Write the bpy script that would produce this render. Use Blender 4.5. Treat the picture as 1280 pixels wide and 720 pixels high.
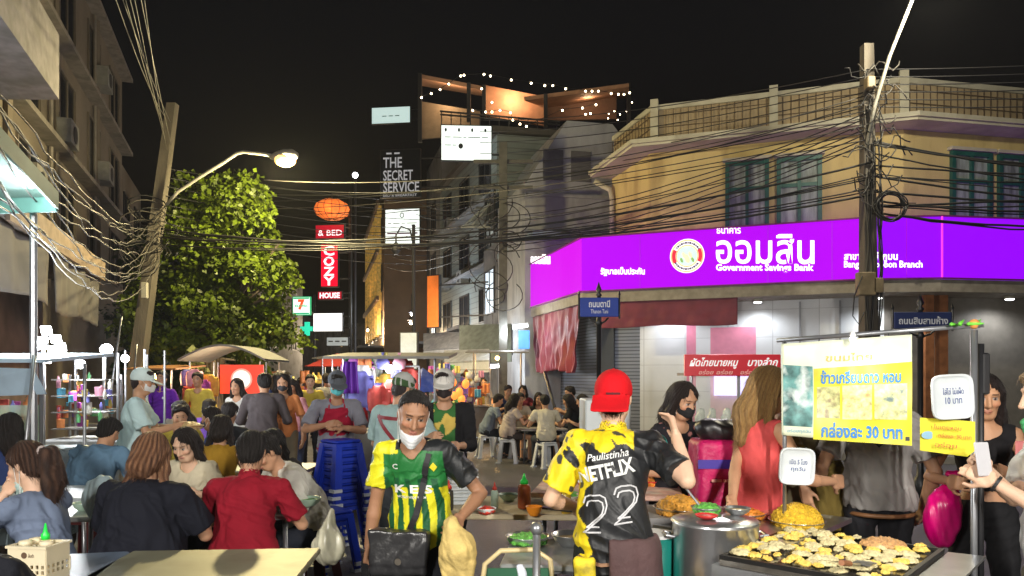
import bpy, math, random
import numpy as np
from mathutils import Vector, Matrix
from mathutils.bvhtree import BVHTree
R = math.radians
for _o in list(bpy.data.objects): bpy.data.objects.remove(_o)
SC = bpy.context.scene
COL = SC.collection

# ------------------------------------------------------------------ camera, world, sun, exposure
F, CX, HY, CAMZ = 924.0, 640.0, 470.0, 1.6
cam = bpy.data.objects.new('camera', bpy.data.cameras.new('camera'))
COL.objects.link(cam); SC.camera = cam
cam.location = (0, 0, CAMZ); cam.rotation_euler = (R(90), 0, 0)
cam.data.sensor_width = 36.0; cam.data.lens = F / 1280 * 36
cam.data.shift_y = (HY - 360) / 1280
cam.data.clip_start = 0.05; cam.data.clip_end = 3000
W = bpy.data.worlds.new("World"); SC.world = W; W.use_nodes = True
_n = W.node_tree.nodes; _bg = _n['Background']
_sky = _n.new('ShaderNodeTexSky'); _sky.sky_type = 'NISHITA'; _sky.sun_disc = False
_sky.sun_elevation = R(-3.5); _sky.sun_rotation = R(200)
W.node_tree.links.new(_sky.outputs[0], _bg.inputs[0]); _bg.inputs[1].default_value = 0.10
_s = bpy.data.lights.new('moon', 'SUN'); _s.energy = 0.012; _s.angle = R(0.5); _s.color = (.8, .86, 1)
_so = bpy.data.objects.new('moon', _s); COL.objects.link(_so); _so.rotation_euler = (R(50), 0, R(200))
vs = SC.view_settings; vs.view_transform = 'Standard'; vs.look = 'None'; vs.exposure = 0.12; vs.gamma = 1; vs.use_curve_mapping = False
cy = SC.cycles; cy.use_denoising = True
try: cy.denoiser = 'OPENIMAGEDENOISE'
except Exception: pass
cy.max_bounces = 6; cy.diffuse_bounces = 3; cy.glossy_bounces = 3; cy.transmission_bounces = 4; cy.transparent_max_bounces = 12
cy.sample_clamp_indirect = 4; cy.caustics_reflective = False; cy.caustics_refractive = False

# ------------------------------------------------------------------ pixel of the 1280x720 photo -> world
def at(x, y, Y): return Vector(((x - CX) / F * Y, Y, CAMZ - (y - HY) / F * Y))
def onz(x, y, z):
    Y = (CAMZ - z) * F / (y - HY); return Vector(((x - CX) / F * Y, Y, z))
def onplane(x, y, p, d):
    """pixel ray meets the vertical plane through p with horizontal direction d"""
    rx, rz = (x - CX) / F, -(y - HY) / F
    # p + t d = s (rx,1)
    det = d[0] * 1 - d[1] * rx
    s = (d[0] * p[1] - d[1] * p[0]) / det
    return Vector((rx * s, s, CAMZ + rz * s))

# ------------------------------------------------------------------ materials
MATS = {}
def mat(name, rgb=(.5, .5, .5), rough=.6, metal=0., var=.12, vscale=6., bump=0., bscale=40., emit=None, estr=0., alpha=1., trans=0., spec=.5, vcol=False, stain=None, stretch=None):
    if name in MATS: return MATS[name]
    m = bpy.data.materials.new(name); m.use_nodes = True; MATS[name] = m
    nt = m.node_tree; N = nt.nodes; L = nt.links; b = N['Principled BSDF']
    b.inputs['Roughness'].default_value = rough; b.inputs['Metallic'].default_value = metal
    b.inputs['Specular IOR Level'].default_value = spec
    tc = N.new('ShaderNodeTexCoord'); co = tc.outputs['Object']
    if stretch:
        mp = N.new('ShaderNodeMapping'); mp.inputs['Scale'].default_value = stretch; L.new(co, mp.inputs[0]); co = mp.outputs[0]
    nz = N.new('ShaderNodeTexNoise'); nz.inputs['Scale'].default_value = vscale; nz.inputs['Detail'].default_value = 6; L.new(co, nz.inputs['Vector'])
    mr = N.new('ShaderNodeMapRange'); mr.inputs[1].default_value = .3; mr.inputs[2].default_value = .7
    mr.inputs[3].default_value = 1 - var; mr.inputs[4].default_value = 1 + var; L.new(nz.outputs[0], mr.inputs[0])
    vm = N.new('ShaderNodeVectorMath'); vm.operation = 'SCALE'
    if vcol:
        at_ = N.new('ShaderNodeAttribute'); at_.attribute_name = 'Col'; L.new(at_.outputs['Color'], vm.inputs[0])
    else: vm.inputs[0].default_value = rgb
    L.new(mr.outputs[0], vm.inputs['Scale']); out = vm.outputs[0]
    if stain:
        n2 = N.new('ShaderNodeTexNoise'); n2.inputs['Scale'].default_value = stain[1]; n2.inputs['Detail'].default_value = 8; L.new(co, n2.inputs['Vector'])
        r2 = N.new('ShaderNodeMapRange'); r2.inputs[1].default_value = .5; r2.inputs[2].default_value = .7; r2.inputs[3].default_value = 0; r2.inputs[4].default_value = stain[2]; L.new(n2.outputs[0], r2.inputs[0])
        mx = N.new('ShaderNodeMix'); mx.data_type = 'RGBA'; L.new(r2.outputs[0], mx.inputs[0]); L.new(out, mx.inputs[6]); mx.inputs[7].default_value = (*stain[0], 1); out = mx.outputs[2]
    L.new(out, b.inputs['Base Color'])
    if bump:
        n3 = N.new('ShaderNodeTexNoise'); n3.inputs['Scale'].default_value = bscale; n3.inputs['Detail'].default_value = 5; L.new(co, n3.inputs['Vector'])
        bp = N.new('ShaderNodeBump'); bp.inputs['Strength'].default_value = bump; bp.inputs['Distance'].default_value = .02
        L.new(n3.outputs[0], bp.inputs['Height']); L.new(bp.outputs[0], b.inputs['Normal'])
    if emit:
        b.inputs['Emission Color'].default_value = (*emit, 1); b.inputs['Emission Strength'].default_value = estr
    if trans: b.inputs['Transmission Weight'].default_value = trans; b.inputs['IOR'].default_value = 1.3
    if alpha < 1: b.inputs['Alpha'].default_value = alpha
    return m
def brickmat(name, c1, c2, mortar, w, hh, ms=.01, rough=.4, bump=.3, axis=0, estr=0):
    """tiles / slats / sheets: brick texture on object coordinates, axis = which horizontal axis runs along the wall"""
    if name in MATS: return MATS[name]
    m = mat(name, c1, rough, var=.06); nt = m.node_tree; N = nt.nodes; L = nt.links; b = N['Principled BSDF']
    tc = N.new('ShaderNodeTexCoord'); sx = N.new('ShaderNodeSeparateXYZ'); cx = N.new('ShaderNodeCombineXYZ')
    L.new(tc.outputs['Object'], sx.inputs[0])
    ad = N.new('ShaderNodeMath'); ad.operation = 'MULTIPLY_ADD'; ad.inputs[1].default_value = .8
    L.new(sx.outputs[1], ad.inputs[0]); L.new(sx.outputs[0], ad.inputs[2])
    L.new(ad.outputs[0], cx.inputs[0]); L.new(sx.outputs[2], cx.inputs[1])
    br = N.new('ShaderNodeTexBrick'); br.offset = 0; br.inputs['Scale'].default_value = 1; br.inputs['Brick Width'].default_value = w; br.inputs['Row Height'].default_value = hh
    br.inputs['Mortar Size'].default_value = ms; br.inputs['Color1'].default_value = (*c1, 1); br.inputs['Color2'].default_value = (*c2, 1); br.inputs['Mortar'].default_value = (*mortar, 1)
    L.new(cx.outputs[0], br.inputs['Vector'])
    nz = N.new('ShaderNodeTexNoise'); nz.inputs['Scale'].default_value = 1.7; nz.inputs['Detail'].default_value = 7; L.new(tc.outputs['Object'], nz.inputs['Vector'])
    mr = N.new('ShaderNodeMapRange'); mr.inputs[3].default_value = .75; mr.inputs[4].default_value = 1.2; L.new(nz.outputs[0], mr.inputs[0])
    vm = N.new('ShaderNodeVectorMath'); vm.operation = 'SCALE'; L.new(br.outputs[0], vm.inputs[0]); L.new(mr.outputs[0], vm.inputs['Scale'])
    L.new(vm.outputs[0], b.inputs['Base Color'])
    bp = N.new('ShaderNodeBump'); bp.inputs['Strength'].default_value = bump; bp.inputs['Distance'].default_value = .01; bp.invert = True
    L.new(br.outputs['Fac'], bp.inputs['Height']); L.new(bp.outputs[0], b.inputs['Normal'])
    return m
def glow(name, rgb, s): return mat('glow_' + name, rgb, .5, emit=rgb, estr=s, var=.02)

# ------------------------------------------------------------------ objects
def link(o): COL.objects.link(o); return o
def tag(o, label=None, cat=None, group=None, kind=None):
    if label: o['label'] = label
    if cat: o['category'] = cat
    if group: o['group'] = group
    if kind: o['kind'] = kind
    return o
def thing(name, label, cat, loc=(0, 0, 0), rz=0., group=None):
    o = link(bpy.data.objects.new(name, None)); o.location = loc; o.rotation_euler = (0, 0, rz); o.empty_display_size = .1
    return tag(o, label, cat, group)
def rootloc(o):
    while o.parent: o = o.parent
    return o.location.copy()
def copy_tree(o, loc=None, rz=None, label=None, parent=None, scale=None):
    c = o.copy(); COL.objects.link(c); c.parent = parent
    for ch in o.children: copy_tree(ch, parent=c)
    if loc is not None: c.location = loc
    if rz is not None: c.rotation_euler = (0, 0, rz)
    if label: c['label'] = label
    if scale: c.scale = (scale,) * 3 if not hasattr(scale, '__len__') else scale
    return c
def meshobj(name, V, Fc, m, parent=None, local=False, smooth=False, cols=None, base=True):
    V = np.asarray(V, dtype=np.float64).reshape(-1, 3)
    me = bpy.data.meshes.new(name)
    loc = Vector((0, 0, 0))
    if not local:
        if parent is not None: loc = rootloc(parent); V = V - np.array(loc)
        elif base and len(V):
            b = (V.min(0) + V.max(0)) / 2; b[2] = V[:, 2].min(); loc = Vector(b); V = V - b
    if isinstance(Fc, np.ndarray):
        n, k = Fc.shape
        me.vertices.add(len(V)); me.vertices.foreach_set('co', V.astype(np.float32).ravel())
        me.loops.add(n * k); me.loops.foreach_set('vertex_index', Fc.astype(np.int32).ravel())
        me.polygons.add(n); me.polygons.foreach_set('loop_start', np.arange(0, n * k, k, dtype=np.int32))
        me.polygons.foreach_set('loop_total', np.full(n, k, dtype=np.int32)); me.update(calc_edges=True)
    else:
        me.from_pydata([tuple(v) for v in V], [], Fc)
    if smooth: me.polygons.foreach_set('use_smooth', np.ones(len(me.polygons), dtype=bool))
    if cols is not None:
        a = me.color_attributes.new('Col', 'FLOAT_COLOR', 'POINT')
        c4 = np.ones((len(V), 4), dtype=np.float32); c4[:, :3] = cols; a.data.foreach_set('color', c4.ravel())
    me.validate(); me.update()
    if m is not None:
        for mm in (m if isinstance(m, (list, tuple)) else [m]): me.materials.append(mm)
    o = link(bpy.data.objects.new(name, me))
    if parent is not None: o.parent = parent
    elif not local: o.location = loc
    return o
class MB:
    def __init__(s): s.v = []; s.f = []
    def add(s, vs, fs):
        n = len(s.v); s.v += [tuple(v) for v in vs]; s.f += [tuple(i + n for i in f) for f in fs]; return s
    def box(s, x0, y0, z0, x1, y1, z1, bev=0):
        x0, x1 = sorted((x0, x1)); y0, y1 = sorted((y0, y1)); z0, z1 = sorted((z0, z1))
        return s.obox(((x0 + x1) / 2, (y0 + y1) / 2, (z0 + z1) / 2), (1, 0, 0), (0, 1, 0), (0, 0, 1), (x1 - x0) / 2, (y1 - y0) / 2, (z1 - z0) / 2, bev)
    def obox(s, c, ux, uy, uz, a, b, d, bev=0):
        c = Vector(c); ux = Vector(ux).normalized(); uy = Vector(uy).normalized(); uz = Vector(uz).normalized()
        if bev:
            e = bev; vs = []
            pr = [(-a + e, -b), (a - e, -b), (a, -b + e), (a, b - e), (a - e, b), (-a + e, b), (-a, b - e), (-a, -b + e)]
            pi = [(x * (a - e) / a, y * (b - e) / b) for x, y in pr]
            for P_, z in ((pi, -d), (pr, -d + e), (pr, d - e), (pi, d)):
                vs += [c + ux * x + uy * y + uz * z for x, y in P_]
            fs = [tuple(range(7, -1, -1)), tuple(range(24, 32))]
            for k in range(3):
                for i in range(8): fs.append((k * 8 + i, k * 8 + (i + 1) % 8, k * 8 + 8 + (i + 1) % 8, k * 8 + 8 + i))
            return s.add(vs, fs)
        vs = [c + ux * (a * i) + uy * (b * j) + uz * (d * k) for k in (-1, 1) for j in (-1, 1) for i in (-1, 1)]
        return s.add(vs, [(0, 2, 3, 1), (4, 5, 7, 6), (0, 1, 5, 4), (2, 6, 7, 3), (0, 4, 6, 2), (1, 3, 7, 5)])
    def wall(s, p, q, z0, z1, t):
        """vertical slab from p to q (plan), thickness t to the left of p->q"""
        p = Vector((p[0], p[1], 0)); q = Vector((q[0], q[1], 0)); d = (q - p).normalized(); n = Vector((-d.y, d.x, 0))
        c = (p + q) / 2 + n * t / 2; c.z = (z0 + z1) / 2
        return s.obox(c, d, n, (0, 0, 1), (q - p).length / 2, abs(t) / 2, (z1 - z0) / 2)
    def tube(s, pts, r, n=8, cap=True):
        pts = [Vector(p) for p in pts]; m = len(pts); rs = r if hasattr(r, '__len__') else [r] * m; vs = []
        up = None
        for i, p in enumerate(pts):
            t = (pts[min(i + 1, m - 1)] - pts[max(i - 1, 0)]).normalized()
            if up is None: up = t.orthogonal().normalized()
            up = (up - t * up.dot(t)); up = up.normalized() if up.length > 1e-6 else t.orthogonal().normalized()
            sd = t.cross(up)
            vs += [p + (up * math.cos(a) + sd * math.sin(a)) * rs[i] for a in (2 * math.pi * k / n for k in range(n))]
        fs = [(i * n + k, i * n + (k + 1) % n, (i + 1) * n + (k + 1) % n, (i + 1) * n + k) for i in range(m - 1) for k in range(n)]
        if cap: fs += [tuple(range(n - 1, -1, -1)), tuple((m - 1) * n + k for k in range(n))]
        return s.add(vs, fs)
    def bar(s, a, b, w, h=None):
        a = Vector(a); b = Vector(b); d = (b - a); l = d.length; d.normalize(); h = h or w
        u = Vector((0, 0, 1)).cross(d); u = u.normalized() if u.length > 1e-3 else Vector((1, 0, 0)); v = d.cross(u)
        return s.obox((a + b) / 2, d, u, v, l / 2, w / 2, h / 2)
    def lathe(s, c, prof, n=20, axis=None, sx=1, sy=1, ring=False):
        c = Vector(c); M_ = Matrix.Identity(3)
        if axis is not None: M_ = Vector((0, 0, 1)).rotation_difference(Vector(axis)).to_matrix()
        vs = []
        for r, z in prof: vs += [c + M_ @ Vector((sx * r * math.cos(2 * math.pi * k / n), sy * r * math.sin(2 * math.pi * k / n), z)) for k in range(n)]
        m = len(prof)
        fs = [(i * n + k, i * n + (k + 1) % n, (i + 1) * n + (k + 1) % n, (i + 1) * n + k) for i in range(m - 1) for k in range(n)]
        if ring: fs += [((m - 1) * n + k, (m - 1) * n + (k + 1) % n, (k + 1) % n, k) for k in range(n)]
        else: fs += [tuple(range(n - 1, -1, -1)), tuple((m - 1) * n + k for k in range(n))]
        return s.add(vs, fs)
    def prism(s, poly, z0, z1):
        n = len(poly)
        vs = [(x, y, z0) for x, y in poly] + [(x, y, z1) for x, y in poly]
        return s.add(vs, [tuple(range(n - 1, -1, -1)), tuple(range(n, 2 * n))] + [(i, (i + 1) % n, n + (i + 1) % n, n + i) for i in range(n)])
    def slab(s, pts, th):
        """sheet through four or more points, given a thickness along its normal"""
        pts = [Vector(p) for p in pts]; nrm = (pts[1] - pts[0]).cross(pts[2] - pts[0]).normalized() * th; n = len(pts)
        return s.add(pts + [p - nrm for p in pts], [tuple(range(n)), tuple(range(2 * n - 1, n - 1, -1))] + [(i, n + i, n + (i + 1) % n, (i + 1) % n) for i in range(n)])
    def grid(s, fn, nu, nv):
        vs = [fn(i / nu, j / nv) for j in range(nv + 1) for i in range(nu + 1)]
        return s.add(vs, [(j * (nu + 1) + i, j * (nu + 1) + i + 1, (j + 1) * (nu + 1) + i + 1, (j + 1) * (nu + 1) + i) for j in range(nv) for i in range(nu)])
    def sphere(s, c, r, n=12, sx=1, sy=1, sz=1):
        k = n // 2
        return s.lathe(c, [(max(1e-4, r * math.sin(math.pi * i / k)), -r * sz * math.cos(math.pi * i / k)) for i in range(k + 1)], n, None, sx, sy)
    def build(s, name, m, parent=None, local=False, smooth=False):
        return meshobj(name, s.v, s.f, m, parent, local, smooth)
    def solid(s, name, m, parent, th, local=False, smooth=True):
        o = s.build(name, m, parent, local, smooth); md = o.modifiers.new('thickness', 'SOLIDIFY'); md.thickness = th; md.offset = 0; return o
def lamp(name, loc, power, color=(1, 1, 1), kind='POINT', size=.05, rot=None, spot=None, parent=None, sizey=None):
    l = bpy.data.lights.new(name, kind); l.energy = power; l.color = color
    if kind == 'AREA':
        l.size = size
        if sizey: l.shape = 'RECTANGLE'; l.size_y = sizey
    else: l.shadow_soft_size = size
    if spot: l.spot_size = R(spot); l.spot_blend = .6
    o = link(bpy.data.objects.new(name, l))
    if parent is not None: o.parent = parent; o.location = Vector(loc) - rootloc(parent)
    else: o.location = loc
    if rot: o.rotation_euler = rot
    return o
DG = None
def textverts(body, bold=0.):
    c = bpy.data.curves.new('t', 'FONT'); c.body = body; c.size = 1; c.align_x = 'CENTER'; c.align_y = 'CENTER'; c.offset = bold; c.resolution_u = 2; c.extrude = .01
    o = link(bpy.data.objects.new('t', c)); bpy.context.view_layer.update()
    me = bpy.data.meshes.new_from_object(o.evaluated_get(bpy.context.evaluated_depsgraph_get()))
    V = np.array([v.co[:] for v in me.vertices]).reshape(-1, 3); Fs = [tuple(p.vertices) for p in me.polygons]
    bpy.data.objects.remove(o); bpy.data.curves.remove(c); bpy.data.meshes.remove(me)
    return V, Fs
def lettering(name, body, c, u, w, h, m, parent, up=(0, 0, 1), bold=0., depth=.012, local=False, slant=0.):
    """writing fitted in a w x h box centred at c, running along u; the front faces u x up"""
    V, Fs = textverts(body, bold)
    if not len(V): return None
    lo, hi = V.min(0), V.max(0); mid = (lo + hi) / 2
    a = (V[:, 0] - mid[0]) / max(hi[0] - lo[0], 1e-4) * w; b = (V[:, 1] - mid[1]) / max(hi[1] - lo[1], 1e-4) * h; z = np.where(V[:, 2] > 0, depth, 0)
    a = a + slant * b
    u = np.array(Vector(u).normalized()); up = np.array(Vector(up).normalized()); n = np.cross(u, up)
    P_ = np.array(c) + a[:, None] * u + b[:, None] * up + z[:, None] * n
    return meshobj(name, P_, Fs, m, parent, local)

# ------------------------------------------------------------------ distance fields -> smooth meshes
def fnoise(p, f=1., seed=0.):
    x, y, z = (p[:, 0] * f + seed, p[:, 1] * f + seed * 1.7, p[:, 2] * f - seed)
    return (np.sin(x * 1.3 + 1.9 * np.sin(z * .7 + y)) * np.cos(y * 1.1 + 1.3 * np.sin(x * .9)) + .6 * np.sin(z * 1.7 + x * .8 + 1.4 * np.cos(y * 1.3)) + .35 * np.sin(2.9 * x - 2.1 * y + 2.3 * z)) / 1.6
class SDF:
    def __init__(s, lo, hi, h):
        s.lo = np.array(lo, float); s.h = h
        s.n = np.ceil((np.array(hi) - s.lo) / h).astype(int) + 1; s.f = np.full(s.n, 1.0, dtype=np.float32)
    def _sub(s, lo, hi, pad):
        a = np.maximum(np.floor((np.array(lo) - pad - s.lo) / s.h).astype(int), 0); b = np.minimum(np.ceil((np.array(hi) + pad - s.lo) / s.h).astype(int) + 1, s.n)
        if (b <= a).any(): return None
        ax = [(s.lo[i] + s.h * np.arange(a[i], b[i])).astype(np.float32) for i in range(3)]
        return (slice(a[0], b[0]), slice(a[1], b[1]), slice(a[2], b[2])), ax[0][:, None, None], ax[1][None, :, None], ax[2][None, None, :]
    def _mix(s, sl, d, k, op):
        o = s.f[sl]
        if op == 'u':
            r = np.minimum(o, d) if k <= 0 else np.minimum(o, d) - np.maximum(k - np.abs(o - d), 0) ** 2 / (4 * k)
        elif op == 's':
            d = -d; r = np.maximum(o, d) if k <= 0 else np.maximum(o, d) + np.maximum(k - np.abs(o - d), 0) ** 2 / (4 * k)
        s.f[sl] = r
    def cone(s, a, b, ra, rb, k=.02, op='u', flat=None):
        a = np.array(a, float); b = np.array(b, float); m = max(ra, rb)
        q = s._sub(np.minimum(a, b) - m, np.maximum(a, b) + m, k + 3 * s.h)
        if q is None: return
        sl, X, Y, Z = q; ab = b - a; L2 = max(float(ab @ ab), 1e-9)
        px, py, pz = X - a[0], Y - a[1], Z - a[2]
        t0 = (px * ab[0] + py * ab[1] + pz * ab[2]) / L2; t = np.clip(t0, 0, 1)
        dx, dy, dz = px - t * ab[0], py - t * ab[1], pz - t * ab[2]
        d = np.sqrt(dx * dx + dy * dy + dz * dz) - (ra + (rb - ra) * t)
        if flat: d = np.maximum(d, (t0 - 1) * math.sqrt(L2))
        s._mix(sl, d, k, op)
    def ell(s, c, r, M_=None, k=.02, op='u', cut=None):
        c = np.array(c, float); m = max(r); q = s._sub(c - m, c + m, k + 3 * s.h)
        if q is None: return
        sl, X, Y, Z = q; x, y, z = X - c[0], Y - c[1], Z - c[2]
        if M_ is not None: x, y, z = (M_[0][i] * x + M_[1][i] * y + M_[2][i] * z for i in range(3))
        k0 = np.sqrt((x / r[0]) ** 2 + (y / r[1]) ** 2 + (z / r[2]) ** 2); k1 = np.sqrt((x / r[0] ** 2) ** 2 + (y / r[1] ** 2) ** 2 + (z / r[2] ** 2) ** 2) + 1e-9
        d = np.where(k0 < .05, -min(r) * .9, k0 * (k0 - 1) / k1).astype(np.float32)
        if cut is not None:
            for nrm, off in cut: d = np.maximum(d, nrm[0] * x + nrm[1] * y + nrm[2] * z - off)
        s._mix(sl, d, k, op)
    def rbox(s, c, hf, rad, M_=None, k=.01, op='u'):
        c = np.array(c, float); m = float(np.linalg.norm(hf)) + rad; q = s._sub(c - m, c + m, k + 3 * s.h)
        if q is None: return
        sl, X, Y, Z = q; x, y, z = X - c[0], Y - c[1], Z - c[2]
        if M_ is not None: x, y, z = (M_[0][i] * x + M_[1][i] * y + M_[2][i] * z for i in range(3))
        a, b, e = np.abs(x) - hf[0] + rad, np.abs(y) - hf[1] + rad, np.abs(z) - hf[2] + rad
        d = np.sqrt(np.maximum(a, 0) ** 2 + np.maximum(b, 0) ** 2 + np.maximum(e, 0) ** 2) + np.minimum(np.maximum(np.maximum(a, b), e), 0) - rad
        s._mix(sl, d, k, op)
    def plane(s, p, nrm, k=0.):
        """keep the side against the normal"""
        q = s._sub(s.lo, s.lo + s.h * s.n, 0); sl, X, Y, Z = q
        d = (X - p[0]) * nrm[0] + (Y - p[1]) * nrm[1] + (Z - p[2]) * nrm[2]
        s.f = np.maximum(s.f, d.astype(np.float32))
    def mesh(s):
        f = s.f; f[0], f[-1], f[:, 0], f[:, -1], f[:, :, 0], f[:, :, -1] = (np.maximum(q, 1e-4) for q in (f[0], f[-1], f[:, 0], f[:, -1], f[:, :, 0], f[:, :, -1]))
        ins = f < 0; n = f.shape
        a = np.zeros((n[0] - 1, n[1] - 1, n[2] - 1), np.uint8)
        for i in (0, 1):
            for j in (0, 1):
                for k in (0, 1): a += ins[i:n[0] - 1 + i, j:n[1] - 1 + j, k:n[2] - 1 + k]
        act = (a > 0) & (a < 8); I = np.argwhere(act)
        if not len(I): return np.zeros((0, 3)), np.zeros((0, 4), int)
        idx = np.full(act.shape, -1, np.int32); idx[act] = np.arange(len(I))
        cor = {(i, j, k): f[I[:, 0] + i, I[:, 1] + j, I[:, 2] + k] for i in (0, 1) for j in (0, 1) for k in (0, 1)}
        acc = np.zeros((len(I), 3)); cnt = np.zeros(len(I))
        for c0 in cor:
            for ax in range(3):
                if c0[ax]: continue
                c1 = list(c0); c1[ax] = 1; c1 = tuple(c1); fa, fb = cor[c0], cor[c1]; cr = (fa < 0) != (fb < 0)
                t = np.where(cr, fa / np.where(cr, fa - fb, 1), 0); p = np.array(c0, float)[None].repeat(len(I), 0); p[:, ax] += t
                acc += p * cr[:, None]; cnt += cr
        V = (I + acc / cnt[:, None]) * s.h + s.lo
        Q = []
        for ax in range(3):
            sl0 = [slice(None)] * 3; sl1 = [slice(None)] * 3; sl0[ax] = slice(0, -1); sl1[ax] = slice(1, None)
            u, w = (ax + 1) % 3, (ax + 2) % 3
            x = ins[tuple(sl0)] != ins[tuple(sl1)]; E = np.argwhere(x)
            E = E[(E[:, u] > 0) & (E[:, w] > 0) & (E[:, u] < n[u] - 1) & (E[:, w] < n[w] - 1)]
            if not len(E): continue
            def g(du, dw):
                e = E.copy(); e[:, u] -= du; e[:, w] -= dw; return idx[e[:, 0], e[:, 1], e[:, 2]]
            q = np.stack([g(1, 1), g(0, 1), g(0, 0), g(1, 0)], 1)
            fl = ~ins[E[:, 0], E[:, 1], E[:, 2]]; q[fl] = q[fl][:, ::-1]; Q.append(q)
        Q = np.concatenate(Q); Q = Q[(Q >= 0).all(1)]
        for _ in range(2): V = smoothv(V, Q, .5)
        return V, Q
def smoothv(V, Q, w):
    A = np.zeros_like(V); c = np.zeros(len(V))
    for i in range(4):
        for j in (1, 3):
            for d in range(3): A[:, d] += np.bincount(Q[:, i], V[Q[:, (i + j) % 4], d], len(V))
            c += np.bincount(Q[:, i], minlength=len(V))
    return V * (1 - w) + w * A / np.maximum(c, 1)[:, None]
def vnormals(V, Q):
    n = np.cross(V[Q[:, 2]] - V[Q[:, 0]], V[Q[:, 3]] - V[Q[:, 1]]); N = np.zeros_like(V)
    for i in range(4):
        for d in range(3): N[:, d] += np.bincount(Q[:, i], n[:, d], len(V))
    return N / (np.linalg.norm(N, axis=1)[:, None] + 1e-12)
def blob(name, s, m, parent=None, local=False, disp=None, col=None):
    V, Q = s.mesh()
    if disp is not None and len(V): V = V + vnormals(V, Q) * disp(V)[:, None]
    cols = col(V) if col is not None else None
    return meshobj(name, V, Q, m, parent, local, True, cols)
# ------------------------------------------------------------------ people
SKIN = mat('skin', rough=.52, vcol=True, var=.07, vscale=14, bump=.12, bscale=160, spec=.4)
CLOTH = mat('woven_cloth', rough=.85, vcol=True, var=.10, vscale=9, bump=.25, bscale=260, spec=.25)
SLICK = mat('sports_cloth', rough=.5, vcol=True, var=.06, vscale=9, bump=.1, bscale=90, spec=.45)
LEATHER = mat('leather', rough=.45, vcol=True, var=.15, vscale=20, bump=.3, bscale=90)
HAIR = mat('hair', rough=.5, vcol=True, var=.35, vscale=50, bump=.7, bscale=60, stretch=(7, 7, .5), spec=.35)
MASKM = mat('mask_cloth', rough=.8, vcol=True, var=.04, bump=.1)
def rx(a): c, s = math.cos(a), math.sin(a); return np.array([[1, 0, 0], [0, c, -s], [0, s, c]])
def ry(a): c, s = math.cos(a), math.sin(a); return np.array([[c, 0, s], [0, 1, 0], [-s, 0, c]])
def rz_(a): c, s = math.cos(a), math.sin(a); return np.array([[c, -s, 0], [s, c, 0], [0, 0, 1]])
def unit(v): v = np.array(v, float); return v / (np.linalg.norm(v) + 1e-9)
def ik(a, t, l1, l2, pole):
    a, t, pole = (np.array(q, float) for q in (a, t, pole)); d = t - a; D = np.linalg.norm(d)
    D2 = min(max(D, abs(l1 - l2) + .02), (l1 + l2) * .998); d = d / D; t = a + d * D2
    x = (l1 ** 2 - l2 ** 2 + D2 ** 2) / (2 * D2); hgt = math.sqrt(max(l1 ** 2 - x * x, 1e-6))
    p = pole - d * (pole @ d); p = unit(p) if np.linalg.norm(p) > 1e-4 else unit(np.cross(d, [1, 0, 0]))
    return a + d * x + p * hgt, t
def hand(s, w, d, n, side, curl=.5, sc=1., thick=1., spread=0.):
    """palm, four unequal curled fingers and a thumb; d along the palm, n = back of the hand, side = thumb side"""
    d = unit(d); n = unit(n - d * (np.array(n) @ d)); e = unit(side - d * (np.array(side) @ d) - n * (np.array(side) @ n))
    M_ = np.stack([e, d, n], 1)
    s.rbox(w + d * .048 * sc, np.array([.040, .050, .014]) * sc, .013 * sc, M_, .012)
    for i, (ln, off) in enumerate(((.068, .030), (.078, .011), (.072, -.009), (.055, -.028))):
        b = w + d * (.093 - .006 * abs(i - 1.2)) * sc + e * off * sc; dd = unit(d + e * spread * (1.5 - i) * .25)
        c1 = curl * (.75 + .12 * i); d1 = unit(dd * math.cos(c1) - n * math.sin(c1)); d2 = unit(dd * math.cos(2.1 * c1) - n * math.sin(2.1 * c1))
        r = .0088 * thick * sc
        m = b + d1 * ln * .5 * sc; s.cone(b - d * .02 * sc, m, r * 1.08, r, .004); s.cone(m, m + d2 * ln * .5 * sc, r, r * .82, .003)
    b = w + d * .022 * sc + e * .03 * sc; t1 = unit(d * .75 + e * .75 - n * .25 * (1 + curl)); t2 = unit(d + e * .15 - n * .5 * curl)
    m = b + t1 * .042 * sc; s.cone(b, m, .014 * sc, .0105 * sc, .01); s.cone(m, m + t2 * .034 * sc, .0102 * sc, .0088 * sc, .003)

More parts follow.
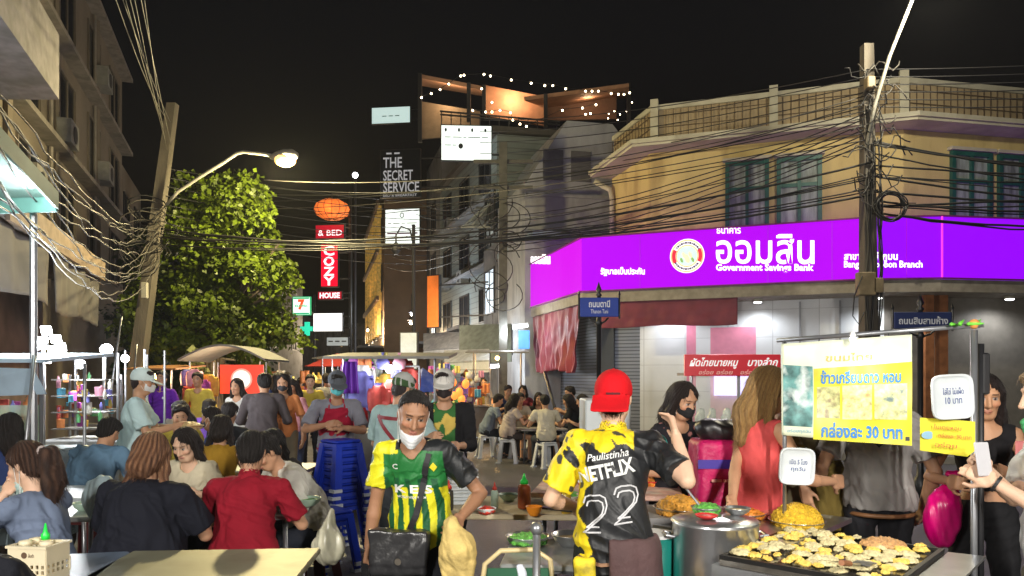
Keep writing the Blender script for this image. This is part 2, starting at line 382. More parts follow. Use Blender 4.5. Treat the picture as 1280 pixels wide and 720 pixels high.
SK = dict(tan=(.50, .275, .165), light=(.66, .42, .29), brown=(.36, .185, .105), pale=(.72, .49, .37), deep=(.27, .13, .075))
GROUPP = None
def person(label, x, y, rot, H=1.65, w=1., fat=1., sit=None, lean=0., lean2=None, head=(0, 0, 0), hands=(None, None), poles=(None, None), curl=(.45, .45),
           palms=(None, None), skin='tan', hair=('short', (.012, .009, .008)), top=None, bottom=None, shoes=(.03, .03, .035), mask=None, hat=None, apron=None, h=.012, group=None, seed=0,
           face='plain', feet=None, twist=0., sleeves=None, hold=None, z=0., female=False, side=0.):
    rs = random.Random(seed or hash(label) % 1000); sd = (seed or len(label)) * .37
    root = thing('person', label, 'person', (x, y, z), R(rot), group)
    s = H / 1.70; sk = SK[skin] if isinstance(skin, str) else skin; sk = np.array(sk)
    dp = .93 if female else 1.; sw = (.158 if female else .178) * s * w
    l1 = R(lean); l2 = R(lean if lean2 is None else lean2)
    hz = sit + .075 if sit is not None else .90 * s
    P0 = np.array([0, 0, hz]); Tw = rz_(R(twist)); Sd = ry(R(side))
    R1 = Sd @ rx(-l1); R2 = Tw @ Sd @ rx(-l2)
    u1 = R1 @ [0, 0, 1.]; u2 = R2 @ [0, 0, 1.]
    waist = P0 + u1 * .20 * s; neck = waist + u2 * .305 * s
    shm = waist + u2 * .248 * s; X2 = R2 @ [1., 0, 0]; Y2 = R2 @ [0, 1., 0]
    SH = [shm - X2 * sw, shm + X2 * sw]                               # left, right
    pitch, yaw, roll = (R(q) for q in head)
    l3 = l2 * .55 + pitch * .35; n3 = Tw @ Sd @ rx(-l3) @ np.array([0, 0, 1.])
    RH = rz_(yaw) @ Tw @ Sd @ ry(roll) @ rx(-(l2 * .25 + pitch))
    hc = neck + n3 * .135 * s + (RH @ [0, .012, .03]) * s
    hs = s * (1.0 if H > 1.3 else 1.1)
    J = dict(P0=P0, waist=waist, neck=neck, SH=SH, hc=hc, RH=RH, R2=R2, R1=R1, s=s, root=root)
    L1, L2 = .285 * s, .245 * s
    # arms
    EL, WR, HD = [], [], []
    for i, sg in ((0, -1), (1, 1)):
        t = hands[i]
        if t is None: t = SH[i] + np.array([sg * .09, .05, -.50 * s]) if sit is None else P0 + np.array([sg * .15, .30, .10])
        t = np.array(t, float); pole = poles[i] if poles[i] is not None else (sg * .6, -1, -.3)
        e, wv = ik(SH[i], t, L1, L2, pole); EL.append(e); WR.append(wv); HD.append(unit(wv - e))
    J.update(EL=EL, WR=WR, HD=HD)
    # legs
    HP = [P0 + R1 @ np.array([sg * .088 * s * w, 0, -.02]) for sg in (-1, 1)]; KN, AN = [], []
    for i, sg in ((0, -1), (1, 1)):
        if feet is not None: a = np.array([feet[i][0], feet[i][1], .075 + (feet[i][2] if len(feet[i]) > 2 else 0)])
        elif sit is not None: a = np.array([sg * .14, .40 * s, .075])
        else: a = np.array([sg * .10, .02 * sg, .075])
        a[2] -= 0
        k_, a_ = ik(HP[i], a, .425 * s, .405 * s, (sg * .12, 1, .25)); KN.append(k_); AN.append(a_)
    J.update(KN=KN, AN=AN, HP=HP)
    pts = np.array([P0, neck, hc, *SH, *EL, *WR, *KN, *AN]); lo = pts.min(0) - .17 * w; hi = pts.max(0) + .17 * w
    lo[1] -= .06; hi[1] += .1; lo[2] = -.01
    fine = h < .0095; fsc = 1.0 if fine else (1.15 if h < .013 else 1.5)
    at_ = fat ** .6 * (.88 if female else 1.)
    def torso(q, e, k=.035):
        q.ell(waist + u2 * .135 * s - Y2 * .01, (.148 * s * w * dp + e, .100 * s * fat + e, .175 * s + e), R2, k)
        q.ell(waist + u2 * .215 * s, (.165 * s * w * dp + e * .7, .075 * s * fat + e, .075 * s + e * .6), R2, k)
        q.ell(waist - u2 * .0 + Y2 * .012 * (fat - 1) * 6, (.128 * s * w * fat * dp + e, .098 * s * fat ** 1.5 + e, .14 * s + e), R2, k)
        q.ell(P0 + R1 @ [0, -.01, .03], (.150 * s * w * fat ** .7 + e, .112 * s * fat + e, .13 * s + e), R1, k)
        q.cone(SH[0] + X2 * .022, SH[1] - X2 * .022, .043 * s + e * .8, .043 * s + e * .8, k * .6)
        for i_ in (0, 1): q.cone(neck - u2 * .035 * s, SH[i_] + u2 * .012 * s, .045 * s + e * .5, .036 * s + e * .8, .02)
        if female:
            for sg in (-1, 1): q.ell(waist + u2 * .165 * s + X2 * sg * .065 * s + Y2 * .075 * s * fat, (.055 * s + e, .05 * s + e, .055 * s + e), R2, .04)
    q = SDF(lo, hi, h)
    torso(q, -.004)
    for i in (0, 1):
        q.cone(SH[i], EL[i], .046 * s * at_, .034 * s * at_, .02); q.cone(EL[i], EL[i] + (WR[i] - EL[i]) * .3, .034 * s * at_, .038 * s * at_, .006); q.cone(EL[i] + (WR[i] - EL[i]) * .28, WR[i], .038 * s * at_, .0245 * s * at_ ** .5, .006)
        sg = (-1, 1)[i]
        pn = palms[i] if palms[i] is not None else (sg * 1., 0, .15); dn = unit(np.array(pn, float)); dd = HD[i]
        thumb = np.cross(dn, dd) * (1 if i == 0 else -1)
        if abs(dn @ dd) > .95: dn = unit(np.cross(dd, [0, 1, .1])); thumb = np.cross(dn, dd)
        hand(q, WR[i], dd, dn, thumb, curl[i], s * 1.0, fsc)
        q.cone(HP[i], KN[i], .080 * s * at_, .052 * s * at_, .03); q.cone(KN[i], KN[i] + (AN[i] - KN[i]) * .35, .050 * s * at_, .054 * s * at_, .008); q.cone(KN[i] + (AN[i] - KN[i]) * .33, AN[i], .054 * s * at_, .034 * s, .008)
        fd = unit(np.array([(KN[i] - HP[i])[0] * .8 + sg * .1, max((KN[i] - HP[i])[1], .2), 0]))
        if sit is None: fd = unit(np.array([sg * .25, 1, 0]))
        J.setdefault('FD', []).append(fd); q.cone(AN[i] - [0, 0, .035], AN[i] - [0, 0, .045] + fd * .14 * s, .035, .026, .03)
    q.cone(neck - u2 * .05 * s, hc + RH @ [0, -.015, -.05], .056 * s, .050 * s, .03)
    def hl(v): return hc + RH @ (np.array(v, float) * hs)
    RHn = RH
    q.ell(hl((0, -.012, .035)), np.array((.075, .094, .083)) * hs, RHn, .03)
    q.ell(hl((0, .022, -.025)), np.array((.061, .066, .085)) * hs, RHn, .03)
    q.cone(hl((-.018, .058, -.090)), hl((.018, .058, -.090)), .024 * hs, .024 * hs, .03)
    for sg in (-1, 1):
        q.cone(hl((sg * .050, .0, -.052)), hl((sg * .022, .052, -.088)), .020 * hs, .018 * hs, .025)
        q.ell(hl((sg * .076, -.006, -.004)), np.array((.009, .020, .031)) * hs, RHn @ rz_(R(sg * 18)), .006)
    if h < .0135:
        q.ell(hl((0, .078, .042)), np.array((.052, .013, .012)) * hs, RHn, .015)
        for sg in (-1, 1):
            q.ell(hl((sg * .031, .094, .014)), np.array((.021, .016, .013)) * hs, RHn, .014, 's')
            q.ell(hl((sg * .040, .066, -.018)), np.array((.024, .022, .018)) * hs, RHn, .02)
            q.ell(hl((sg * .0305, .0735, .013)), np.array((.0145, .0135, .0125)) * hs, RHn, .002)
    q.cone(hl((0, .088, .018)), hl((0, .107, -.024)), .0085 * hs, .0135 * hs, .012)
    for sg in (-1, 1): q.ell(hl((sg * .013, .095, -.029)), np.array((.008, .010, .008)) * hs, RHn, .006)
    if h < .0135:
        q.ell(hl((0, .0855, -.056)), np.array((.025, .0125, .0065)) * hs, RHn, .005); q.ell(hl((0, .083, -.068)), np.array((.021, .0125, .0075)) * hs, RHn, .005)
    def skincol(V):
        C = np.repeat(sk[None], len(V), 0) * (1 + .05 * fnoise(V, 9, sd))[:, None]
        L = (V - hc) @ RHn / hs                                        # head coordinates
        d2 = lambda c, r: (((L - np.array(c)) / np.array(r)) ** 2).sum(1)
        hd = (np.abs(L) < .2).all(1)
        for sg in (-1, 1):
            C[hd & (d2((sg * .042, .075, -.022), (.026, .03, .02)) < 1)] *= (1.07, .93, .93)
            m = hd & (d2((sg * .031, .086, .012), (.0155, .02, .0062)) < 1); C[m] = (.35, .31, .29)
            m = hd & (d2((sg * .031, .089, .012), (.0075, .02, .0075)) < 1); C[m] = (.015, .01, .008)
            m = hd & (d2((sg * .031, .088, .021), (.020, .02, .0035)) < 1); C[m] *= .25
            m = hd & (d2((sg * .033, .085, .038), (.022, .025, .0055)) < 1); C[m] = C[m] * .25 + np.array((.02, .015, .012)) * .75
            m = hd & (d2((sg * .008, .107, -.037), (.005, .014, .004)) < 1); C[m] *= .35
        m = hd & (d2((0, .095, -.060), (.025, .022, .014)) < 1); C[m] = C[m] * .45 + np.array((.38, .10, .09)) * .55
        m = hd & (d2((0, .1, -.0625), (.023, .03, .002)) < 1); C[m] *= .4
        return C
    body = blob('body', q, SKIN, root, True, None, skincol); J['body'] = body
    def wrinkle(A, seed_, fx=1.): return lambda V: 1.1 * A * (.42 - np.abs(fnoise(V * np.array([1, 1, .6]) + .02 * fnoise(V, 14, seed_)[:, None], 34, seed_ + 4))) * (1 if fine else .5) + 1.25 * A * fnoise(V * np.array([1, 1, .55]), 24 * fx, seed_) + A * .8 * (1 - 2 * np.abs(np.sin(V[:, 0] * 19 + V[:, 2] * 33 + 2.2 * np.sin(V[:, 2] * 11 + seed_ + V[:, 1] * 9)))) * (fnoise(V, 6, seed_) > 0)
    # top
    if top:
        e = top.get('ease', .012); q = SDF(lo, hi, top.get('h', h)); torso(q, e)
        fr = top.get('sleeve', .55)
        for i in (0, 1):
            f_ = fr[i] if isinstance(fr, tuple) else fr
            if f_ > 0:
                r0 = .047 * s * at_ + e * .7; m = min(f_, 1)
                q.cone(SH[i], SH[i] + (EL[i] - SH[i]) * m, r0, (r0 + .012 if f_ <= 1 else .044 * s + e * .4), .02, flat=f_ <= 1)
                if f_ > 1: q.cone(EL[i], EL[i] + (WR[i] - EL[i]) * (f_ - 1), .043 * s * at_ + e * .5, .034 * s + e * .4, .01, flat=True)
                if f_ <= 1:                                            # flat cut at the sleeve end
                    p = SH[i] + (EL[i] - SH[i]) * m; dr = unit(EL[i] - SH[i]); q.ell(p + dr * .16, (.15, .15, .16), None, 0, 's') if False else None
            else:
                q.ell(SH[i] + X2 * (-1, 1)[i] * .05, (.055, .075, .085), R2, .01, 's')
        hem = top.get('hem', -.06); hp = P0 + u1 * hem
        if hem < .1: q.ell((P0 + waist) / 2 - u1 * .05, ((.150 * s * w * fat ** .7 + e + .008), (.118 * s * fat + e + .008), .30 * s), R1, .03)
        if sit is not None and hem < .05: q.ell(P0 + R1 @ [0, -.02, .05], (.165 * s * w * fat, .12 * s * fat + e, .16 * s), R1, .03)
        q.plane(hp, -u1)
        nr = top.get('neck', .068)
        q.cone(neck - u2 * .012 + Y2 * top.get('neckf', .02), neck + n3 * .12 + Y2 * .06, nr * s, nr * 1.15 * s, .004, 's')
        if top.get('vneck'): q.cone(neck - u2 * .05 + Y2 * .10 * fat, neck + Y2 * .05, .012, .06, .004, 's')
        c = top.get('col', (.5, .5, .5)); mt = top.get('mat', CLOTH)
        cf = (lambda V: c(V, J)) if callable(c) else (lambda V: np.repeat(np.array([c]), len(V), 0))
        J['top'] = blob(top.get('name', 't_shirt'), q, mt, root, True, wrinkle(top.get('fold', .004), sd), cf)
        if top.get('collar'):
            q = SDF(neck - .16, neck + .16, min(h, .008)); q.cone(neck - u2 * .01, neck + n3 * .035, .074 * s, .062 * s, 0); q.cone(neck - u2 * .05, neck + n3 * .09, .062 * s, .054 * s, 0, 's')
            q.ell(neck + Y2 * .09, (.02, .05, .05), R2, 0, 's'); cc = top['collar']; blob('collar', q, mt, root, True, None, lambda V: np.repeat(np.array([cc]), len(V), 0))
    if bottom is not None:
        e = bottom.get('ease', .007); q = SDF(lo, hi, bottom.get('h', max(h, .008))); ln = bottom.get('len', 1.9); k = bottom.get('kind', 'trousers')
        q.ell(P0 + R1 @ [0, -.01, .015], (.150 * s * w * fat ** .7 + e * .8, .112 * s * fat + e * .8, .115 * s), R1, .04)
        for i in (0, 1):
            q.cone(HP[i], HP[i] + (KN[i] - HP[i]) * min(ln, 1), .088 * s * fat ** .6 + e, .062 * s * fat ** .6 + e + bottom.get('flare', 0), .03)
            if ln > 1: q.cone(KN[i], KN[i] + (AN[i] - KN[i]) * (ln - 1), .062 * s + e, .048 * s + e, .02)
        if k == 'skirt': q.cone(P0, (HP[0] + HP[1] + KN[0] + KN[1]) / 4, .14 * s, .17 * s, .05); q.cone((HP[0] + HP[1] + KN[0] + KN[1]) / 4, (KN[0] + KN[1]) / 2, .17 * s, .17 * s, .05)
        q.plane(P0 + u1 * bottom.get('waist', .11), u1)
        c2 = bottom.get('col', (.03, .03, .04)); J['bottom'] = blob(k if k != 'shorts' else 'shorts', q, bottom.get('mat', CLOTH), root, True, wrinkle(.004, sd + 3), lambda V: np.repeat(np.array([c2]), len(V), 0))
    if shoes is not None:
        for i in (0, 1):
            a, fd = AN[i], J['FD'][i]; q = SDF(a - [.16, .16, .12], a + [.2, .34, .08], max(h, .009))
            q.cone(a - [0, 0, .04] - fd * .02, a - [0, 0, .045] + fd * .15 * s, .040, .031, .02); q.plane(a - [0, 0, .073], (0, 0, -1)); q.plane(a + [0, 0, .015], (0, 0, 1))
            blob('shoe', q, LEATHER, root, True, None, lambda V: np.repeat(np.array([shoes]), len(V), 0))
    hh = min(h, .010) if h > .009 else min(h, .006)
    def hs_box(r): return SDF(hc - r, hc + r, hh)
    if hair:
        st, hcol = hair[0], np.array(hair[1]); q = hs_box(.20) if st in ('short', 'buzz') else SDF(hc - [.24, .26, .50], hc + [.24, .24, .2], hh)
        t = .013 if st != 'buzz' else .008
        if hat: t = -.003
        if st != 'bald':
            q.ell(hl((0, -.012, .038)), (np.array((.075, .094, .083)) + t) * hs, RHn, .01)
            if st in ('short',): q.ell(hl((.01, .035, .085)), np.array((.06, .055, .035)) * hs, RHn, .03)
            q.ell(hl((0, -.042, -.02)), np.array((.068, .058, .072)) * hs * (1.0 if hat else 1 + t * 4), RHn, .02)
            # hairline: one slanted plane, the temples hang lower
            nn = RHn @ unit([0, .80, -.60]); q.plane(hl((0, .060 if st != 'pony' else .066, .068 if st in ('short', 'pony') else .055)), nn)
            if st == 'buzz': q.plane(hl((0, .036, .080)), RHn @ unit([0, .72, -.69]))
        dn = unit(np.array([0, 0, -1.]) + R2 @ [0, -.25, -.6])
        if st in ('long', 'loose', 'bob'):
            ln = {'long': .30, 'loose': .36, 'bob': .13}[st] * s
            b = hl((0, -.045, .0)); q.cone(b, b + dn * ln * .55 + RHn @ [0, -.045, 0], .080 * hs, .078 * hs, .03)
            if st != 'bob': q.cone(b + dn * ln * .5 + RHn @ [0, -.05, 0], b + dn * ln + RHn @ [0, -.055, 0], .080 * hs, .045 * hs, .03)
            for sg in (-1, 1):
                a = hl((sg * .072, .012, .03)); b = hl((sg * .080, .0, -.085)); q.cone(a, b, .026 * hs, .030 * hs, .02)
                q.cone(b, b + dn * ln * .7 + RHn @ [sg * .03, .01 - .04 * (st != 'long'), 0], .030 * hs, .018 * hs, .02)
            q.ell(hl((0, .10, -.012)), np.array((.056, .09, .086)) * hs, RHn, .01, 's')
        if st in ('long', 'loose', 'bob'): q.cone(hl((.012, .10, .050)), hl((.010, .035, .128)), .040, .002, .006, 's')
        if st == 'pony':
            a = hl((0, -.105, .045)); q.cone(a, a + RHn @ [0, -.045, -.03], .026, .040, .01); b = a + RHn @ [0, -.05, -.04]; q.cone(b, b + np.array([0, -.02, -.13]), .046, .056, .02); q.cone(b + [0, -.02, -.12], b + np.array([0, -.01, -.27]), .054, .018, .02)
        if st == 'bun': q.ell(hl((0, -.10, .075)), np.array((.042, .036, .040)) * hs, RHn, .01)
        rr = (.0035 if h < .01 else .005) * (.3 if hat else .6 if st == 'buzz' else 1)
        streak = hair[2] if len(hair) > 2 else None
        def hcf(V):
            L = (V - hc) @ RHn; a = np.arctan2(L[:, 0], L[:, 1]); n_ = .5 + .5 * np.sin(a * 31 + 2.5 * np.sin(V[:, 2] * 16) + 1.7 * fnoise(V, 20, 1)); C = hcol[None] * (.75 + .5 * n_)[:, None]
            if streak is not None: C = C * (1 - .8 * n_[:, None] ** 2) + np.array(streak) * .8 * n_[:, None] ** 2
            return C
        def hd_(V):
            L = (V - hc) @ RHn; a = np.arctan2(L[:, 0], L[:, 1] + .001)
            return rr * np.sin(a * 26 + 3 * np.sin(V[:, 2] * 14 + sd)) + rr * fnoise(V, 30, sd)
        if st != 'bald':
            V, Q = q.mesh(); V = V + vnormals(V, Q) * hd_(V)[:, None]
            if h < .0076 and len(V):
                Nn = vnormals(V, Q); rg = np.random.RandomState(int(sd * 100) % 9999); n_s = 700 if st == 'short' else 1100; ii = rg.randint(0, len(V), n_s); p = V[ii]; nn = Nn[ii]
                g = np.repeat((RHn @ np.array([0, -.35, -1.]))[None], n_s, 0) + rg.normal(scale=.13, size=(n_s, 3)); t_ = g - nn * (g * nn).sum(1)[:, None]; t_ /= np.linalg.norm(t_, axis=1)[:, None] + 1e-6
                cr = np.cross(t_, nn); Ls = (.035 if st == 'short' else .016 if st == 'buzz' else .05) * rg.uniform(.5, 1.3, n_s)[:, None]; lift = rg.uniform(.001, .007, n_s)[:, None]; vs_, b0_ = [], len(V)
                for k in range(5):
                    f_ = k / 4; c_ = p + t_ * Ls * f_ + nn * (-.0015 + lift * math.sin(math.pi * f_ * .6)) - np.array([0, 0, .012]) * f_ * f_; wd_ = .0013 * (1 - .75 * f_)
                    vs_ += [c_ - cr * wd_, c_ + cr * wd_]
                A_ = np.stack(vs_, 1).reshape(-1, 3); base_ = b0_ + np.arange(n_s)[:, None] * 10
                Q = np.concatenate([Q] + [np.concatenate([base_ + 2 * k, base_ + 2 * k + 1, base_ + 2 * k + 3, base_ + 2 * k + 2], 1) for k in range(4)]); V = np.concatenate([V, A_])
            J['hair'] = meshobj('hair', V, Q, HAIR, root, True, True, hcf(V))
        if st == 'pony': 
            mb = MB(); mb.lathe(hl((0, -.112, .042)), [(.02, -.008), (.03, -.008), (.032, 0), (.03, .008), (.02, .008)], 14, RHn @ [0, -.8, -.2]); mb.build('hair_tie', mat('hair_tie', (.5, .42, .4)), root, True, True)
    if mask:
        mc, pos = mask; q = hs_box(.17); dz = -.052 if pos == 'on' else -.122; k_ = 1. if pos == 'on' else .92
        q.ell(hl((0, .024, -.032 + (dz + .052) * .8)), np.array((.068 * k_, .080, .080)) * hs, RHn, .01)
        q.cone(hl((0, .098, -.02 + dz + .052)), hl((0, .098, -.06 + dz + .052)), .022 * hs, .02 * hs, .03)
        for nn, p in (((0, -1, 0), (0, .032, 0)), ((0, .25, 1), (0, .11, dz + .042)), ((0, .25, -1), (0, .05, dz - .048))): q.plane(hl(p), RHn @ unit(nn))
        mcol = np.array(mc); blob('face_mask', q, MASKM, root, True, lambda V: .0012 * np.sin(((V - hc) @ RHn)[:, 2] * 330), lambda V: np.repeat(mcol[None], len(V), 0))
        for sg in (-1, 1): mb = MB(); mb.tube([hl((sg * .060, .045, dz + .03)), hl((sg * .079, .012, .008)), hl((sg * .083, -.014, .02)), hl((sg * .080, -.02, -.012)), hl((sg * .062, .04, dz - .025))], .0016, 5); mb.build('ear_loop', mat('ear_loop', (.75, .75, .72)), root, True)
    if hat:
        k_, hcol2 = hat[0], np.array(hat[1]); q = SDF(hc - .26, hc + .26, hh if h < .01 else .009)
        J['hatfn'] = hl
        if k_ in ('cap', 'cap_back'):
            q.ell(hl((0, -.012, .040)), np.array((.089, .108, .098)) * hs, RHn, .0)
            q.ell(hl((0, -.012, .032)), np.array((.078, .097, .088)) * hs, RHn, .0, 's')
            q.plane(hl((0, 0, .010)), RHn @ unit([0, .16, -1]) if k_ == 'cap' else RHn @ unit([0, .30, -1]))
            b = hat[2] if len(hat) > 2 else .075
            sg = 1 if k_ == 'cap' else -1
            f = SDF(hc - .26, hc + .26, q.h); tl = -10 if sg > 0 else 42; Rb = RHn @ rx(R(tl)); bc = hl((0, sg * .066, .030)) if sg > 0 else hl((0, -.080, .005)); fw = Rb @ np.array([0, sg * 1., 0])
            f.rbox(bc + fw * (.05 + b) * .5, np.array((.082 if sg > 0 else .088, (.05 + b) * .5, .0065)) * hs, .006, Rb, 0); e_ = bc + fw * .03; f2 = SDF(hc - .26, hc + .26, q.h); f2.cone(e_ - Rb @ [0, 0, .2], e_ + Rb @ [0, 0, .2], .088 * hs, .088 * hs, 0) if sg > 0 else f2.cone(e_ + fw * .03 - Rb @ [0, 0, .2], e_ + fw * .03 + Rb @ [0, 0, .2], .105 * hs, .105 * hs, 0)
            f.f = np.maximum(f.f, f2.f); f.plane(hl((0, sg * .062, 0)), RHn @ np.array([0, -sg, 0.])); q.f = np.minimum(q.f, f.f)
            q.cone(hl((0, -.012, .137)), hl((0, -.012, .141)), .008, .006, .004)
        if k_ == 'bucket':
            q.ell(hl((0, -.01, .045)), np.array((.092, .108, .09)) * hs, RHn, .0); q.cone(hl((0, 0, .04)), hl((0, 0, .02)), .10 * hs, .14 * hs, .01); q.plane(hl((0, 0, .012)), RHn @ [0, 0, -1.])
        hcf2 = hat[3] if len(hat) > 3 else None
        def seam(V):
            L = (V - hc) @ RHn; a = np.arctan2(L[:, 0], L[:, 1] + .012); return -.0016 * (np.abs(np.sin(a * 3)) < .08) * (L[:, 2] > .03)
        J['hat'] = blob('cap' if 'cap' in k_ else 'hat', q, CLOTH, root, True, seam, (lambda V: hcf2(V, J)) if hcf2 else (lambda V: np.repeat(hcol2[None], len(V), 0)))
    if apron:
        ac = np.array(apron); q = SDF(lo, hi, max(h, .008)); torso(q, .024); q.cone(P0 + [0, .06, -.05], P0 + [0, .07, -.42], .15 * s, .17 * s, .06)
        q.plane(P0, np.array([0, -1, 0.])) if not callable(apron) else None
        q.plane(neck - u2 * .06, u2); q.plane(P0 - [0, 0, .45], (0, 0, -1))
        for sg in (-1, 1): q.ell(SH[(sg + 1) // 2] + X2 * sg * .01 + Y2 * .05, (.085, .12, .17), R2, .02, 's')
        J['apron'] = blob('apron', q, CLOTH, root, True, wrinkle(.004, sd + 7), lambda V: np.repeat(ac[None], len(V), 0))
        for sg in (-1, 1): mb = MB(); mb.tube([neck - u2 * .075 + X2 * sg * .075 + Y2 * .10, neck + X2 * sg * .06 + Y2 * .02 + u2 * .012, neck - Y2 * .055 + u2 * .01], .009, 6); mb.build('neck_strap', mat('apron_strap', tuple(ac), .8), root, True)
    return J
def w2l(J, p):
    """world point to the person's own frame"""
    r = J['root']; a = r.rotation_euler.z; v = np.array(p) - np.array(r.location); return rz_(-a) @ v
def l2w(J, p): r = J['root']; return np.array(r.location) + rz_(r.rotation_euler.z) @ np.array(p)
def loc_target(x, y, rot, p, z=0.):
    v = np.array(p, float) - np.array([x, y, z]); return rz_(-R(rot)) @ v
def bvh_of(o):
    me = o.data; return BVHTree.FromPolygons([v.co[:] for v in me.vertices], [tuple(p.vertices) for p in me.polygons])
def print_on(J, part, body, cx, cz, w, h, m, front=True, name='lettering', bold=.01, slant=0., ux=0., off=.0035, arc=0., yc=0., rotd=0.):
    """flat writing pressed onto the cloth, seen from the front (or the back) of the person"""
    V, Fs = textverts(body, bold)
    if not len(V): return
    tree = J.setdefault('bvh_' + part, bvh_of(J[part])); lo, hi = V.min(0), V.max(0); mid = (lo + hi) / 2
    a = (V[:, 0] - mid[0]) / (hi[0] - lo[0] + 1e-6) * w; b = (V[:, 1] - mid[1]) / (hi[1] - lo[1] + 1e-6) * h; a += slant * b; b = b + arc * (a * a)
    cr, sr = math.cos(R(rotd)), math.sin(R(rotd)); a, b = a * cr - b * sr, a * sr + b * cr
    sg = 1 if front else -1; ang = ux; out = []
    D = Vector((math.sin(ang), -math.cos(ang), 0)) if front else Vector((math.sin(ang), math.cos(ang), 0)); Rt = Vector((0, 0, 1)).cross(D) * 1
    Rt = -Rt if False else D.cross(Vector((0, 0, 1)))
    for i in range(len(V)):
        o = Vector((0, yc, 0)) + Rt * float(cx + a[i]) + Vector((0, 0, cz + float(b[i]))) - D * .6
        hit = tree.ray_cast(o, D, 1.2)
        out.append((hit[0] - D * (off + (.001 if V[i, 2] > 0 else 0))) if hit[0] is not None else None)
    good = [i for i in range(len(out)) if out[i] is not None]
    if len(good) < 3: return
    mp = {g: n for n, g in enumerate(good)}; Fs = [tuple(mp[i] for i in f) for f in Fs if all(i in mp for i in f)]
    o = meshobj(name, [out[g][:] for g in good], Fs, m, None, True); o.parent = J[part]; return o
def strap(J, part, pts, wd, m, name='strap', off=.008, top=False, D=(0, -1, 0)):
    """band laid over the cloth: pts are (x, z) as seen, cast along D"""
    tree = J.setdefault('bvh_' + part, bvh_of(J[part])); D = Vector(D); P_ = []
    for i in range(len(pts) - 1):
        for k in range(8):
            t = k / 8; x = pts[i][0] * (1 - t) + pts[i + 1][0] * t; z = pts[i][1] * (1 - t) + pts[i + 1][1] * t
            hit = tree.ray_cast(Vector((x, 0, z)) - D * .8, D, 1.2)
            if hit[0] is not None: P_.append(hit[0] - D * off)
    mb = MB(); 
    for a, b in zip(P_[:-1], P_[1:]):
        if (b - a).length < .1 and (b - a).length > 1e-4: mb.bar(a - (b - a) * .15, b + (b - a) * .15, wd, .005) if abs(D.y) < .5 else None
    vs = []; fs = []
    for i, p in enumerate(P_):
        t = (P_[min(i + 1, len(P_) - 1)] - P_[max(i - 1, 0)]).normalized(); sd = t.cross(D).normalized() * wd / 2; vs += [p - sd, p + sd, p + sd + D * .006, p - sd + D * .006]
    for i in range(len(P_) - 1):
        for k in range(4): fs.append((i * 4 + k, i * 4 + (k + 1) % 4, i * 4 + 4 + (k + 1) % 4, i * 4 + 4 + k))
    mb = MB(); mb.add(vs, fs); return mb, P_
# ------------------------------------------------------------------ setting: ground and street
def structure(o): o['kind'] = 'structure'; return o
ASPH = mat('asphalt', (.085, .083, .090), .45, var=.35, vscale=1.3, bump=.5, bscale=55, stain=((.022, .022, .024), .8, .85))
PAVE = brickmat('paving', (.19, .17, .16), (.15, .14, .135), (.06, .06, .06), .4, .4, .012, .6)
mb = MB(); mb.slab([(-400, -60, 0), (400, -60, 0), (400, 900, 0), (-400, 900, 0)], .3); structure(mb.build('ground', mat('far_ground', (.05, .05, .05), .9, var=.3)))
mb = MB(); mb.slab([(-9.5, -12, .004), (16, -12, .004), (16, 13.6, .004), (8.4, 13.4, .004), (1.3, 16.0, .004), (-22.6, 110, .004), (-30.5, 110, .004), (-6.4, 14, .004), (-6.0, 8, .004)], .003); structure(mb.build('road', ASPH))
mb = MB(); mb.slab([(1.3, 16.0, .13), (8.4, 13.4, .13), (16, 13.6, .13), (16, 19, .13), (-20, 112, .13), (-22.6, 110, .13)], .128); structure(mb.build('pavement', mat('pavement_concrete', (.22, .21, .2), .8, var=.2, bump=.3)))
mb = MB()
for a, b in (((1.28, 15.95), (8.4, 13.35)), ((8.4, 13.35), (16, 13.55)), ((1.28, 15.95), (-22.7, 110))):
    mb.wall(b, a, .004, .139, .14)
structure(mb.build('kerb', mat('kerb_concrete', (.28, .27, .25), .8, var=.25)))

# ------------------------------------------------------------------ the yellow bank building on the corner
WALLY = mat('yellow_plaster', (.54, .43, .19), .8, var=.16, vscale=.9, stain=((.26, .17, .07), 2.2, .6), bump=.15, bscale=30, stretch=(1, 1, .35))
BEIGE = mat('beige_plaster', (.36, .28, .17), .8, var=.16, vscale=1.2, stain=((.22, .16, .09), 2, .5))
TRIM = mat('white_trim', (.44, .42, .34), .7, var=.16, vscale=2, stain=((.3, .26, .2), 3, .5))
GREEN = mat('green_frame', (.012, .085, .07), .45, var=.2)
PANE = mat('curtained_glass', (.24, .28, .27), .12, var=.45, vscale=4, stretch=(2.5, 2.5, .4), spec=.7)
bank = thing('bank_building', 'yellow two storey corner building with white cornice above the purple sign', 'building', (6, 16.5, 0))
A0, A1, A2, A3 = Vector((2.69, 19.9, 0)), Vector((3.30, 17.6, 0)), Vector((8.42, 15.9, 0)), Vector((18, 17.9, 0))
seg = [(A0, A1), (A1, A2), (A2, A3)]
mb = MB()
for a, b in seg: mb.wall(a, b, 3.75, 6.9, .3)
mb.build('upper_wall', WALLY, bank)
mb = MB()
O = lambda a, b, o: ((b - a).normalized().cross(Vector((0, 0, 1)))) * o      # outwards of a->b
def offset_chain(chain, o):
    out = []
    for i, p in enumerate(chain):
        ds = []
        if i > 0: ds.append((chain[i] - chain[i - 1]).normalized())
        if i < len(chain) - 1: ds.append((chain[i + 1] - chain[i]).normalized())
        ns = [d.cross(Vector((0, 0, 1))) for d in ds]; n = sum(ns, Vector()).normalized(); out.append(p + n * (o / max(n.dot(ns[0]), .3)))
    return out
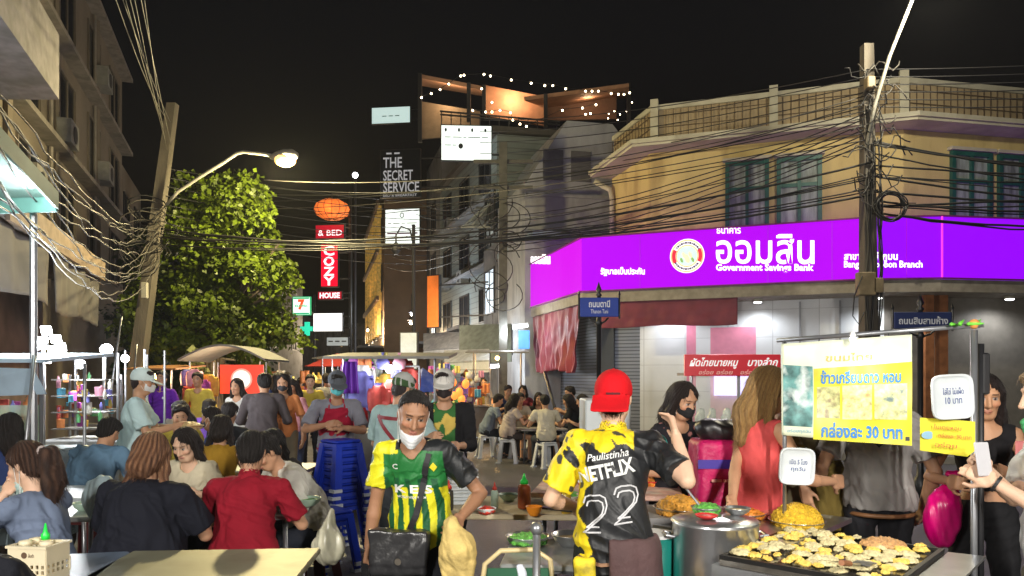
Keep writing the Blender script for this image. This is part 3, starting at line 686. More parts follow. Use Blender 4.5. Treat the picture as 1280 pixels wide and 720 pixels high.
def chainwall(mb, ch, z0, z1, o0, o1, zz0=None):
    """band following the chain between two outward offsets"""
    a = offset_chain(ch, o0); b = offset_chain(ch, o1)
    for i in range(len(ch) - 1):
        q = [a[i], a[i + 1], b[i + 1], b[i]]
        mb.add([(p.x, p.y, z0) for p in q] + [(p.x, p.y, z1) for p in q], [(3, 2, 1, 0), (4, 5, 6, 7), (0, 1, 5, 4), (1, 2, 6, 5), (2, 3, 7, 6), (3, 0, 4, 7)])
CH = [A0, A1, A2, A3]
mb = MB(); chainwall(mb, CH, 6.905, 6.96, -.3, .62); chainwall(mb, CH, 6.962, 7.06, -.3, .68); mb.build('cornice', TRIM, bank)
mb = MB(); chainwall(mb, CH, 7.063, 7.92, -.5, -.06); mb.build('parapet', BEIGE, bank)
mb = MB(); chainwall(mb, CH, 7.922, 8.04, -.53, .0)
mb.build('coping', TRIM, bank)
RAIL = mat('dark_rail', (.10, .07, .045), .6)
off = offset_chain(CH, -.02)
for i in range(3):
    a, b = off[i], off[i + 1]; L_ = (b - a).length; n = int(L_ / .17); mb = MB(); d = (b - a).normalized()
    for k in range(n + 1):
        p = a + d * (k * L_ / n); mb.bar(p + Vector((0, 0, 7.08)), p + Vector((0, 0, 7.91)), .016)
    for z in (7.25, 7.5, 7.78): mb.bar(a + Vector((0, 0, z)), b + Vector((0, 0, z)), .014)
    mb.build('parapet_grille', RAIL, bank)
for px in (818, 967, 1130):
    a = onplane(px, 200, off[1], off[2] - off[1]); mb = MB(); mb.obox((a.x, a.y, 7.55), off[2] - off[1], (off[2] - off[1]).cross(Vector((0, 0, 1))), (0, 0, 1), .09, .06, .62); mb.build('parapet_post', TRIM, bank)
mb = MB(); p = onplane(769, 250, A0, A1 - A0) + O(A0, A1, .09)
mb.tube([(p.x - .45, p.y + .1, 6.8), (p.x - .05, p.y, 6.55), (p.x, p.y, 6.3), (p.x, p.y, 3.9)], .07, 10); mb.build('drainpipe', TRIM, bank, smooth=True)
def bank_window(px0, px1, i):
    a, b = seg[i]; d = (b - a).normalized(); o = O(a, b, 1.0)
    p = onplane(px0, 300, a, d); q = onplane(px1, 300, a, d); p.z = q.z = 0; w = (q - p).length / 2; c = (p + q) / 2
    f = MB(); zc, zh = 5.55, .95
    for s_ in (-1, 1): f.obox(c + d * s_ * (w - .04) + o * .03 + Vector((0, 0, zc)), d, o, (0, 0, 1), .045, .06, zh)
    f.obox(c + o * .032 + Vector((0, 0, zc)), d, o, (0, 0, 1), .035, .05, zh - .09)
    for z in (zc - zh + .045, zc + zh - .045): f.obox(c + o * .031 + Vector((0, 0, z)), d, o, (0, 0, 1), w - .09, .058, .045)
    f.obox(c + o * .028 + Vector((0, 0, zc + .32)), d, o, (0, 0, 1), w - .09, .04, .04)
    fr = f.build('window', GREEN, bank)
    g = MB(); g.obox(c + o * .012 + Vector((0, 0, zc)), d, o, (0, 0, 1), w - .02, .01, zh - .02); g.build('pane', PANE, fr if False else fr)
    e = MB(); e.obox(c + o * .06 + Vector((0, 0, zc + zh + .05)), d, o, (0, 0, 1), w + .06, .07, .035); e.build('lintel', TRIM, fr)
for w_ in ((907, 961, 1), (971, 1027, 1), (1187, 1237, 2), (1246, 1302, 2)): bank_window(*w_)
SGN = [Vector((.53, 21.3, 0)), Vector((1.62, 17.2, 0)), Vector((7.3, 14.97, 0)), Vector((8.62, 14.85, 0)), Vector((13.5, 15.6, 0))]
# ground floor: slab under the sign, wall behind it
mb = MB(); chainwall(mb, SGN, 3.30, 3.548, -1.35, -.02); chainwall(mb, SGN, 3.55, 3.74, -2.2, -.27); mb.build('canopy_slab', mat('canopy_plaster', (.30, .27, .23), .8, var=.2), bank)
GW = offset_chain(SGN, -1.05)
gd = GW[2] - GW[1]
def gpix(x): p = onplane(x, 400, GW[1], gd); p.z = 0; return p
TILE = brickmat('white_wall_tiles', (.60, .62, .64), (.57, .59, .61), (.40, .41, .43), .62, .62, .006, .3)
SHUT = brickmat('roller_shutter', (.20, .22, .27), (.17, .19, .24), (.05, .055, .07), 50, .085, .012, .4, .6)
TAUPE = mat('taupe_panel', (.22, .20, .17), .5, var=.12)
mb = MB(); mb.wall(gpix(752), gpix(800), .14, 3.3, .1); mb.build('shutter', SHUT, bank)
mb = MB(); mb.wall(gpix(800), gpix(858), .14, 3.3, .1); mb.build('tiled_wall', TILE, bank)
mb = MB(); mb.wall(gpix(945), gpix(1105), .14, 3.3, .1); mb.build('tiled_wall', TILE, bank)
mb = MB(); a = gpix(1105); b = GW[3]; mb.wall(a, b, .14, 3.3, .1); mb.wall(GW[3], GW[4], .14, 3.3, .1); mb.build('panel_wall', TAUPE, bank)
mb = MB(); mb.wall(GW[1], gpix(752), .14, 3.3, .1); mb.build('dark_doorway', mat('dark_door', (.025, .03, .04), .4), bank)
mb = MB(); mb.wall(GW[0] + (GW[0] - GW[1]) * .2, GW[1], .14, 3.3, .1); mb.build('side_shutter', SHUT, bank)
PINK = mat('pink_panel', (.60, .20, .30), .35, var=.1); PINK2 = mat('pale_pink_panel', (.68, .42, .50), .3, var=.12)
for x0, x1, z0, z1, m in ((858, 870, .14, 3.3, PINK), (870, 888, .14, 3.3, TILE), (888, 945, .14, 2.0, PINK2), (888, 945, 2.0, 2.72, PINK), (888, 945, 2.72, 3.3, TILE)):
    mb = MB(); mb.wall(gpix(x0), gpix(x1), z0, z1, .1); mb.build('cash_machine_panel', m, bank)
mb = MB(); n_ = O(GW[1], GW[2], .05); p, q = gpix(893) + n_, gpix(940) + n_; mb.wall(q, p, 1.15, 1.85, .04); mb.build('screen', mat('lit_screen', (.5, .5, .95), .3, emit=(.55, .50, 1), estr=1.6), bank)
mb = MB(); u_ = gd.normalized()
for x0 in (1000, 1050, 1093):
    p = gpix(x0) + O(GW[1], GW[2], .02); mb.obox((p.x, p.y, 1.7), u_, (u_.y, -u_.x, 0), (0, 0, 1), .02, .03, 1.55)
mb.build('wall_joint', mat('grey_joint', (.3, .31, .33), .5), bank)
for px in (1148, 1165):
    p = onplane(px, 450, GW[3], GW[4] - GW[3]) + Vector((0, -.35, 0)); mb = MB(); mb.box(p.x - .09, p.y - .09, .14, p.x + .09, p.y + .09, 3.3); mb.build('brown_column', mat('brown_wood', (.30, .12, .05), .5, var=.3), bank)
mb = MB(); mb.box(8.9, 14.3, 3.0, 9.0, 14.31, 3.01)
# ceiling downlights of the bank arcade
for x in (838, 947, 1097, 1262):
    p = onplane(x, 400, offset_chain(SGN, -.55)[1], gd) if x < 1110 else onplane(x, 400, offset_chain(SGN, -.5)[3], SGN[4] - SGN[3])
    t = thing('arcade_lamp', 'round ceiling lamp %s under the bank canopy' % {838: 'nearest the maroon tarpaulin', 947: 'above the pink cash machines', 1097: 'behind the concrete pole', 1262: 'farthest right'}[x], 'ceiling lamp', (p.x, p.y, 3.2), group='lamps under the bank canopy')
    mb = MB(); mb.lathe((p.x, p.y, 3.235), [(.10, .06), (.10, 0), (.085, -.005)], 16); mb.build('housing', TRIM, t)
    mb = MB(); mb.lathe((p.x, p.y, 3.215), [(.083, .012), (.083, .0), (.05, -.01)], 16); mb.build('diffuser', glow('arcade', (.95, .97, 1), 9), t)
    lamp('arcade_light', (p.x, p.y, 3.15), 60, (.93, .96, 1), 'SPOT', .09, (0, 0, 0), 165, t)

# ------------------------------------------------------------------ purple sign
PUR = mat('lit_purple', (.06, .0, .12), .8, spec=.1, emit=(.46, .0, .88), estr=.98, var=.05)
PURM = mat('lit_magenta', (.08, .0, .1), .8, spec=.1, emit=(.62, .0, .80), estr=1.0, var=.05)
PURV = mat('lit_violet', (.05, .0, .12), .8, spec=.1, emit=(.30, .0, .95), estr=.98, var=.05)
WHL = mat('lit_white_letters', (.9, .9, .9), .4, emit=(1, .93, 1), estr=1.15)
sg = thing('bank_sign', 'long glowing purple fascia sign with white Thai lettering and round crest', 'sign', (4.5, 16, 3.55))
FR = mat('sign_edge', (.22, .02, .2), .5)
for i in range(4):
    a, b = SGN[i], SGN[i + 1]; mb = MB(); mb.wall(a, b, 3.58, 4.80, .25); mb.build('light_box', PURM if i == 0 else (PUR if i == 1 else PURV), sg)
    d = (b - a).normalized(); o = O(a, b, .012); mb = MB()
    for z in (3.565, 4.815): mb.obox((a + b) / 2 + o + Vector((0, 0, z)), d, o, (0, 0, 1), (b - a).length / 2, .03, .014)
    mb.build('edge_trim', FR, sg)
for i in (2, 3):
    mb = MB(); a = SGN[i]; mb.box(a.x - .012, a.y - .05, 3.58, a.x + .012, a.y - .02, 4.8); mb.build('panel_joint', mat('lit_joint', (.8, .05, .6), .4, emit=(.9, .04, .6), estr=.9), sg)
sd_ = (SGN[2] - SGN[1]).normalized(); so_ = O(SGN[1], SGN[2], .006)
def signtext(name, body, x, y, w, h, m=WHL, bold=.03, slant=0., depth=.02):
    c = onplane(x, y, SGN[1] + so_, sd_); k = F / c.y
    return lettering(name, body, c, sd_, w / k / (sd_.x - sd_.y * (x - CX) / F) , h / k, m, sg, bold=bold, slant=slant, depth=depth)
def px_w(x0, x1, y, P, d): return (onplane(x1, y, P, d) - onplane(x0, y, P, d)).length
def signrow(name, body, x0, x1, y0, y1, m=WHL, bold=.03, slant=0., P=None, d=None, par=None, depth=.02):
    P = P if P is not None else SGN[1] + so_; d = d if d is not None else sd_
    a, b = onplane(x0, (y0 + y1) / 2, P, d), onplane(x1, (y0 + y1) / 2, P, d); c = (a + b) / 2
    if a.x > b.x and abs(d.x) < 0: a, b = b, a
    return lettering(name, body, c, b - a, (b - a).length, (y1 - y0) / F * c.y, m, par or sg, bold=bold, slant=slant, depth=depth)
signrow('large_lettering', 'ออมสิน', 895, 1018, 293, 330, bold=.012)
signrow('small_lettering', 'ธนาคาร', 896, 926, 285, 292, bold=.01)
signrow('latin_lettering', 'Government Savings Bank', 895, 1017, 330, 341, bold=.03)
signrow('slogan_lettering', 'รัฐบาลเป็นประกัน', 751, 806, 334, 345, bold=.02)
signrow('branch_lettering', 'สาขาบางลำภูบน', 1055, 1122, 315, 328, bold=.02)
signrow('branch_latin_lettering', 'Banglumpoobon Branch', 1055, 1153, 326, 337, bold=.02)
ld = (SGN[1] - SGN[0]).normalized(); lo_ = O(SGN[0], SGN[1], .008)
signrow('side_lettering', 'ออมสิน', 664, 688, 318, 330, P=SGN[0] + lo_, d=ld, bold=.03)
c = onplane(859, 320, SGN[1] + so_ * 1.5, sd_); on = O(SGN[1], SGN[2], 1)
def disc(name, r0, r1, m, k0, n=40):
    mb = MB(); mb.lathe(c + on * k0, [(r0, -.004), (r1, -.004), (r1, .006), (r0, .006)], n, on, ring=r0 > .01); return mb.build(name, m, sg, smooth=False)
disc('crest_disc', .001, .375, mat('lit_crest_white', (.9, .9, .9), .4, emit=(1, .95, 1), estr=.95), .006)
disc('crest_ring', .335, .355, mat('crest_gold', (.7, .5, .1), .4, emit=(.8, .55, .15), estr=.5), .016)
disc('crest_inner_ring', .225, .245, mat('crest_gold', (.7, .5, .1)), .016)
disc('crest_field', .001, .222, mat('crest_sky', (.5, .8, .75), .4, emit=(.62, .86, .80), estr=.75), .012)
upv = Vector((0, 0, 1))
for k in (0, 1):
    mb = MB(); s_ = 1 if k else -1
    pts = [c + on * .02 + sd_ * (s_ * r_ * math.cos(a)) + upv * r_ * math.sin(a) for r_, rng in ((.33, range(-4, 5)), (.25, range(4, -5, -1))) for a in (R(q * 7) for q in rng)]
    mb.slab(pts, .006); mb.build('crest_red_band', mat('crest_red', (.7, .02, .05), .4, emit=(.75, .02, .06), estr=.7), sg)
for k, (dx, dz, rr_) in enumerate(((-.07, .02, .06), (.07, .02, .06), (0, -.06, .09), (-.12, -.09, .05), (.12, -.09, .05))):
    mb = MB(); q_ = c + on * .022 + sd_ * dx + upv * dz; mb.lathe(q_, [(.001, 0), (rr_, 0), (rr_ * .6, .008)], 10, on, .6, 1.2); mb.build('crest_foliage' if k > 2 else 'crest_figure', mat('crest_green', (.25, .5, .15), .5, emit=(.35, .55, .2), estr=.5) if k > 2 else mat('crest_figure', (.9, .85, .5), .5, emit=(.9, .85, .6), estr=.6), sg)
for i in range(26):
    a = R(30 + i * 120 / 13) if i < 13 else R(210 + (i - 13) * 120 / 13); q_ = c + on * .018 + sd_ * .29 * math.cos(a) + upv * .29 * math.sin(a)
    mb = MB(); mb.obox(q_, sd_ * -math.sin(a) + upv * math.cos(a), on, sd_ * math.cos(a) + upv * math.sin(a), .013 + .01 * (i % 2), .003, .022)
    mb.build('crest_letter_stroke', mat('crest_ink', (.12, .10, .3), .5), sg)

# maroon tarpaulins hung under the sign
TARP = mat('maroon_tarp', (.19, .035, .06), .5, var=.22, vscale=2.5, bump=.03, bscale=5, spec=.35)
def tarp(name, label, P0, P1, ztop, zbot, n, amp, seedv, gather=0.):
    rs = random.Random(seedv); d = P1 - P0; o = Vector((d.y, -d.x, 0)).normalized(); ph = [rs.uniform(0, 6) for _ in range(6)]
    def fn(u, v):
        f = amp * (math.sin(u * n * 6.28 + ph[0] + 1.4 * math.sin(v * 3 + ph[1])) + .6 * math.sin(u * n * 2.3 * 6.28 + ph[2] + v * 4) + .4 * math.sin((u + v) * 17 + ph[3]))
        w = u + gather * v * (.5 - u) * .6; z = ztop + (zbot - ztop) * v * (1 + .03 * math.sin(u * 9 + ph[4])) - .03 * math.sin(math.pi * u * 4) ** 2 * (1 - v)
        p = P0 + d * w + o * (f * (.4 + v)); return (p.x, p.y, z)
    mb = MB(); mb.grid(fn, 110, 40); ob = mb.solid(name, TARP, None, .004); tag(ob, label, 'tarpaulin', 'maroon tarpaulins hung under the purple sign'); return ob
o1 = offset_chain(SGN, -.10)
a = onplane(752, 400, o1[1], sd_); b = onplane(922, 400, o1[1], sd_); a.z = b.z = 0
tarp('tarpaulin', 'wide creased maroon tarpaulin stretched under the purple sign front', a, b, 3.36, 2.72, 4, .007, 4)
a = onplane(666, 400, o1[0], ld); b = onplane(727, 400, o1[0], ld); a.z = b.z = 0
tarp('tarpaulin', 'long maroon tarpaulin hanging in folds below the left end of the purple sign', a, b, 3.34, 1.72, 6, .038, 9, .35)

# ------------------------------------------------------------------ generic buildings
def bldg(label, poly, z1, m, cat='building', z0=0., group=None, name='shophouse'):
    """poly: plan corners (anticlockwise); returns the thing with its wall and flat roof"""
    cx_ = sum(p[0] for p in poly) / len(poly); cy_ = sum(p[1] for p in poly) / len(poly)
    t = thing(name, label, cat, (cx_, cy_, z0), group=group); mb = MB(); mb.prism(poly, z0, z1); mb.build('wall', m, t)
    return t
def facade_pt(a, b, u, z, o=0.):
    a = Vector((a[0], a[1], 0)); b = Vector((b[0], b[1], 0)); d = (b - a); n = d.normalized().cross(Vector((0, 0, 1))); p = a + d * u + n * o; p.z = z; return p
def fbox(mb, a, b, u0, u1, z0, z1, o0, o1):
    a3 = Vector((a[0], a[1], 0)); b3 = Vector((b[0], b[1], 0)); d = (b3 - a3).normalized(); n = d.cross(Vector((0, 0, 1)))
    c = (facade_pt(a, b, u0, z0, o0) + facade_pt(a, b, u1, z1, o1)) / 2; mb.obox(c, d, n, (0, 0, 1), abs(u1 - u0) * (b3 - a3).length / 2, abs(o1 - o0) / 2, abs(z1 - z0) / 2)
DGL = mat('dark_glass', (.02, .022, .028), .12, var=.3, spec=.6)
def windows(t, a, b, rows, cols, z0, dz, h_, w_, mframe, pane=None, o=.0, lit=None):
    L_ = (Vector(a[:2]) - Vector(b[:2])).length
    for r in range(rows):
        for c_ in range(cols):
            u = (c_ + .5) / cols; z = z0 + r * dz; f = MB(); hw = w_ / 2 / L_; e = .06
            fbox(f, a, b, u - hw, u - hw + e / L_, z, z + h_, o - .02, o + .05); fbox(f, a, b, u + hw - e / L_, u + hw, z, z + h_, o - .02, o + .05)
            fbox(f, a, b, u - hw + e / L_, u + hw - e / L_, z, z + e, o - .02, o + .048); fbox(f, a, b, u - hw + e / L_, u + hw - e / L_, z + h_ - e, z + h_, o - .02, o + .048); fbox(f, a, b, u - .03 / L_, u + .03 / L_, z + e, z + h_ - e, o - .02, o + .04)
            fr = f.build('window', mframe, t); g = MB(); fbox(g, a, b, u - hw + .01, u + hw - .01, z + .02, z + h_ - .02, o + .002, o + .018)
            g.build('pane', (lit if lit and (r * 7 + c_ * 3) % 5 == 0 else (pane or DGL)), fr)

# right side of the street, behind the bank
DIRS = Vector((-.26, 1, 0)).normalized()
def fp(Y, o=0.):
    """street facade line on the right; o metres into the street"""
    return (1.6 - .26 * (Y - 17.2) - o, Y - o * .26)
GREYW = mat('grey_render', (.33, .34, .37), .8, var=.3, vscale=1.6, stain=((.10, .10, .11), 1.6, .7), stretch=(1, 1, .4))
DGREY = mat('dark_render', (.19, .19, .20), .8, var=.3, vscale=.8, stain=((.07, .07, .07), 1.5, .7))
BRNW = mat('brown_render', (.24, .15, .09), .8, var=.25, vscale=.7)
SHEET = brickmat('corrugated_sheet', (.30, .34, .33), (.25, .29, .28), (.18, .2, .2), 60, .22, .02, .5, .5)
DARKF = mat('dark_frame', (.03, .03, .035), .5)
WOODL = mat('terrace_timber', (.45, .24, .14), .7, var=.2)
WARM = glow('warm_window', (1, .62, .25), .9); COOL = glow('cool_window', (.7, .85, 1), .8)
# grey gabled house beside the bank
a, b = fp(21.7), fp(25.2)
t = bldg('pale grey gabled shophouse rising between the bank and the dark siding wall', [(a[0] - .05, a[1]), (a[0] + 6, a[1] + 1.4), (b[0] + 6, b[1] + 1.4), b], 7.3, GREYW)
mb = MB(); x0, y0 = a; p0, p1, p2 = (x0, y0, 7.3), (x0 + 6, y0 + 1.4, 7.3), (x0 + 1.5, y0 + .36, 9.3)
mb.add([(x0, y0, 7.3), (x0 + 1.2, y0 + .28, 9.2), (x0 + 2.6, y0 + .6, 9.2), (x0 + 4.2, y0 + 1, 7.3), (b[0], b[1], 7.3), (b[0] + 1.2, b[1] + .28, 9.2), (b[0] + 2.6, b[1] + .6, 9.2), (b[0] + 4.2, b[1] + 1, 7.3)],
       [(0, 1, 2, 3), (7, 6, 5, 4), (0, 4, 5, 1), (1, 5, 6, 2), (2, 6, 7, 3), (3, 7, 4, 0)])
mb.build('gable', GREYW, t)
mb = MB(); fbox(mb, fp(21.0), fp(25.2), 0, 1, 5.6, 5.75, -.02, 1.1); mb.build('canopy', mat('pale_blue_canopy', (.28, .36, .42), .6), t)
windows(t, fp(21.7), fp(25.2), 1, 2, 6.0, 1, 1.2, 1.1, DARKF)
mb = MB(); fbox(mb, fp(21.7), fp(25.2), .02, .98, 2.9, 3.4, .01, .5); mb.build('awning', mat('grey_awning', (.22, .23, .26), .7), t)
mb = MB(); fbox(mb, fp(21.7), fp(25.2), .05, .95, .14, 2.6, .01, .06); mb.build('shutter', SHUT, t)
# dark siding building with rooftop terrace
a, b, c2, d2 = (-.55, 27.5), (-3.55, 36.5), (5, 38), (6.5, 29)
t = bldg('tall grey sided building with a timber rooftop terrace and string lights', [a, d2, c2, b], 10.6, SHEET)
mb = MB(); mb.slab([(-.75, 27.3, 10.86), (6.6, 28.8, 10.86), (5.1, 38.2, 10.86), (-3.8, 36.6, 10.86)], .22); mb.build('roof_slab', mat('slab_concrete', (.12, .11, .10), .8), t)
windows(t, b, a, 3, 3, 3.7, 2.5, 1.4, 1.6, DARKF)
for k in range(3):
    mb = MB(); fbox(mb, b, a, .0, 1, 3.2 + k * 2.5, 3.33 + k * 2.5, .0, .45); mb.build('balcony_ledge', GREYW, t)
mb = MB(); p = onz(560, 300, 11.2); mb.box(-1.9, 27.4, 9.0, -.6, 27.8, 9.02)
CAB_ = mat('black_cable', (.012, .012, .013), .5)
# terrace pieces
def wedge(name, pts, th, m, par): mb = MB(); mb.slab(pts, th); return mb.build(name, m, par)
Yt = 31.
roofm = mat('timber_lit_tone', (.50, .27, .16), .7, var=.15, vscale=3)  # lamp light on the timber is put into this paler colour
tr = thing('rooftop_terrace', 'timber framed rooftop terrace with sloping roof above the grey siding', 'terrace', (0, 31, 11.9))
wedge('roof_panel', [at(527, 93, 31), at(605, 108, 31), at(605, 116, 34), at(527, 103, 34)], .15, roofm, tr)
wedge('roof_panel', [at(655, 121, 31), at(786, 104, 31), at(786, 118, 35), at(690, 134, 35)], .15, roofm, tr)
wedge('back_wall', [at(606, 108, 33), at(680, 122, 33), at(680, 158, 33), at(606, 146, 33)], .15, roofm, tr)
wedge('back_wall', [at(682, 133, 34), at(770, 122, 34), at(770, 150, 34), at(682, 152, 34)], .15, mat('timber_dim_tone', (.16, .09, .06), .8), tr)  # same timber darkened in colour to stand for shade
wedge('side_wall', [at(528, 128, 32), at(600, 140, 32), at(600, 168, 32), at(524, 175, 32)], .1, mat('beige_terrace_wall', (.30, .22, .14), .8), tr)
for x, y0, y1, Y in ((525, 92, 178, 31), (586, 104, 152, 31), (605, 107, 150, 31), (682, 118, 160, 31), (786, 104, 165, 33)):
    mb = MB(); mb.bar(at(x, y0, Y), at(x, y1, Y), .16); mb.build('post', DARKF, tr)
mb = MB()
for y in (139, 143): mb.bar(at(550, y, 30.6), at(700, y + 13, 30.6), .06)
for x in range(552, 700, 12): mb.bar(at(x, 139 + (x - 550) * .09, 30.6), at(x, 158 + (x - 550) * .09, 30.6), .04)
mb.build('railing', DARKF, tr)
BULB = glow('festoon_bulb', (1, .80, .50), 14)
for k, (x, y) in enumerate(((527, 122), (539, 117), (550, 112), (561, 105), (576, 95), (580, 94), (605, 93), (613, 95), (602, 111), (639, 100), (664, 104), (681, 107), (691, 107), (707, 111), (615, 128), (625, 138), (638, 141), (591, 138), (607, 140), (615, 140), (641, 150), (650, 155), (658, 158), (703, 138), (728, 135), (745, 131), (732, 114), (740, 114), (748, 114), (764, 117), (773, 118), (780, 118), (787, 116), (761, 142), (768, 139), (775, 143), (783, 139), (790, 128), (760, 148), (772, 150), (732, 143), (738, 142))):
    far = x > 755 and y > 120; mb = MB(); mb.sphere(at(x, y, 30.2 if not far else 32), .028 if far else .042, 8); tag(mb.build('festoon_bulb', BULB, smooth=True), 'small warm bulb of the rooftop terrace string lights', 'bulb', 'bulbs of the rooftop string lights')
for k, pts_ in enumerate((((527, 122), (539, 117), (550, 112), (561, 105), (576, 95), (605, 93), (639, 100), (664, 104), (691, 107), (707, 111), (732, 114), (748, 114), (764, 117), (787, 116)), ((591, 138), (607, 140), (615, 140), (625, 138), (638, 141), (641, 150), (650, 155), (658, 158), (703, 138), (728, 135), (745, 131)))):
    mb = MB(); mb.tube([at(x, y - 1.2, 30.22) for x, y in pts_], .012, 5); tag(mb.build('string_light_wire', CAB_, smooth=True), ('upper thin cord' if k == 0 else 'lower thin cord') + ' of the rooftop string lights', 'cord')
lamp('terrace_light', at(640, 118, 32.2), 120, (1, .62, .35), size=.3, parent=tr); lamp('terrace_light', at(735, 122, 32.6), 90, (1, .62, .35), size=.3, parent=tr); lamp('terrace_light', at(560, 124, 31.3), 50, (1, .7, .42), size=.3, parent=tr)

# a row of street buildings further on
row = [('narrow grey shophouse with roller shutter next to the gabled house', 25.3, 27.4, 6.2, DGREY), ('dark narrow building behind the secret bar sign', 36.8, 42, 13.2, DGREY), ('brown facade with yellow lit columns beside the lantern', 42.2, 56, 12.3, BRNW), ('dark shophouse beyond the brown lit facade', 56.3, 70, 9.5, DGREY), ('far dark shophouse at the end of the street', 70.4, 96, 8.5, DGREY)]
for i, (lb, y0, y1, z1, m) in enumerate(row):
    oo = 2.3 if i == 2 else 0.; a, b = fp(y0, oo), fp(y1, oo); t = bldg(lb, [a, (a[0] + 6, a[1] + 1.5), (b[0] + 6, b[1] + 1.5), b], z1, m)
    windows(t, b, a, 2 if z1 < 9 else 3, max(1, int((y1 - y0) / 3)), 3.8, 2.7, 1.6, 1.5, DARKF, lit=WARM if i == 2 else COOL)
    mb = MB(); fbox(mb, b, a, 0.01, .99, 3.2, 3.32, .0, 1.4); mb.build('awning', DGREY, t)
    if i == 2:
        for k in range(6):
            mb = MB(); fbox(mb, b, a, .05 + k * .16, .075 + k * .16, 4, 11.6, .0, .25); mb.build('lit_column', mat('lit_gold', (.6, .35, .08), .5, emit=(1, .6, .12), estr=.16, var=.6), t)
        for k in range(3):
            mb = MB(); fbox(mb, b, a, .02, .98, 5.9 + 2.7 * k, 6.15 + 2.7 * k, .26, .4); mb.build('balcony_ledge', BRNW, t)
# lit metal panels and trusses on dark wall: balcony roof of the siding building
t = thing('lean_to_roof', 'sloping pale sheet roof with metal bracing in front of the grey siding', 'roof', at(650, 300, 26.5))
wedge('sheet', [at(576, 284, 26.6), at(634, 232, 26.6), at(668, 235, 28), at(628, 284, 28)], .08, mat('pale_sheet', (.42, .46, .46), .5, var=.3, vscale=2), t)
for q in (((590, 282), (628, 236)), ((604, 284), (643, 240)), ((576, 284), (668, 284)), ((640, 232), (640, 290))):
    mb = MB(); mb.bar(at(*q[0], 26.3), at(*q[1], 26.3), .05); mb.build('brace', mat('pale_steel', (.35, .36, .36), .4, metal=.5), t)
# ------------------------------------------------------------------ hanging street signs
WHITEB = glow('white_box', (.90, 1.0, .95), 1.05)
INK = mat('sign_ink', (.04, .045, .05), .6)
def street_sign(label, x0, y0, x1, y1, Y, face, texts=(), th=.12, yaw=-.12, bracket=True, name='shop_sign', edge=None, group=None):
    c = at((x0 + x1) / 2, (y0 + y1) / 2, Y); w = (x1 - x0) / F * Y; h_ = (y1 - y0) / F * Y; u = Vector((math.cos(yaw), math.sin(yaw), 0)); n = Vector((u.y, -u.x, 0))
    t = thing(name, label, 'sign', (c.x, c.y, c.z - h_ / 2), group=group)
    mb = MB(); mb.obox(c + n * .012, u, n, (0, 0, 1), w / 2 - .03, th / 2, h_ / 2 - .03); mb.build('sign_face', face, t)
    mb = MB()
    for s_ in (-1, 1):
        mb.obox(c + u * s_ * (w / 2 - .014), u, n, (0, 0, 1), .016, th / 2 + .01, h_ / 2); mb.obox(c + upv * s_ * (h_ / 2 - .014), u, n, (0, 0, 1), w / 2 - .031, th / 2 + .01, .016)
    mb.build('frame', edge or DARKF, t)
    if bracket:
        q = c + u * w / 2; ln_ = bracket if bracket is not True else min(max(.3, 1.6 - .26 * (c.y - 17.2) - q.x), 3.2); e = q + u * ln_
        for s_ in (-1, 1): mb = MB(); mb.bar(q + upv * h_ * .3 * s_, e + upv * h_ * .3 * s_, .05); mb.build('bracket', DARKF, t)
    for (nm, body, tx0, ty0, tx1, ty1, m, bold) in texts:
        k = Y / F; cc = c + u * (((tx0 + tx1) / 2 - (x0 + x1) / 2) * k) + upv * (((y0 + y1) / 2 - (ty0 + ty1) / 2) * k) + n * (th / 2 + .014)
        lettering(nm, body, cc, u, (tx1 - tx0) * k, (ty1 - ty0) * k, m, t, bold=bold, depth=.01)
    return t, c, u, n, w, h_
GREYL = mat('grey_letters', (.60, .62, .66), .5, emit=(.6, .62, .68), estr=.32)
NAVY = mat('black_navy_face', (.006, .008, .016), .4)
street_sign('black square bar sign with grey block letters', 475, 187, 527, 247, 34, NAVY, [('lettering', 'THE', 479, 197, 503, 210, GREYL, .012), ('lettering', 'SECRET', 479, 213, 517, 226, GREYL, .012), ('lettering', 'SERVICE', 479, 228, 525, 241, GREYL, .012), ('small_lettering', '– –', 483, 191, 500, 193, GREYL, 0), ('small_lettering', 'BED & BREAKFAST', 479, 243, 522, 246, GREYL, 0)])
street_sign('white lit sign box with small grey rows of writing under the black bar sign', 481, 261, 526, 307, 33, WHITEB, [('lettering', 'o', 500, 266, 506, 273, mat('sign_grey', (.3, .4, .4), .6), 0), ('lettering', '– –– – –––', 485, 279, 522, 280, mat('sign_pale', (.5, .6, .6), .6), 0), ('lettering', '–– ––– –', 484, 291, 523, 293, mat('sign_violet', (.35, .2, .35), .6), .02)])
g_, c_, u_2, n_2, w_2, h_2 = street_sign('large white lit billboard high on the grey siding', 551, 157, 615, 202, 27.25, WHITEB, [('lettering', '•    •    •    •', 556, 161, 608, 166, INK, 0), ('lettering', '–– ––– – –––– ––', 556, 172, 610, 173, mat('sign_grey', (.3, .4, .4)), 0), ('lettering', '•', 573, 180, 579, 187, INK, .02), ('lettering', '–– –', 556, 182, 570, 183, mat('sign_grey', (.3, .4, .4)), 0)], yaw=.06, bracket=.3)
lamp('billboard_spill', c_ + Vector((0, -.5, -1.6)), 10, (.85, 1, .95), 'POINT', .2, None, None, g_)
street_sign('small pale lit sign box at the roof edge above the street', 464, 134, 514, 155, 40, glow('dim_white', (.62, .80, .76), .75), [('lettering', '– – –', 478, 145, 500, 146, mat('sign_grey', (.3, .4, .4)), 0)], bracket=True)
street_sign('blank white lit sign box below the vertical red sign', 391, 391, 430, 415, 30, glow('plain_white', (1, 1, 1), 1.3), [], bracket=.25)
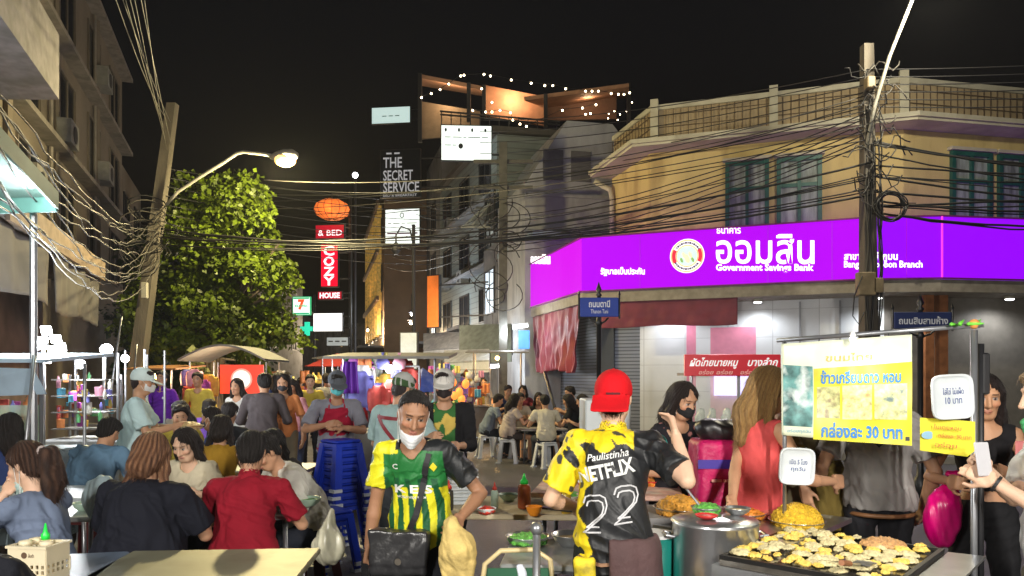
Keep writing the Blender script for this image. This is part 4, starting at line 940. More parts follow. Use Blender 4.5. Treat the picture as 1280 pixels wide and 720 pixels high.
street_sign('small dim grey sign board below the blank white box', 408, 421, 437, 433, 30, mat('dim_sign', (.5, .55, .6), .5, emit=(.6, .7, .75), estr=.3), [('lettering', '– – –', 411, 426, 434, 427.5, INK, 0)], bracket=.1)
# vertical red sign with lantern
REDB = mat('lit_red', (.8, .0, .02), .4, emit=(.85, .0, .03), estr=.95)
YC = 30
street_sign('tall narrow red sign with white letters stacked above each other', 401, 305, 424, 359, YC, REDB, [('lettering', 'C', 405, 308, 419, 320, WHL, .03), ('lettering', 'O', 405, 321, 419, 333, WHL, .03), ('lettering', 'Z', 405, 334, 419, 345, WHL, .03), ('lettering', 'Y', 405, 346, 419, 357, WHL, .03)], bracket=.45)
street_sign('short wide red sign just above the tall red sign', 394, 281, 432, 299, YC, mat('dim_red', (.5, .01, .02), .4, emit=(.5, .0, .03), estr=.55), [('lettering', '& BED', 398, 288, 429, 295, WHL, .0)], bracket=.2)
street_sign('small red sign with white capitals under the tall red sign', 397, 364, 429, 375, YC, mat('dim_red', (.5, .01, .02)), [('lettering', 'HOUSE', 400, 366, 426, 373, WHL, .03)], bracket=.3)
c = at(415, 262, YC); t = thing('paper_lantern', 'glowing orange round paper lantern above the red signs', 'lantern', (c.x, c.y, c.z - .4))
mb = MB(); prof = [(.05, -.40), (.35, -.38), (.62, -.22), (.72, 0), (.62, .22), (.35, .38), (.05, .40)]; mb.lathe(c, prof, 28)
mb.build('paper_shade', mat('lit_orange_paper', (.9, .25, .05), .6, emit=(1, .20, .03), estr=.85, var=.5, vscale=5), t, smooth=True)
mb = MB()
for k in range(14):
    a = k * math.pi / 7; mb.tube([c + Vector((r_ * 1.012 * math.cos(a), r_ * 1.012 * math.sin(a), z_)) for r_, z_ in prof], .012, 5)
mb.build('ribs', mat('lantern_rib', (.25, .05, .02), .6), t)
mb = MB(); mb.bar(c + Vector((0, 0, .38)), c + Vector((0, 0, .52)), .03); mb.build('hook', DARKF, t)
lamp('lantern_light', c + Vector((0, -1.0, -.2)), 14, (1, .35, .1), 'POINT', .3, None, None, t)
t = thing('sign_mast', 'thin dark mast carrying the lantern and the red signs', 'mast', (at(438, 300, 30.1).x, 30.1, 0)); mx = t.location.x
mb = MB(); mb.tube([(mx, 30.1, 0), (mx, 30.1, 9.1)], .07, 8); mb.build('pole', DARKF, t, smooth=True); mb = MB(); mb.tube([(mx, 30.1, 9.0), (c.x, 30, 9.0), (c.x, 30, c.z + .5)], .03, 6); mb.build('arm', DARKF, t)
t = thing('sign_mast', 'thin dark mast beside the convenience store sign and the green cross', 'mast', (at(393, 400, 34.5).x, 34.5, 0)); mx = t.location.x
mb = MB(); mb.tube([(mx, 34.5, 0), (mx, 34.5, 5.4)], .06, 8); mb.build('pole', DARKF, t, smooth=True)
for z_, Y_ in ((5.0, 36), (3.8, 33)): mb = MB(); mb.bar((mx, 34.5, z_), (mx - .35, Y_, z_), .05); mb.build('arm', DARKF, t)
# convenience store sign and pharmacy cross
t, c, u, n, w, h_ = street_sign('square white convenience store sign with green edge and a red orange number seven', 366, 371, 389, 394, 36, glow('store_white', (.95, 1, .95), 1.0), [], bracket=False, edge=glow('store_green', (.0, .42, .16), .9))
lettering('numeral', '7', c + n * .078 + upv * .06, u, .34, .52, glow('store_red', (.85, .10, .02), .95), t, bold=.06)
lettering('lettering', 'ELEVEn', c + n * .078 + upv * .0, u, .62, .11, glow('store_green', (0, .42, .16), .9), t, bold=.02, depth=.02)
mb = MB()
for s_ in (-1, 1): mb.obox(c + n * .085 + upv * s_ * .37, u, n, (0, 0, 1), .40, .008, .035)
mb.build('green_band', glow('store_green', (0, .42, .16), .9), t)
c = at(384, 411, 33); mb = MB(); q = Vector((1, -.12, 0)).normalized(); qn = Vector((q.y, -q.x, 0))
mb.obox(c, q, qn, (0, 0, 1), .30, .06, .10); mb.obox(c + upv * .201, q, qn, (0, 0, 1), .10, .06, .10); mb.obox(c - upv * .201, q, qn, (0, 0, 1), .10, .06, .10)
tag(mb.build('pharmacy_cross', glow('cross_green', (.03, .75, .45), .85)), 'glowing green cross sign below the convenience store sign', 'sign')
street_sign('tall orange banner board fixed along the street above the awnings', 533, 344, 552, 410, 25.5, mat('orange_board', (.75, .18, .03), .6, emit=(.8, .2, .03), estr=.28), [], yaw=-.5, bracket=1.9)
for k, (x0, y0, x1, y1, Y, lb) in enumerate(((500, 415, 523, 462, 20, 'pale blue upright sign board over the stalls'), (584, 437, 615, 448, 22, 'low grey sign with faint dark print under the awning'),)):
    street_sign(lb, x0, y0, x1, y1, Y, mat('pale_board', (.55, .62, .68), .6, emit=(.6, .7, .8), estr=.25), [('lettering', '– ––', x0 + 3, y0 + 5, x1 - 3, y0 + 6, INK, 0)] if k else [], bracket=False)
# awnings on right shops
for k, (x0, x1, y0, y1, Y, lb, colr) in enumerate(((530, 575, 418, 436, 26, 'grey sloping awning beyond the pale upright board', (.25, .27, .32)), (575, 640, 408, 440, 22, 'wide dark green grey awning over the lit shop', (.16, .19, .18)), (556, 612, 440, 452, 20.5, 'flat pale awning edge above the orange lanterns', (.42, .44, .46)))):
    t = thing('shop_awning', lb, 'awning', at((x0 + x1) / 2, y1, Y), group='shop awnings along the street')
    p = [at(x0, y0, Y + 1.2), at(x1, y0 - 2, Y), at(x1, y1, Y - 1), at(x0, y1 + 3, Y + .2)]
    mb = MB(); mb.slab(p, .05); mb.build('canvas', mat('awning_%d' % k, colr, .7, var=.25), t)
    mb = MB(); mb.slab([p[3], p[2], p[2] - upv * .28, p[3] - upv * .28], .03); mb.build('valance', mat('valance_%d' % k, tuple(c * 1.5 for c in colr), .7), t)
    for q in (p[0], p[1]): mb = MB(); mb.bar(q, q - upv * .9, .05); mb.build('arm', DARKF, t)

# ------------------------------------------------------------------ left building
GR2 = mat('stained_beige_wall', (.17, .145, .115), .8, var=.18, vscale=.7, stain=((.13, .11, .08), 1.3, .65), stretch=(1, 1, .7), bump=.2)
def lp(Y, o=0.): return (-3.02 - .35 * Y - o, Y)                     # slab edge line, o metres into the building
DL = Vector((-.35, 1, 0)).normalized(); NL = Vector((-DL.y, DL.x, 0))   # into the building
a, b = lp(2, 1.6), lp(26, 1.6)
t = bldg('tall stained beige building with concrete ledges on the left', [(a[0] - 9, a[1]), a, b, (b[0] - 9, b[1])], 12.3, GR2, name='apartment_building')
for k, (Y0, Y1, zz0, zz1, o0) in enumerate(((2, 14.8, 3.55, 3.72, 0.), (2, 11.5, 5.9, 6.9, -.0))):
    mb = MB(); p, q = lp(Y0, o0), lp(Y1, o0); p2, q2 = lp(Y0, 1.58), lp(Y1, 1.58); mb.prism([p2, p, q, q2], zz0, zz1) ; mb.build('ledge' if k == 0 else 'balcony', mat('ledge_concrete', (.22, .20, .18), .8, var=.2, stain=((.1, .1, .09), 2, .6)) if k == 0 else mat('balcony_concrete', (.20, .19, .20), .8, var=.2, stain=((.1, .1, .09), 2, .6)), t)
mb = MB(); p, q = lp(9), lp(14.8); mb.prism([lp(9, -.06), lp(14.8, -.06), lp(14.8, 0), lp(9, 0)], 3.5, 3.86); mb.build('fascia', mat('tan_fascia', (.26, .20, .15), .8, var=.25), t)
windows(t, lp(13.6, 1.6), lp(26, 1.6), 3, 4, 4.6, 2.6, 1.75, 1.7, mat('window_frame_tan', (.14, .12, .10), .6), lit=None)
for k in range(3):
    mb = MB(); fbox(mb, lp(13.6, 1.6), lp(26, 1.6), 0, 1, 6.75 + 2.6 * k, 6.87 + 2.6 * k, .0, .35); mb.build('window_canopy', mat('ledge_concrete', (.22, .20, .18)), t)
for Yv in (10.4, 13.7, 17, 21.5):
    mb = MB(); p = Vector((*lp(Yv, 1.55), 0)); mb.bar(p + upv * 3.8, p + upv * 12.2, .14); mb.build('pilaster', GR2, t)
a, b = lp(26.2, 1.7), lp(31, 1.7)
t = bldg('lower beige building end beyond the tall left building', [(a[0] - 8, a[1]), a, b, (b[0] - 8, b[1])], 9.2, GR2, name='apartment_building')
windows(t, a, b, 2, 2, 4.2, 2.6, 1.5, 1.3, DARKF)
mb = MB(); mb.wall(Vector((*a, 0)), Vector((*b, 0)), 3.2, 3.4, -.8); mb.build('ledge', GR2, t)
# brown hoarding between
mb = MB(); p, q = Vector((*lp(10.5, .8), 0)), Vector((*lp(12.3, .8), 0)); mb.wall(q, p, 3.75, 5.2, .06)
tag(mb.build('timber_hoarding', brickmat('timber_slats', (.24, .12, .05), (.2, .10, .04), (.05, .03, .02), .12, 9, .01, .6, .4)), 'brown slatted timber screen standing on the left ledge', 'screen')
# grey tarpaulin blinds under the ledge
def blind(label, Y0, Y1, zt, zb, seedv):
    rs = random.Random(seedv); p = Vector((*lp(Y0, .05), 0)); d = Vector((*lp(Y1, .05), 0)) - p; ph = [rs.uniform(0, 6) for _ in range(4)]
    mb = MB(); mb.grid(lambda u, v: (p.x + d.x * u + .03 * math.sin(u * 15 + ph[0] + v * 2) + .02 * math.sin(u * 37 + ph[1]), p.y + d.y * u, zt + (zb - zt) * v * (1 + .04 * math.sin(u * 8 + ph[2]))), 50, 14)
    tag(mb.solid('canvas_blind', mat('grey_canvas', (.10, .095, .09), .8, var=.25, vscale=1.5, stain=((.06, .06, .06), 2, .6)), None, .006), label, 'blind', 'grey canvas blinds under the left ledge')
blind('long grey canvas blind nearest the turquoise stall roof', 6.8, 11.2, 3.5, 2.66, 1); blind('shorter grey canvas blind at the street end of the ledge', 11.4, 14.7, 3.5, 2.6, 2)
mb = MB(); p = Vector((*lp(5, 1.2), 0)); q = Vector((*lp(14.5, 1.2), 0)); mb.wall(q, p, .01, 3.5, .08); tag(mb.build('closed_shop', mat('shop_front', (.07, .05, .05), .6, var=.5, vscale=2)), 'dark recessed shop front below the left ledge', 'shop front')
# far dark street end + left side far buildings
for i, (x0, y0, x1, y1, z1, lb) in enumerate(((-16, 34, -13.5, 40, 7, 'dark low house behind the street tree'), (-20, 41, -17, 60, 9, 'dim shophouse row on the far left side of the street'), (-25, 62, -22, 95, 8, 'farthest dim shophouses on the left side'), (-32, 118, -14, 122, 10, 'dark building closing the far end of the street'))):
    t = bldg(lb, [(x0 - 3, y0), (x0 + 3 if i < 3 else x1, y0), (x1 if i < 3 else x1, y1), (x1 - 8 if i < 3 else x0, y1)], z1, DGREY)
    if i < 3: windows(t, (x0 + 3, y0), (x1, y1), 2, 4, 3.6, 2.6, 1.3, 1.2, DARKF, lit=WARM)
    else:
        windows(t, (x0, y0), (x1, y0), 2, 6, 3.6, 2.6, 1.3, 1.2, DARKF, lit=WARM)

# ------------------------------------------------------------------ poles, lamps
CONC = mat('pole_concrete', (.12, .105, .085), .85, var=.25, vscale=5, bump=.5, bscale=30, stretch=(1, 1, .3))
STEEL = mat('painted_steel', (.42, .41, .36), .5, var=.1)
SPL = glow('sodium', (1, .60, .16), 2.6)
# left leaning pole
b0, t0 = onz(141, 548, 0), at(216, 130, 16)
b0 = Vector((-8.35, 16, 0))
t = thing('utility_pole', 'leaning concrete pole on the left carrying the curved street lamp arm', 'utility pole', b0)
mb = MB(); d = (t0 - b0); u, v = Vector((1, 0, 0)), Vector((0, 1, 0)); q = .15; r_ = .095
mb.add([b0 + u * i * q + v * j * q for i, j in ((-1, -1), (1, -1), (1, 1), (-1, 1))] + [t0 + u * i * r_ + v * j * r_ for i, j in ((-1, -1), (1, -1), (1, 1), (-1, 1))], [(3, 2, 1, 0), (4, 5, 6, 7), (0, 1, 5, 4), (1, 2, 6, 5), (2, 3, 7, 6), (3, 0, 4, 7)])
mb.build('shaft', CONC, t)
mb = MB(); mb.obox(at(181, 363, 15.75), (1, 0, 0), (0, 1, 0), (0, 0, 1), .06, .05, .17, .01); mb.build('meter_box', STEEL, t)
mb = MB(); mb.tube([at(208, 256, 15.8), at(222, 240, 15.7), at(252, 220, 15.5), at(280, 203, 15.3), at(296, 192, 15.2), at(304, 190, 15.1), at(330, 193, 15.0), at(342, 195, 14.9)], .035, 8)
mb.build('lamp_arm', STEEL, t, smooth=True)
def lamphead(c, dirv, t):
    mb = MB(); d = Vector(dirv).normalized(); mb.tube([c - d * .30, c - d * .16, c, c + d * .20, c + d * .30], [.04, .10, .13, .12, .05], 12); mb.build('lamp_head', mat('lamp_cast', (.3, .29, .26), .5), t, smooth=True)
    mb = MB(); mb.sphere(c + Vector((0, 0, -.09)) + d * .03, .19, 14, 1.15, .8, .7); mb.build('lamp_glass', SPL, t, smooth=True)
lc = at(355, 195, 14.8); lamphead(lc, (1, -.25, 0), t)
lamp('street_light', lc + Vector((.1, -.1, -.25)), 2100, (1, .82, .40), 'POINT', .14, None, None, t)
# right pole
pb = Vector((6.28, 13, 0)); t = thing('utility_pole', 'straight concrete pole wrapped in cables in front of the purple sign', 'utility pole', pb)
mb = MB(); q, r_ = .135, .085; ptop = Vector((6.24, 13, 7.42))
mb.add([pb + u * i * q + v * j * q for i, j in ((-1, -1), (1, -1), (1, 1), (-1, 1))] + [ptop + u * i * r_ + v * j * r_ for i, j in ((-1, -1), (1, -1), (1, 1), (-1, 1))], [(3, 2, 1, 0), (4, 5, 6, 7), (0, 1, 5, 4), (1, 2, 6, 5), (2, 3, 7, 6), (3, 0, 4, 7)])
mb.build('shaft', CONC, t)
mb = MB(); mb.tube([at(1083, 185, 12.9), at(1094, 130, 12.75), at(1112, 70, 12.5), at(1140, 0, 12.1), at(1152, -22, 11.9)], .03, 10); mb.build('lamp_arm', STEEL, t, smooth=True)
lc2 = at(1166, -26, 11.6); lamphead(lc2, (.8, -.4, .1), t)
lamp('street_light', lc2 + Vector((0, -.05, -.3)), 620, (1, .90, .66), 'POINT', .14, None, None, t)
for k, (x, y, w, h_) in enumerate(((1082, 355, .15, .2), (1096, 357, .09, .13), (1087, 104, .07, .10))):
    mb = MB(); mb.obox(at(x, y, 12.78), (1, 0, 0), (0, 1, 0), (0, 0, 1), w, .08, h_, .015); mb.build('meter_box' if k < 2 else 'bracket', mat('rusty_box', (.22, .17, .10), .6, var=.3), t)
CAB = mat('black_cable', (.012, .012, .013), .5); CABG = mat('pale_cable', (.07, .065, .058), .6)
mb = MB(); rs = random.Random(3)
for k in range(7):
    c = at(1114 + rs.uniform(-3, 3), 257 + rs.uniform(-3, 3), 12.7); r_ = .24 + rs.uniform(-.03, .03)
    mb = MB(); mb.tube([c + Vector((r_ * math.cos(a), .03 * math.sin(3 * a + k), r_ * math.sin(a))) for a in (i * math.pi / 12 for i in range(25))], .012, 6); mb.build('cable_coil', CAB, t, smooth=True)
for k in range(9):
    x = rs.uniform(-.14, .14); yy = 12.80 + rs.uniform(-.03, .03); z0 = rs.uniform(.3, 3); z1 = rs.uniform(4.6, 6.6); ph = rs.uniform(0, 6)
    mb = MB(); mb.tube([(6.27 + x + .03 * math.sin(i * .9 + ph), yy, z0 + (z1 - z0) * i / 14) for i in range(15)], .012, 5); mb.build('service_cable', CAB if k % 2 else CABG, t, smooth=True)
mb = MB(); mb.tube([at(1078, 345, 12.7), at(1068, 370, 12.7), at(1066, 395, 12.7), at(1074, 406, 12.7), at(1080, 390, 12.7)], .012, 5); mb.build('service_cable', CAB, t, smooth=True)
for k in range(16):
    z = 4.7 + k * .15; x0, x1 = 6.25 - rs.uniform(.15, .6), 6.25 + rs.uniform(.15, .7); pts = [(x0 + (x1 - x0) * i / 10 , 12.75 + rs.uniform(-.08, .08), z + .12 * math.sin(i * 1.1 + k) + rs.uniform(-.06, .06)) for i in range(11)]
    mb = MB(); mb.tube(pts, .011, 5); mb.build('tangled_cable', CAB if k % 3 else CABG, t, smooth=True)
mb = MB(); p = at(484, 385, 22); 
# third pole with its tangle before the siding building
tp = thing('utility_pole', 'dark pole with a dense cable tangle in front of the grey siding building', 'utility pole', (at(629, 400, 20).x, 20, 0)); px_ = tp.location.x
mb = MB(); mb.bar((px_, 20, .1), (px_, 20, 7.9), .22); mb.build('shaft', mat('dark_pole', (.07, .07, .065), .8, var=.3), tp)
for z in (7.4, 6.7): mb = MB(); mb.bar((px_ - .8, 20, z), (px_ + .8, 20, z), .09); mb.build('cross_arm', mat('dark_pole', (.07, .07, .065)), tp)
for k in range(12):
    c = Vector((px_ + rs.uniform(-.5, .5), 19.8, rs.uniform(3.4, 6.6))); r0 = rs.uniform(.15, .55); a0 = rs.uniform(0, 6); a1 = a0 + rs.uniform(2.5, 6)
    mb = MB(); mb.tube([c + Vector((r0 * math.cos(a) * 1.4, .1 * math.sin(2 * a), r0 * 1.2 * math.sin(a))) for a in (a0 + (a1 - a0) * i / 14 for i in range(15))], .014, 5); mb.build('tangled_cable', CAB, tp, smooth=True)
# lamp on thin pole far street
t = thing('street_lamp', 'distant small white street lamp on a thin post left of the bar sign', 'street lamp', (at(445, 420, 33).x, 33, 0))
mb = MB(); mb.tube([(at(444, 420, 33).x, 33, 0), at(444, 225, 33)], .06, 8); mb.build('post', DARKF, t); mb = MB(); mb.sphere(at(444, 219, 33), .13, 10); mb.build('lamp_glass', glow('cool_lamp', (.9, .95, 1), 10), t, smooth=True)
# ornate double lamp
t = thing('ornate_street_lamp', 'black ornate lamp post with a hooked arm and hanging lantern', 'street lamp', (at(517, 470, 21).x, 21, 0))
mb = MB(); c = at(517, 400, 21); mb.tube([(c.x, 21, 0), (c.x, 21, 5.9)], .05, 8); mb.build('post', DARKF, t)
mb = MB(); mb.tube([(c.x, 21, 5.3), (c.x - .1, 21, 5.75), (c.x - .35, 21, 5.85), (c.x - .5, 21, 5.6), (c.x - .5, 21, 5.4)], .025, 7); mb.build('arm', DARKF, t)
mb = MB(); mb.lathe((c.x - .5, 21, 5.05), [(.05, 0), (.14, .12), (.15, .24), (.03, .35)], 10); mb.build('lantern', DARKF, t)

def catenary(a, b, sag, n=22, wob=0., rs=None):
    a, b = Vector(a), Vector(b); return [a + (b - a) * (i / n) - upv * sag * 4 * (i / n) * (1 - i / n) + (Vector((rs.uniform(-wob, wob), 0, rs.uniform(-wob, wob))) if rs and 0 < i < n else Vector()) for i in range(n + 1)]
rs = random.Random(11)
def wire(a, b, sag, r=.011, m=CAB, label='thin black overhead cable', wob=0.):
    mb = MB(); mb.tube(catenary(a, b, sag, 26, wob, rs), r, 5); tag(mb.build('overhead_cable', m, smooth=True), label, 'cable', label + 's') 
for k in range(7): wire((tp.location.x, 19.9, 5.9 - .16 * k), (6.2, 12.9, 6.2 - .09 * k), .35, .012, CAB, 'short black cable between the dark pole and the bank', .01); wire((tp.location.x, 19.9, 6.6 - .2 * k), at(520 - 6 * k, 250 + 14 * k, 34), .5, .014, CAB, 'black cable running from the dark pole down the street', .01)
LP0, RP0 = Vector((-7.6, 16, 4.6)), Vector((6.27, 12.85, 5.0))
L1_ = 'black cable in the thick sagging bundle across the street in front of the purple sign'
for k in range(7): wire(LP0 + Vector((0, 0, rs.uniform(-.35, .3))), RP0 + Vector((rs.uniform(-.1, .1), 0, rs.uniform(-.35, .35))), rs.uniform(.42, .62), rs.uniform(.010, .022), CAB, L1_, .008)
L2_ = 'slack black cable running from the concrete pole to the right edge'
for k in range(15): wire(RP0 + Vector((0, 0, rs.uniform(-.7, .7))), (14 + rs.uniform(-1, 1), 12.2, 4.6 + rs.uniform(-.35, .55)), rs.uniform(.1, .4), rs.uniform(.010, .022), CAB, L2_, .01)
L3_ = 'thin taut cable high in front of the yellow cornice'
for k in range(6): wire((6.2, 12.9, 6.95 - k * .13), at(600, 150 + 14 * k, 24), .25, .010, CAB, L3_); wire((6.2, 12.9, 6.95 - k * .13), (15, 11.5, 7.1 - k * .16), .18, .010, CAB, L3_)
L4_ = 'thin dark cable crossing the street in front of the grey houses'
for k in range(8): wire(at(330, 225 + k * 9, 16 + k), (6.2, 12.9, 6.5 - .13 * k), rs.uniform(.2, .7), .010, CAB if k % 4 else CABG, L4_)
L5_ = 'pale cable running down from the upper left to the leaning pole'
for k in range(7): wire(at(125 + k * 8, -60, 7.5), Vector((-7.45 + rs.uniform(-.15, .1), 16, 7.2 - k * .12)), rs.uniform(.05, .3), .0055, CABG, L5_)
L6_ = 'tangled pale cable looping along the left building to the leaning pole'
for k in range(13): wire(at(-30, 70 + k * 13, 4.6), Vector((-7.7 + rs.uniform(-.2, .2), 15.8, 4.9 - k * .07)), rs.uniform(.35, 1.1), .0075, CABG if k % 3 else CAB, L6_, .03)
L7_ = 'thin cable leaving the street lamp pole towards the far street'
for k in range(8): wire(Vector((-7.5, 16, 6.1 - k * .2)), at(640 - 4 * k, 250 + 11 * k, 30), .35, .010, CAB, L7_)
for k in range(12):
    c = Vector((-7.75 + rs.uniform(-.15, .15), 15.8, 4.9 + rs.uniform(-.9, .6))); n = 20; r0 = rs.uniform(.2, .5)
    mb = MB(); mb.tube([c + Vector((r0 * math.cos(a) * (1 + .2 * math.sin(3 * a)), .1 * math.sin(2 * a), r0 * .8 * math.sin(a))) for a in (i * math.pi * 2 / n for i in range(n))], .012, 5); tag(mb.build('cable_coil', CAB if k % 2 else CABG, smooth=True), 'loop of spare cable tied in a tangle on the leaning left pole', 'cable coil', 'spare cable loops on the leaning pole')

# fill lamps added down the street to brighten the facades, air conditioners, conduits, sign joints
def fill_lamp(label, x, Y, z, w, colr, r_=.07):
    t = thing('street_fill_lamp', label, 'lamp', (x, Y, z), group='fill lamps added over the far street'); mb = MB(); mb.sphere((x, Y, z), r_, 10); mb.build('bulb', glow('fill_bulb_%d' % int(colr[2] * 10), colr, 8), t, smooth=True)
    mb = MB(); mb.lathe((x, Y, z + r_), [(.14, .0), (.05, .10), (.02, .14)], 12); mb.build('shade', DARKF, t); mb = MB(); mb.tube([(x, Y, z + .2), (x, Y, z + .9)], .008, 5); mb.build('cord', CAB, t); lamp('fill_light', (x, Y - .1, z - .12), w, colr, 'POINT', .12, None, None, t)
fill_lamp('added warm fill lamp over the street behind the clothes stall', -3.2, 23.5, 3.3, 260, (1, .80, .55)); fill_lamp('added cool fill lamp before the bar sign buildings', -4.2, 31, 4.2, 330, (.9, .96, 1)); fill_lamp('added warm fill lamp farther down the street', -8.2, 42, 4.2, 900, (1, .75, .45)); fill_lamp('farthest added warm fill lamp over the street', -14.5, 62, 4.5, 1500, (1, .78, .5)); fill_lamp('added cool fill lamp under the awnings near the bank', -.6, 23, 2.9, 50, (.92, .97, 1))
def aircon(t, a, b, u, z): mb = MB(); L_ = (Vector(a[:2]) - Vector(b[:2])).length; fbox(mb, a, b, u - .4 / L_, u + .4 / L_, z, z + .55, .06, .40); o = mb.build('air_conditioner', mat('aircon_shell', (.24, .24, .23), .5, var=.15), t); mb = MB(); p = facade_pt(a, b, u, z + .27, .405); q = facade_pt(a, b, u, z, 1.4) - facade_pt(a, b, u, z, .4); mb.lathe(p, [(.03, 0), (.2, 0), (.2, .01)], 14, tuple(q.normalized())); mb.build('fan_grille', DARKF, o)
for t_ in list(bpy.data.objects):
    if t_.get('category') == 'building' and t_.name.startswith('shophouse') and t_.location.y < 60: TT = t_
def find(lbl): return [o for o in bpy.data.objects if str(o.get('label', '')).startswith(lbl)][0]
tb = find('tall grey sided'); 
for u, z in ((.2, 5.6), (.55, 5.5), (.8, 8.1), (.3, 8.2)): aircon(tb, (-3.55, 36.5), (-.55, 27.5), u, z)
for px_, z in ((640, 5.6), (612, 6.9)): 
    mb = MB(); mb.box(at(px_, 300, 26.8).x - .4, 26.9, z, at(px_, 300, 26.8).x + .4, 27.3, z + .55); 
tb = find('tall stained beige')
for Y_, z in ((17.3, 7.0), (21.8, 7.3), (21.6, 10), (14.6, 5.2)): aircon(tb, (*lp(14, 1.6),), (*lp(26, 1.6),), (Y_ - 14) / 12, z)
for Y_ in (16.6, 21.2): mb = MB(); p = Vector((*lp(Y_, 1.52), 0)); mb.tube([p + upv * 3.9, p + upv * 12], .045, 7); mb.build('drainpipe', mat('grey_pipe', (.22, .2, .18), .6), tb)
tb = find('pale grey gabled')
for z in (5.9, 6.9): mb = MB(); a, b = Vector((fp(21.7)[0], fp(21.7)[1], 0)), Vector((fp(21.7)[0] + 6, fp(21.7)[1] + 1.4, 0)); mb.wall(a, b, z, z + .10, -.06); mb.build('string_course', mat('course_grey', (.30, .31, .33), .7), tb)
for u0 in (.08, .22): mb = MB(); fbox(mb, fp(21.7), (fp(21.7)[0] + 6, fp(21.7)[1] + 1.4), u0, u0 + .1, 7.4, 8.3, .0, .04); mb.build('vent_panel', mat('vent_dark', (.12, .12, .13), .6), tb)
JN = mat('sign_seam', (.3, .0, .5), .4, emit=(.25, .0, .52), estr=.8)
for x_ in (800, 960, 1040, 1135):
    p = onplane(x_, 300, SGN[1] + so_, sd_) if x_ < 1090 else Vector(SGN[2]) + (SGN[3] - SGN[2]) * .5; p.z = 4.19; mb = MB(); dd_ = sd_ if x_ < 1090 else (SGN[3] - SGN[2]).normalized(); mb.obox(p + on * .004, dd_, on, upv, .008, .005, .60); mb.build('panel_seam', JN, sg)
# ------------------------------------------------------------------ trees
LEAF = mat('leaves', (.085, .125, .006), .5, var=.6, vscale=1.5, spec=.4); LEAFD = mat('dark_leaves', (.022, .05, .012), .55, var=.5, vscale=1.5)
BARK = mat('bark', (.10, .08, .06), .9, var=.3, bump=.6)
def tree(label, base, trunk_h, clumps, n, size, m, seedv, name='street_tree', k_=1.):
    base = (base[0] * k_, base[1] * k_, 0); clumps = [((c[0] * k_, c[1] * k_, 1.6 + (c[2] - 1.6) * k_), tuple(q * k_ for q in r)) for c, r in clumps]
    clumps = clumps + [((c[0] + r[0] * math.cos(q_ * 2.4 + seedv), c[1], c[2] + r[2] * math.sin(q_ * 2.4 + seedv)), (r[0] * .38, r[1] * .4, r[2] * .3)) for c, r in clumps[:6] for q_ in range(4)]
    rs = np.random.RandomState(seedv); t = thing(name, label, 'tree', base); B = Vector(base)
    mb = MB(); top = Vector(clumps[0][0]); mb.tube([B, B + Vector((.1, 0, trunk_h * .5)), B + Vector((.05, .1, trunk_h)), top], [.2, .16, .13, .05], 9)
    for c, r in clumps[1:]: mb.tube([B + Vector((.05, .1, trunk_h * .95)), (B + Vector((0, 0, trunk_h)) + Vector(c)) / 2 + Vector((0, 0, .4)), Vector(c)], [.09, .06, .02], 6)
    mb.build('trunk', BARK, t, smooth=True)
    tot = sum(r[0] * r[1] * r[2] for c, r in clumps) ; Ps = []
    for c, r in clumps:
        k = int(n * r[0] * r[1] * r[2] / tot); d = rs.normal(size=(k, 3)); d /= np.linalg.norm(d, axis=1)[:, None]; rad = rs.uniform(.35, 1.08, size=(k, 1)) ** .6
        p = np.array(c) + d * rad * np.array(r); p = p[(fnoise(p, 2.4, seedv) > -.08) & (fnoise(p, 5.1, seedv + 2) > -.55)]; Ps.append(p)
    P_ = np.concatenate(Ps); k = len(P_); a = rs.normal(size=(k, 3)); a[:, 2] *= .5; a /= np.linalg.norm(a, axis=1)[:, None]; b = np.cross(a, rs.normal(size=(k, 3))); b /= np.linalg.norm(b, axis=1)[:, None]
    L_ = size * rs.uniform(.6, 1.3, size=(k, 1)); wv = L_ * .42; dn = np.array([0, 0, -.25]) * L_
    V = np.stack([P_, P_ + a * L_ * .5 + b * wv, P_ + a * L_ + dn, P_ + a * L_ * .5 - b * wv], 1).reshape(-1, 3); Q = np.arange(4 * k).reshape(-1, 4)
    o = meshobj('crown', V, Q, m, t); return t
tree('leafy street tree lit yellow green by the lamp on its right side', (-8.1, 21, 0), 2.4, [((-8.0, 20, 4.9), (1.7, 1.6, 1.6)), ((-6.9, 19, 5.4), (1.0, 1.0, 1.0)), ((-6.7, 19.2, 4.2), (1.0, 1.0, .8)), ((-8.6, 20, 3.3), (1.9, 1.4, 1.5)), ((-7.2, 19.4, 2.9), (1.5, 1.3, 1.1)), ((-7.6, 19.4, 6.3), (.9, .8, .6)), ((-6.3, 19, 3.6), (.5, .5, .35)), ((-8.6, 19.6, 6.7), (.5, .5, .4)), ((-6.6, 19, 6.5), (.6, .5, .35))], 52000, .125, LEAF, 5, k_=.9)
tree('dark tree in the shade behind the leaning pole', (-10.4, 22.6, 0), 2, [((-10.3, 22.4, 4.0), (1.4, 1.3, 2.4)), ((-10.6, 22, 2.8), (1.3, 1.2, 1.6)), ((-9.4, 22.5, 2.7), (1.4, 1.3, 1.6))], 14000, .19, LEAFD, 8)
tree('small dark tree by the far street end', (-13, 33, 0), 2, [((-12.6, 32, 4), (1.6, 1.5, 1.8)), ((-11.6, 32, 3), (1.2, 1.2, 1.3))], 6000, .24, LEAFD, 12)
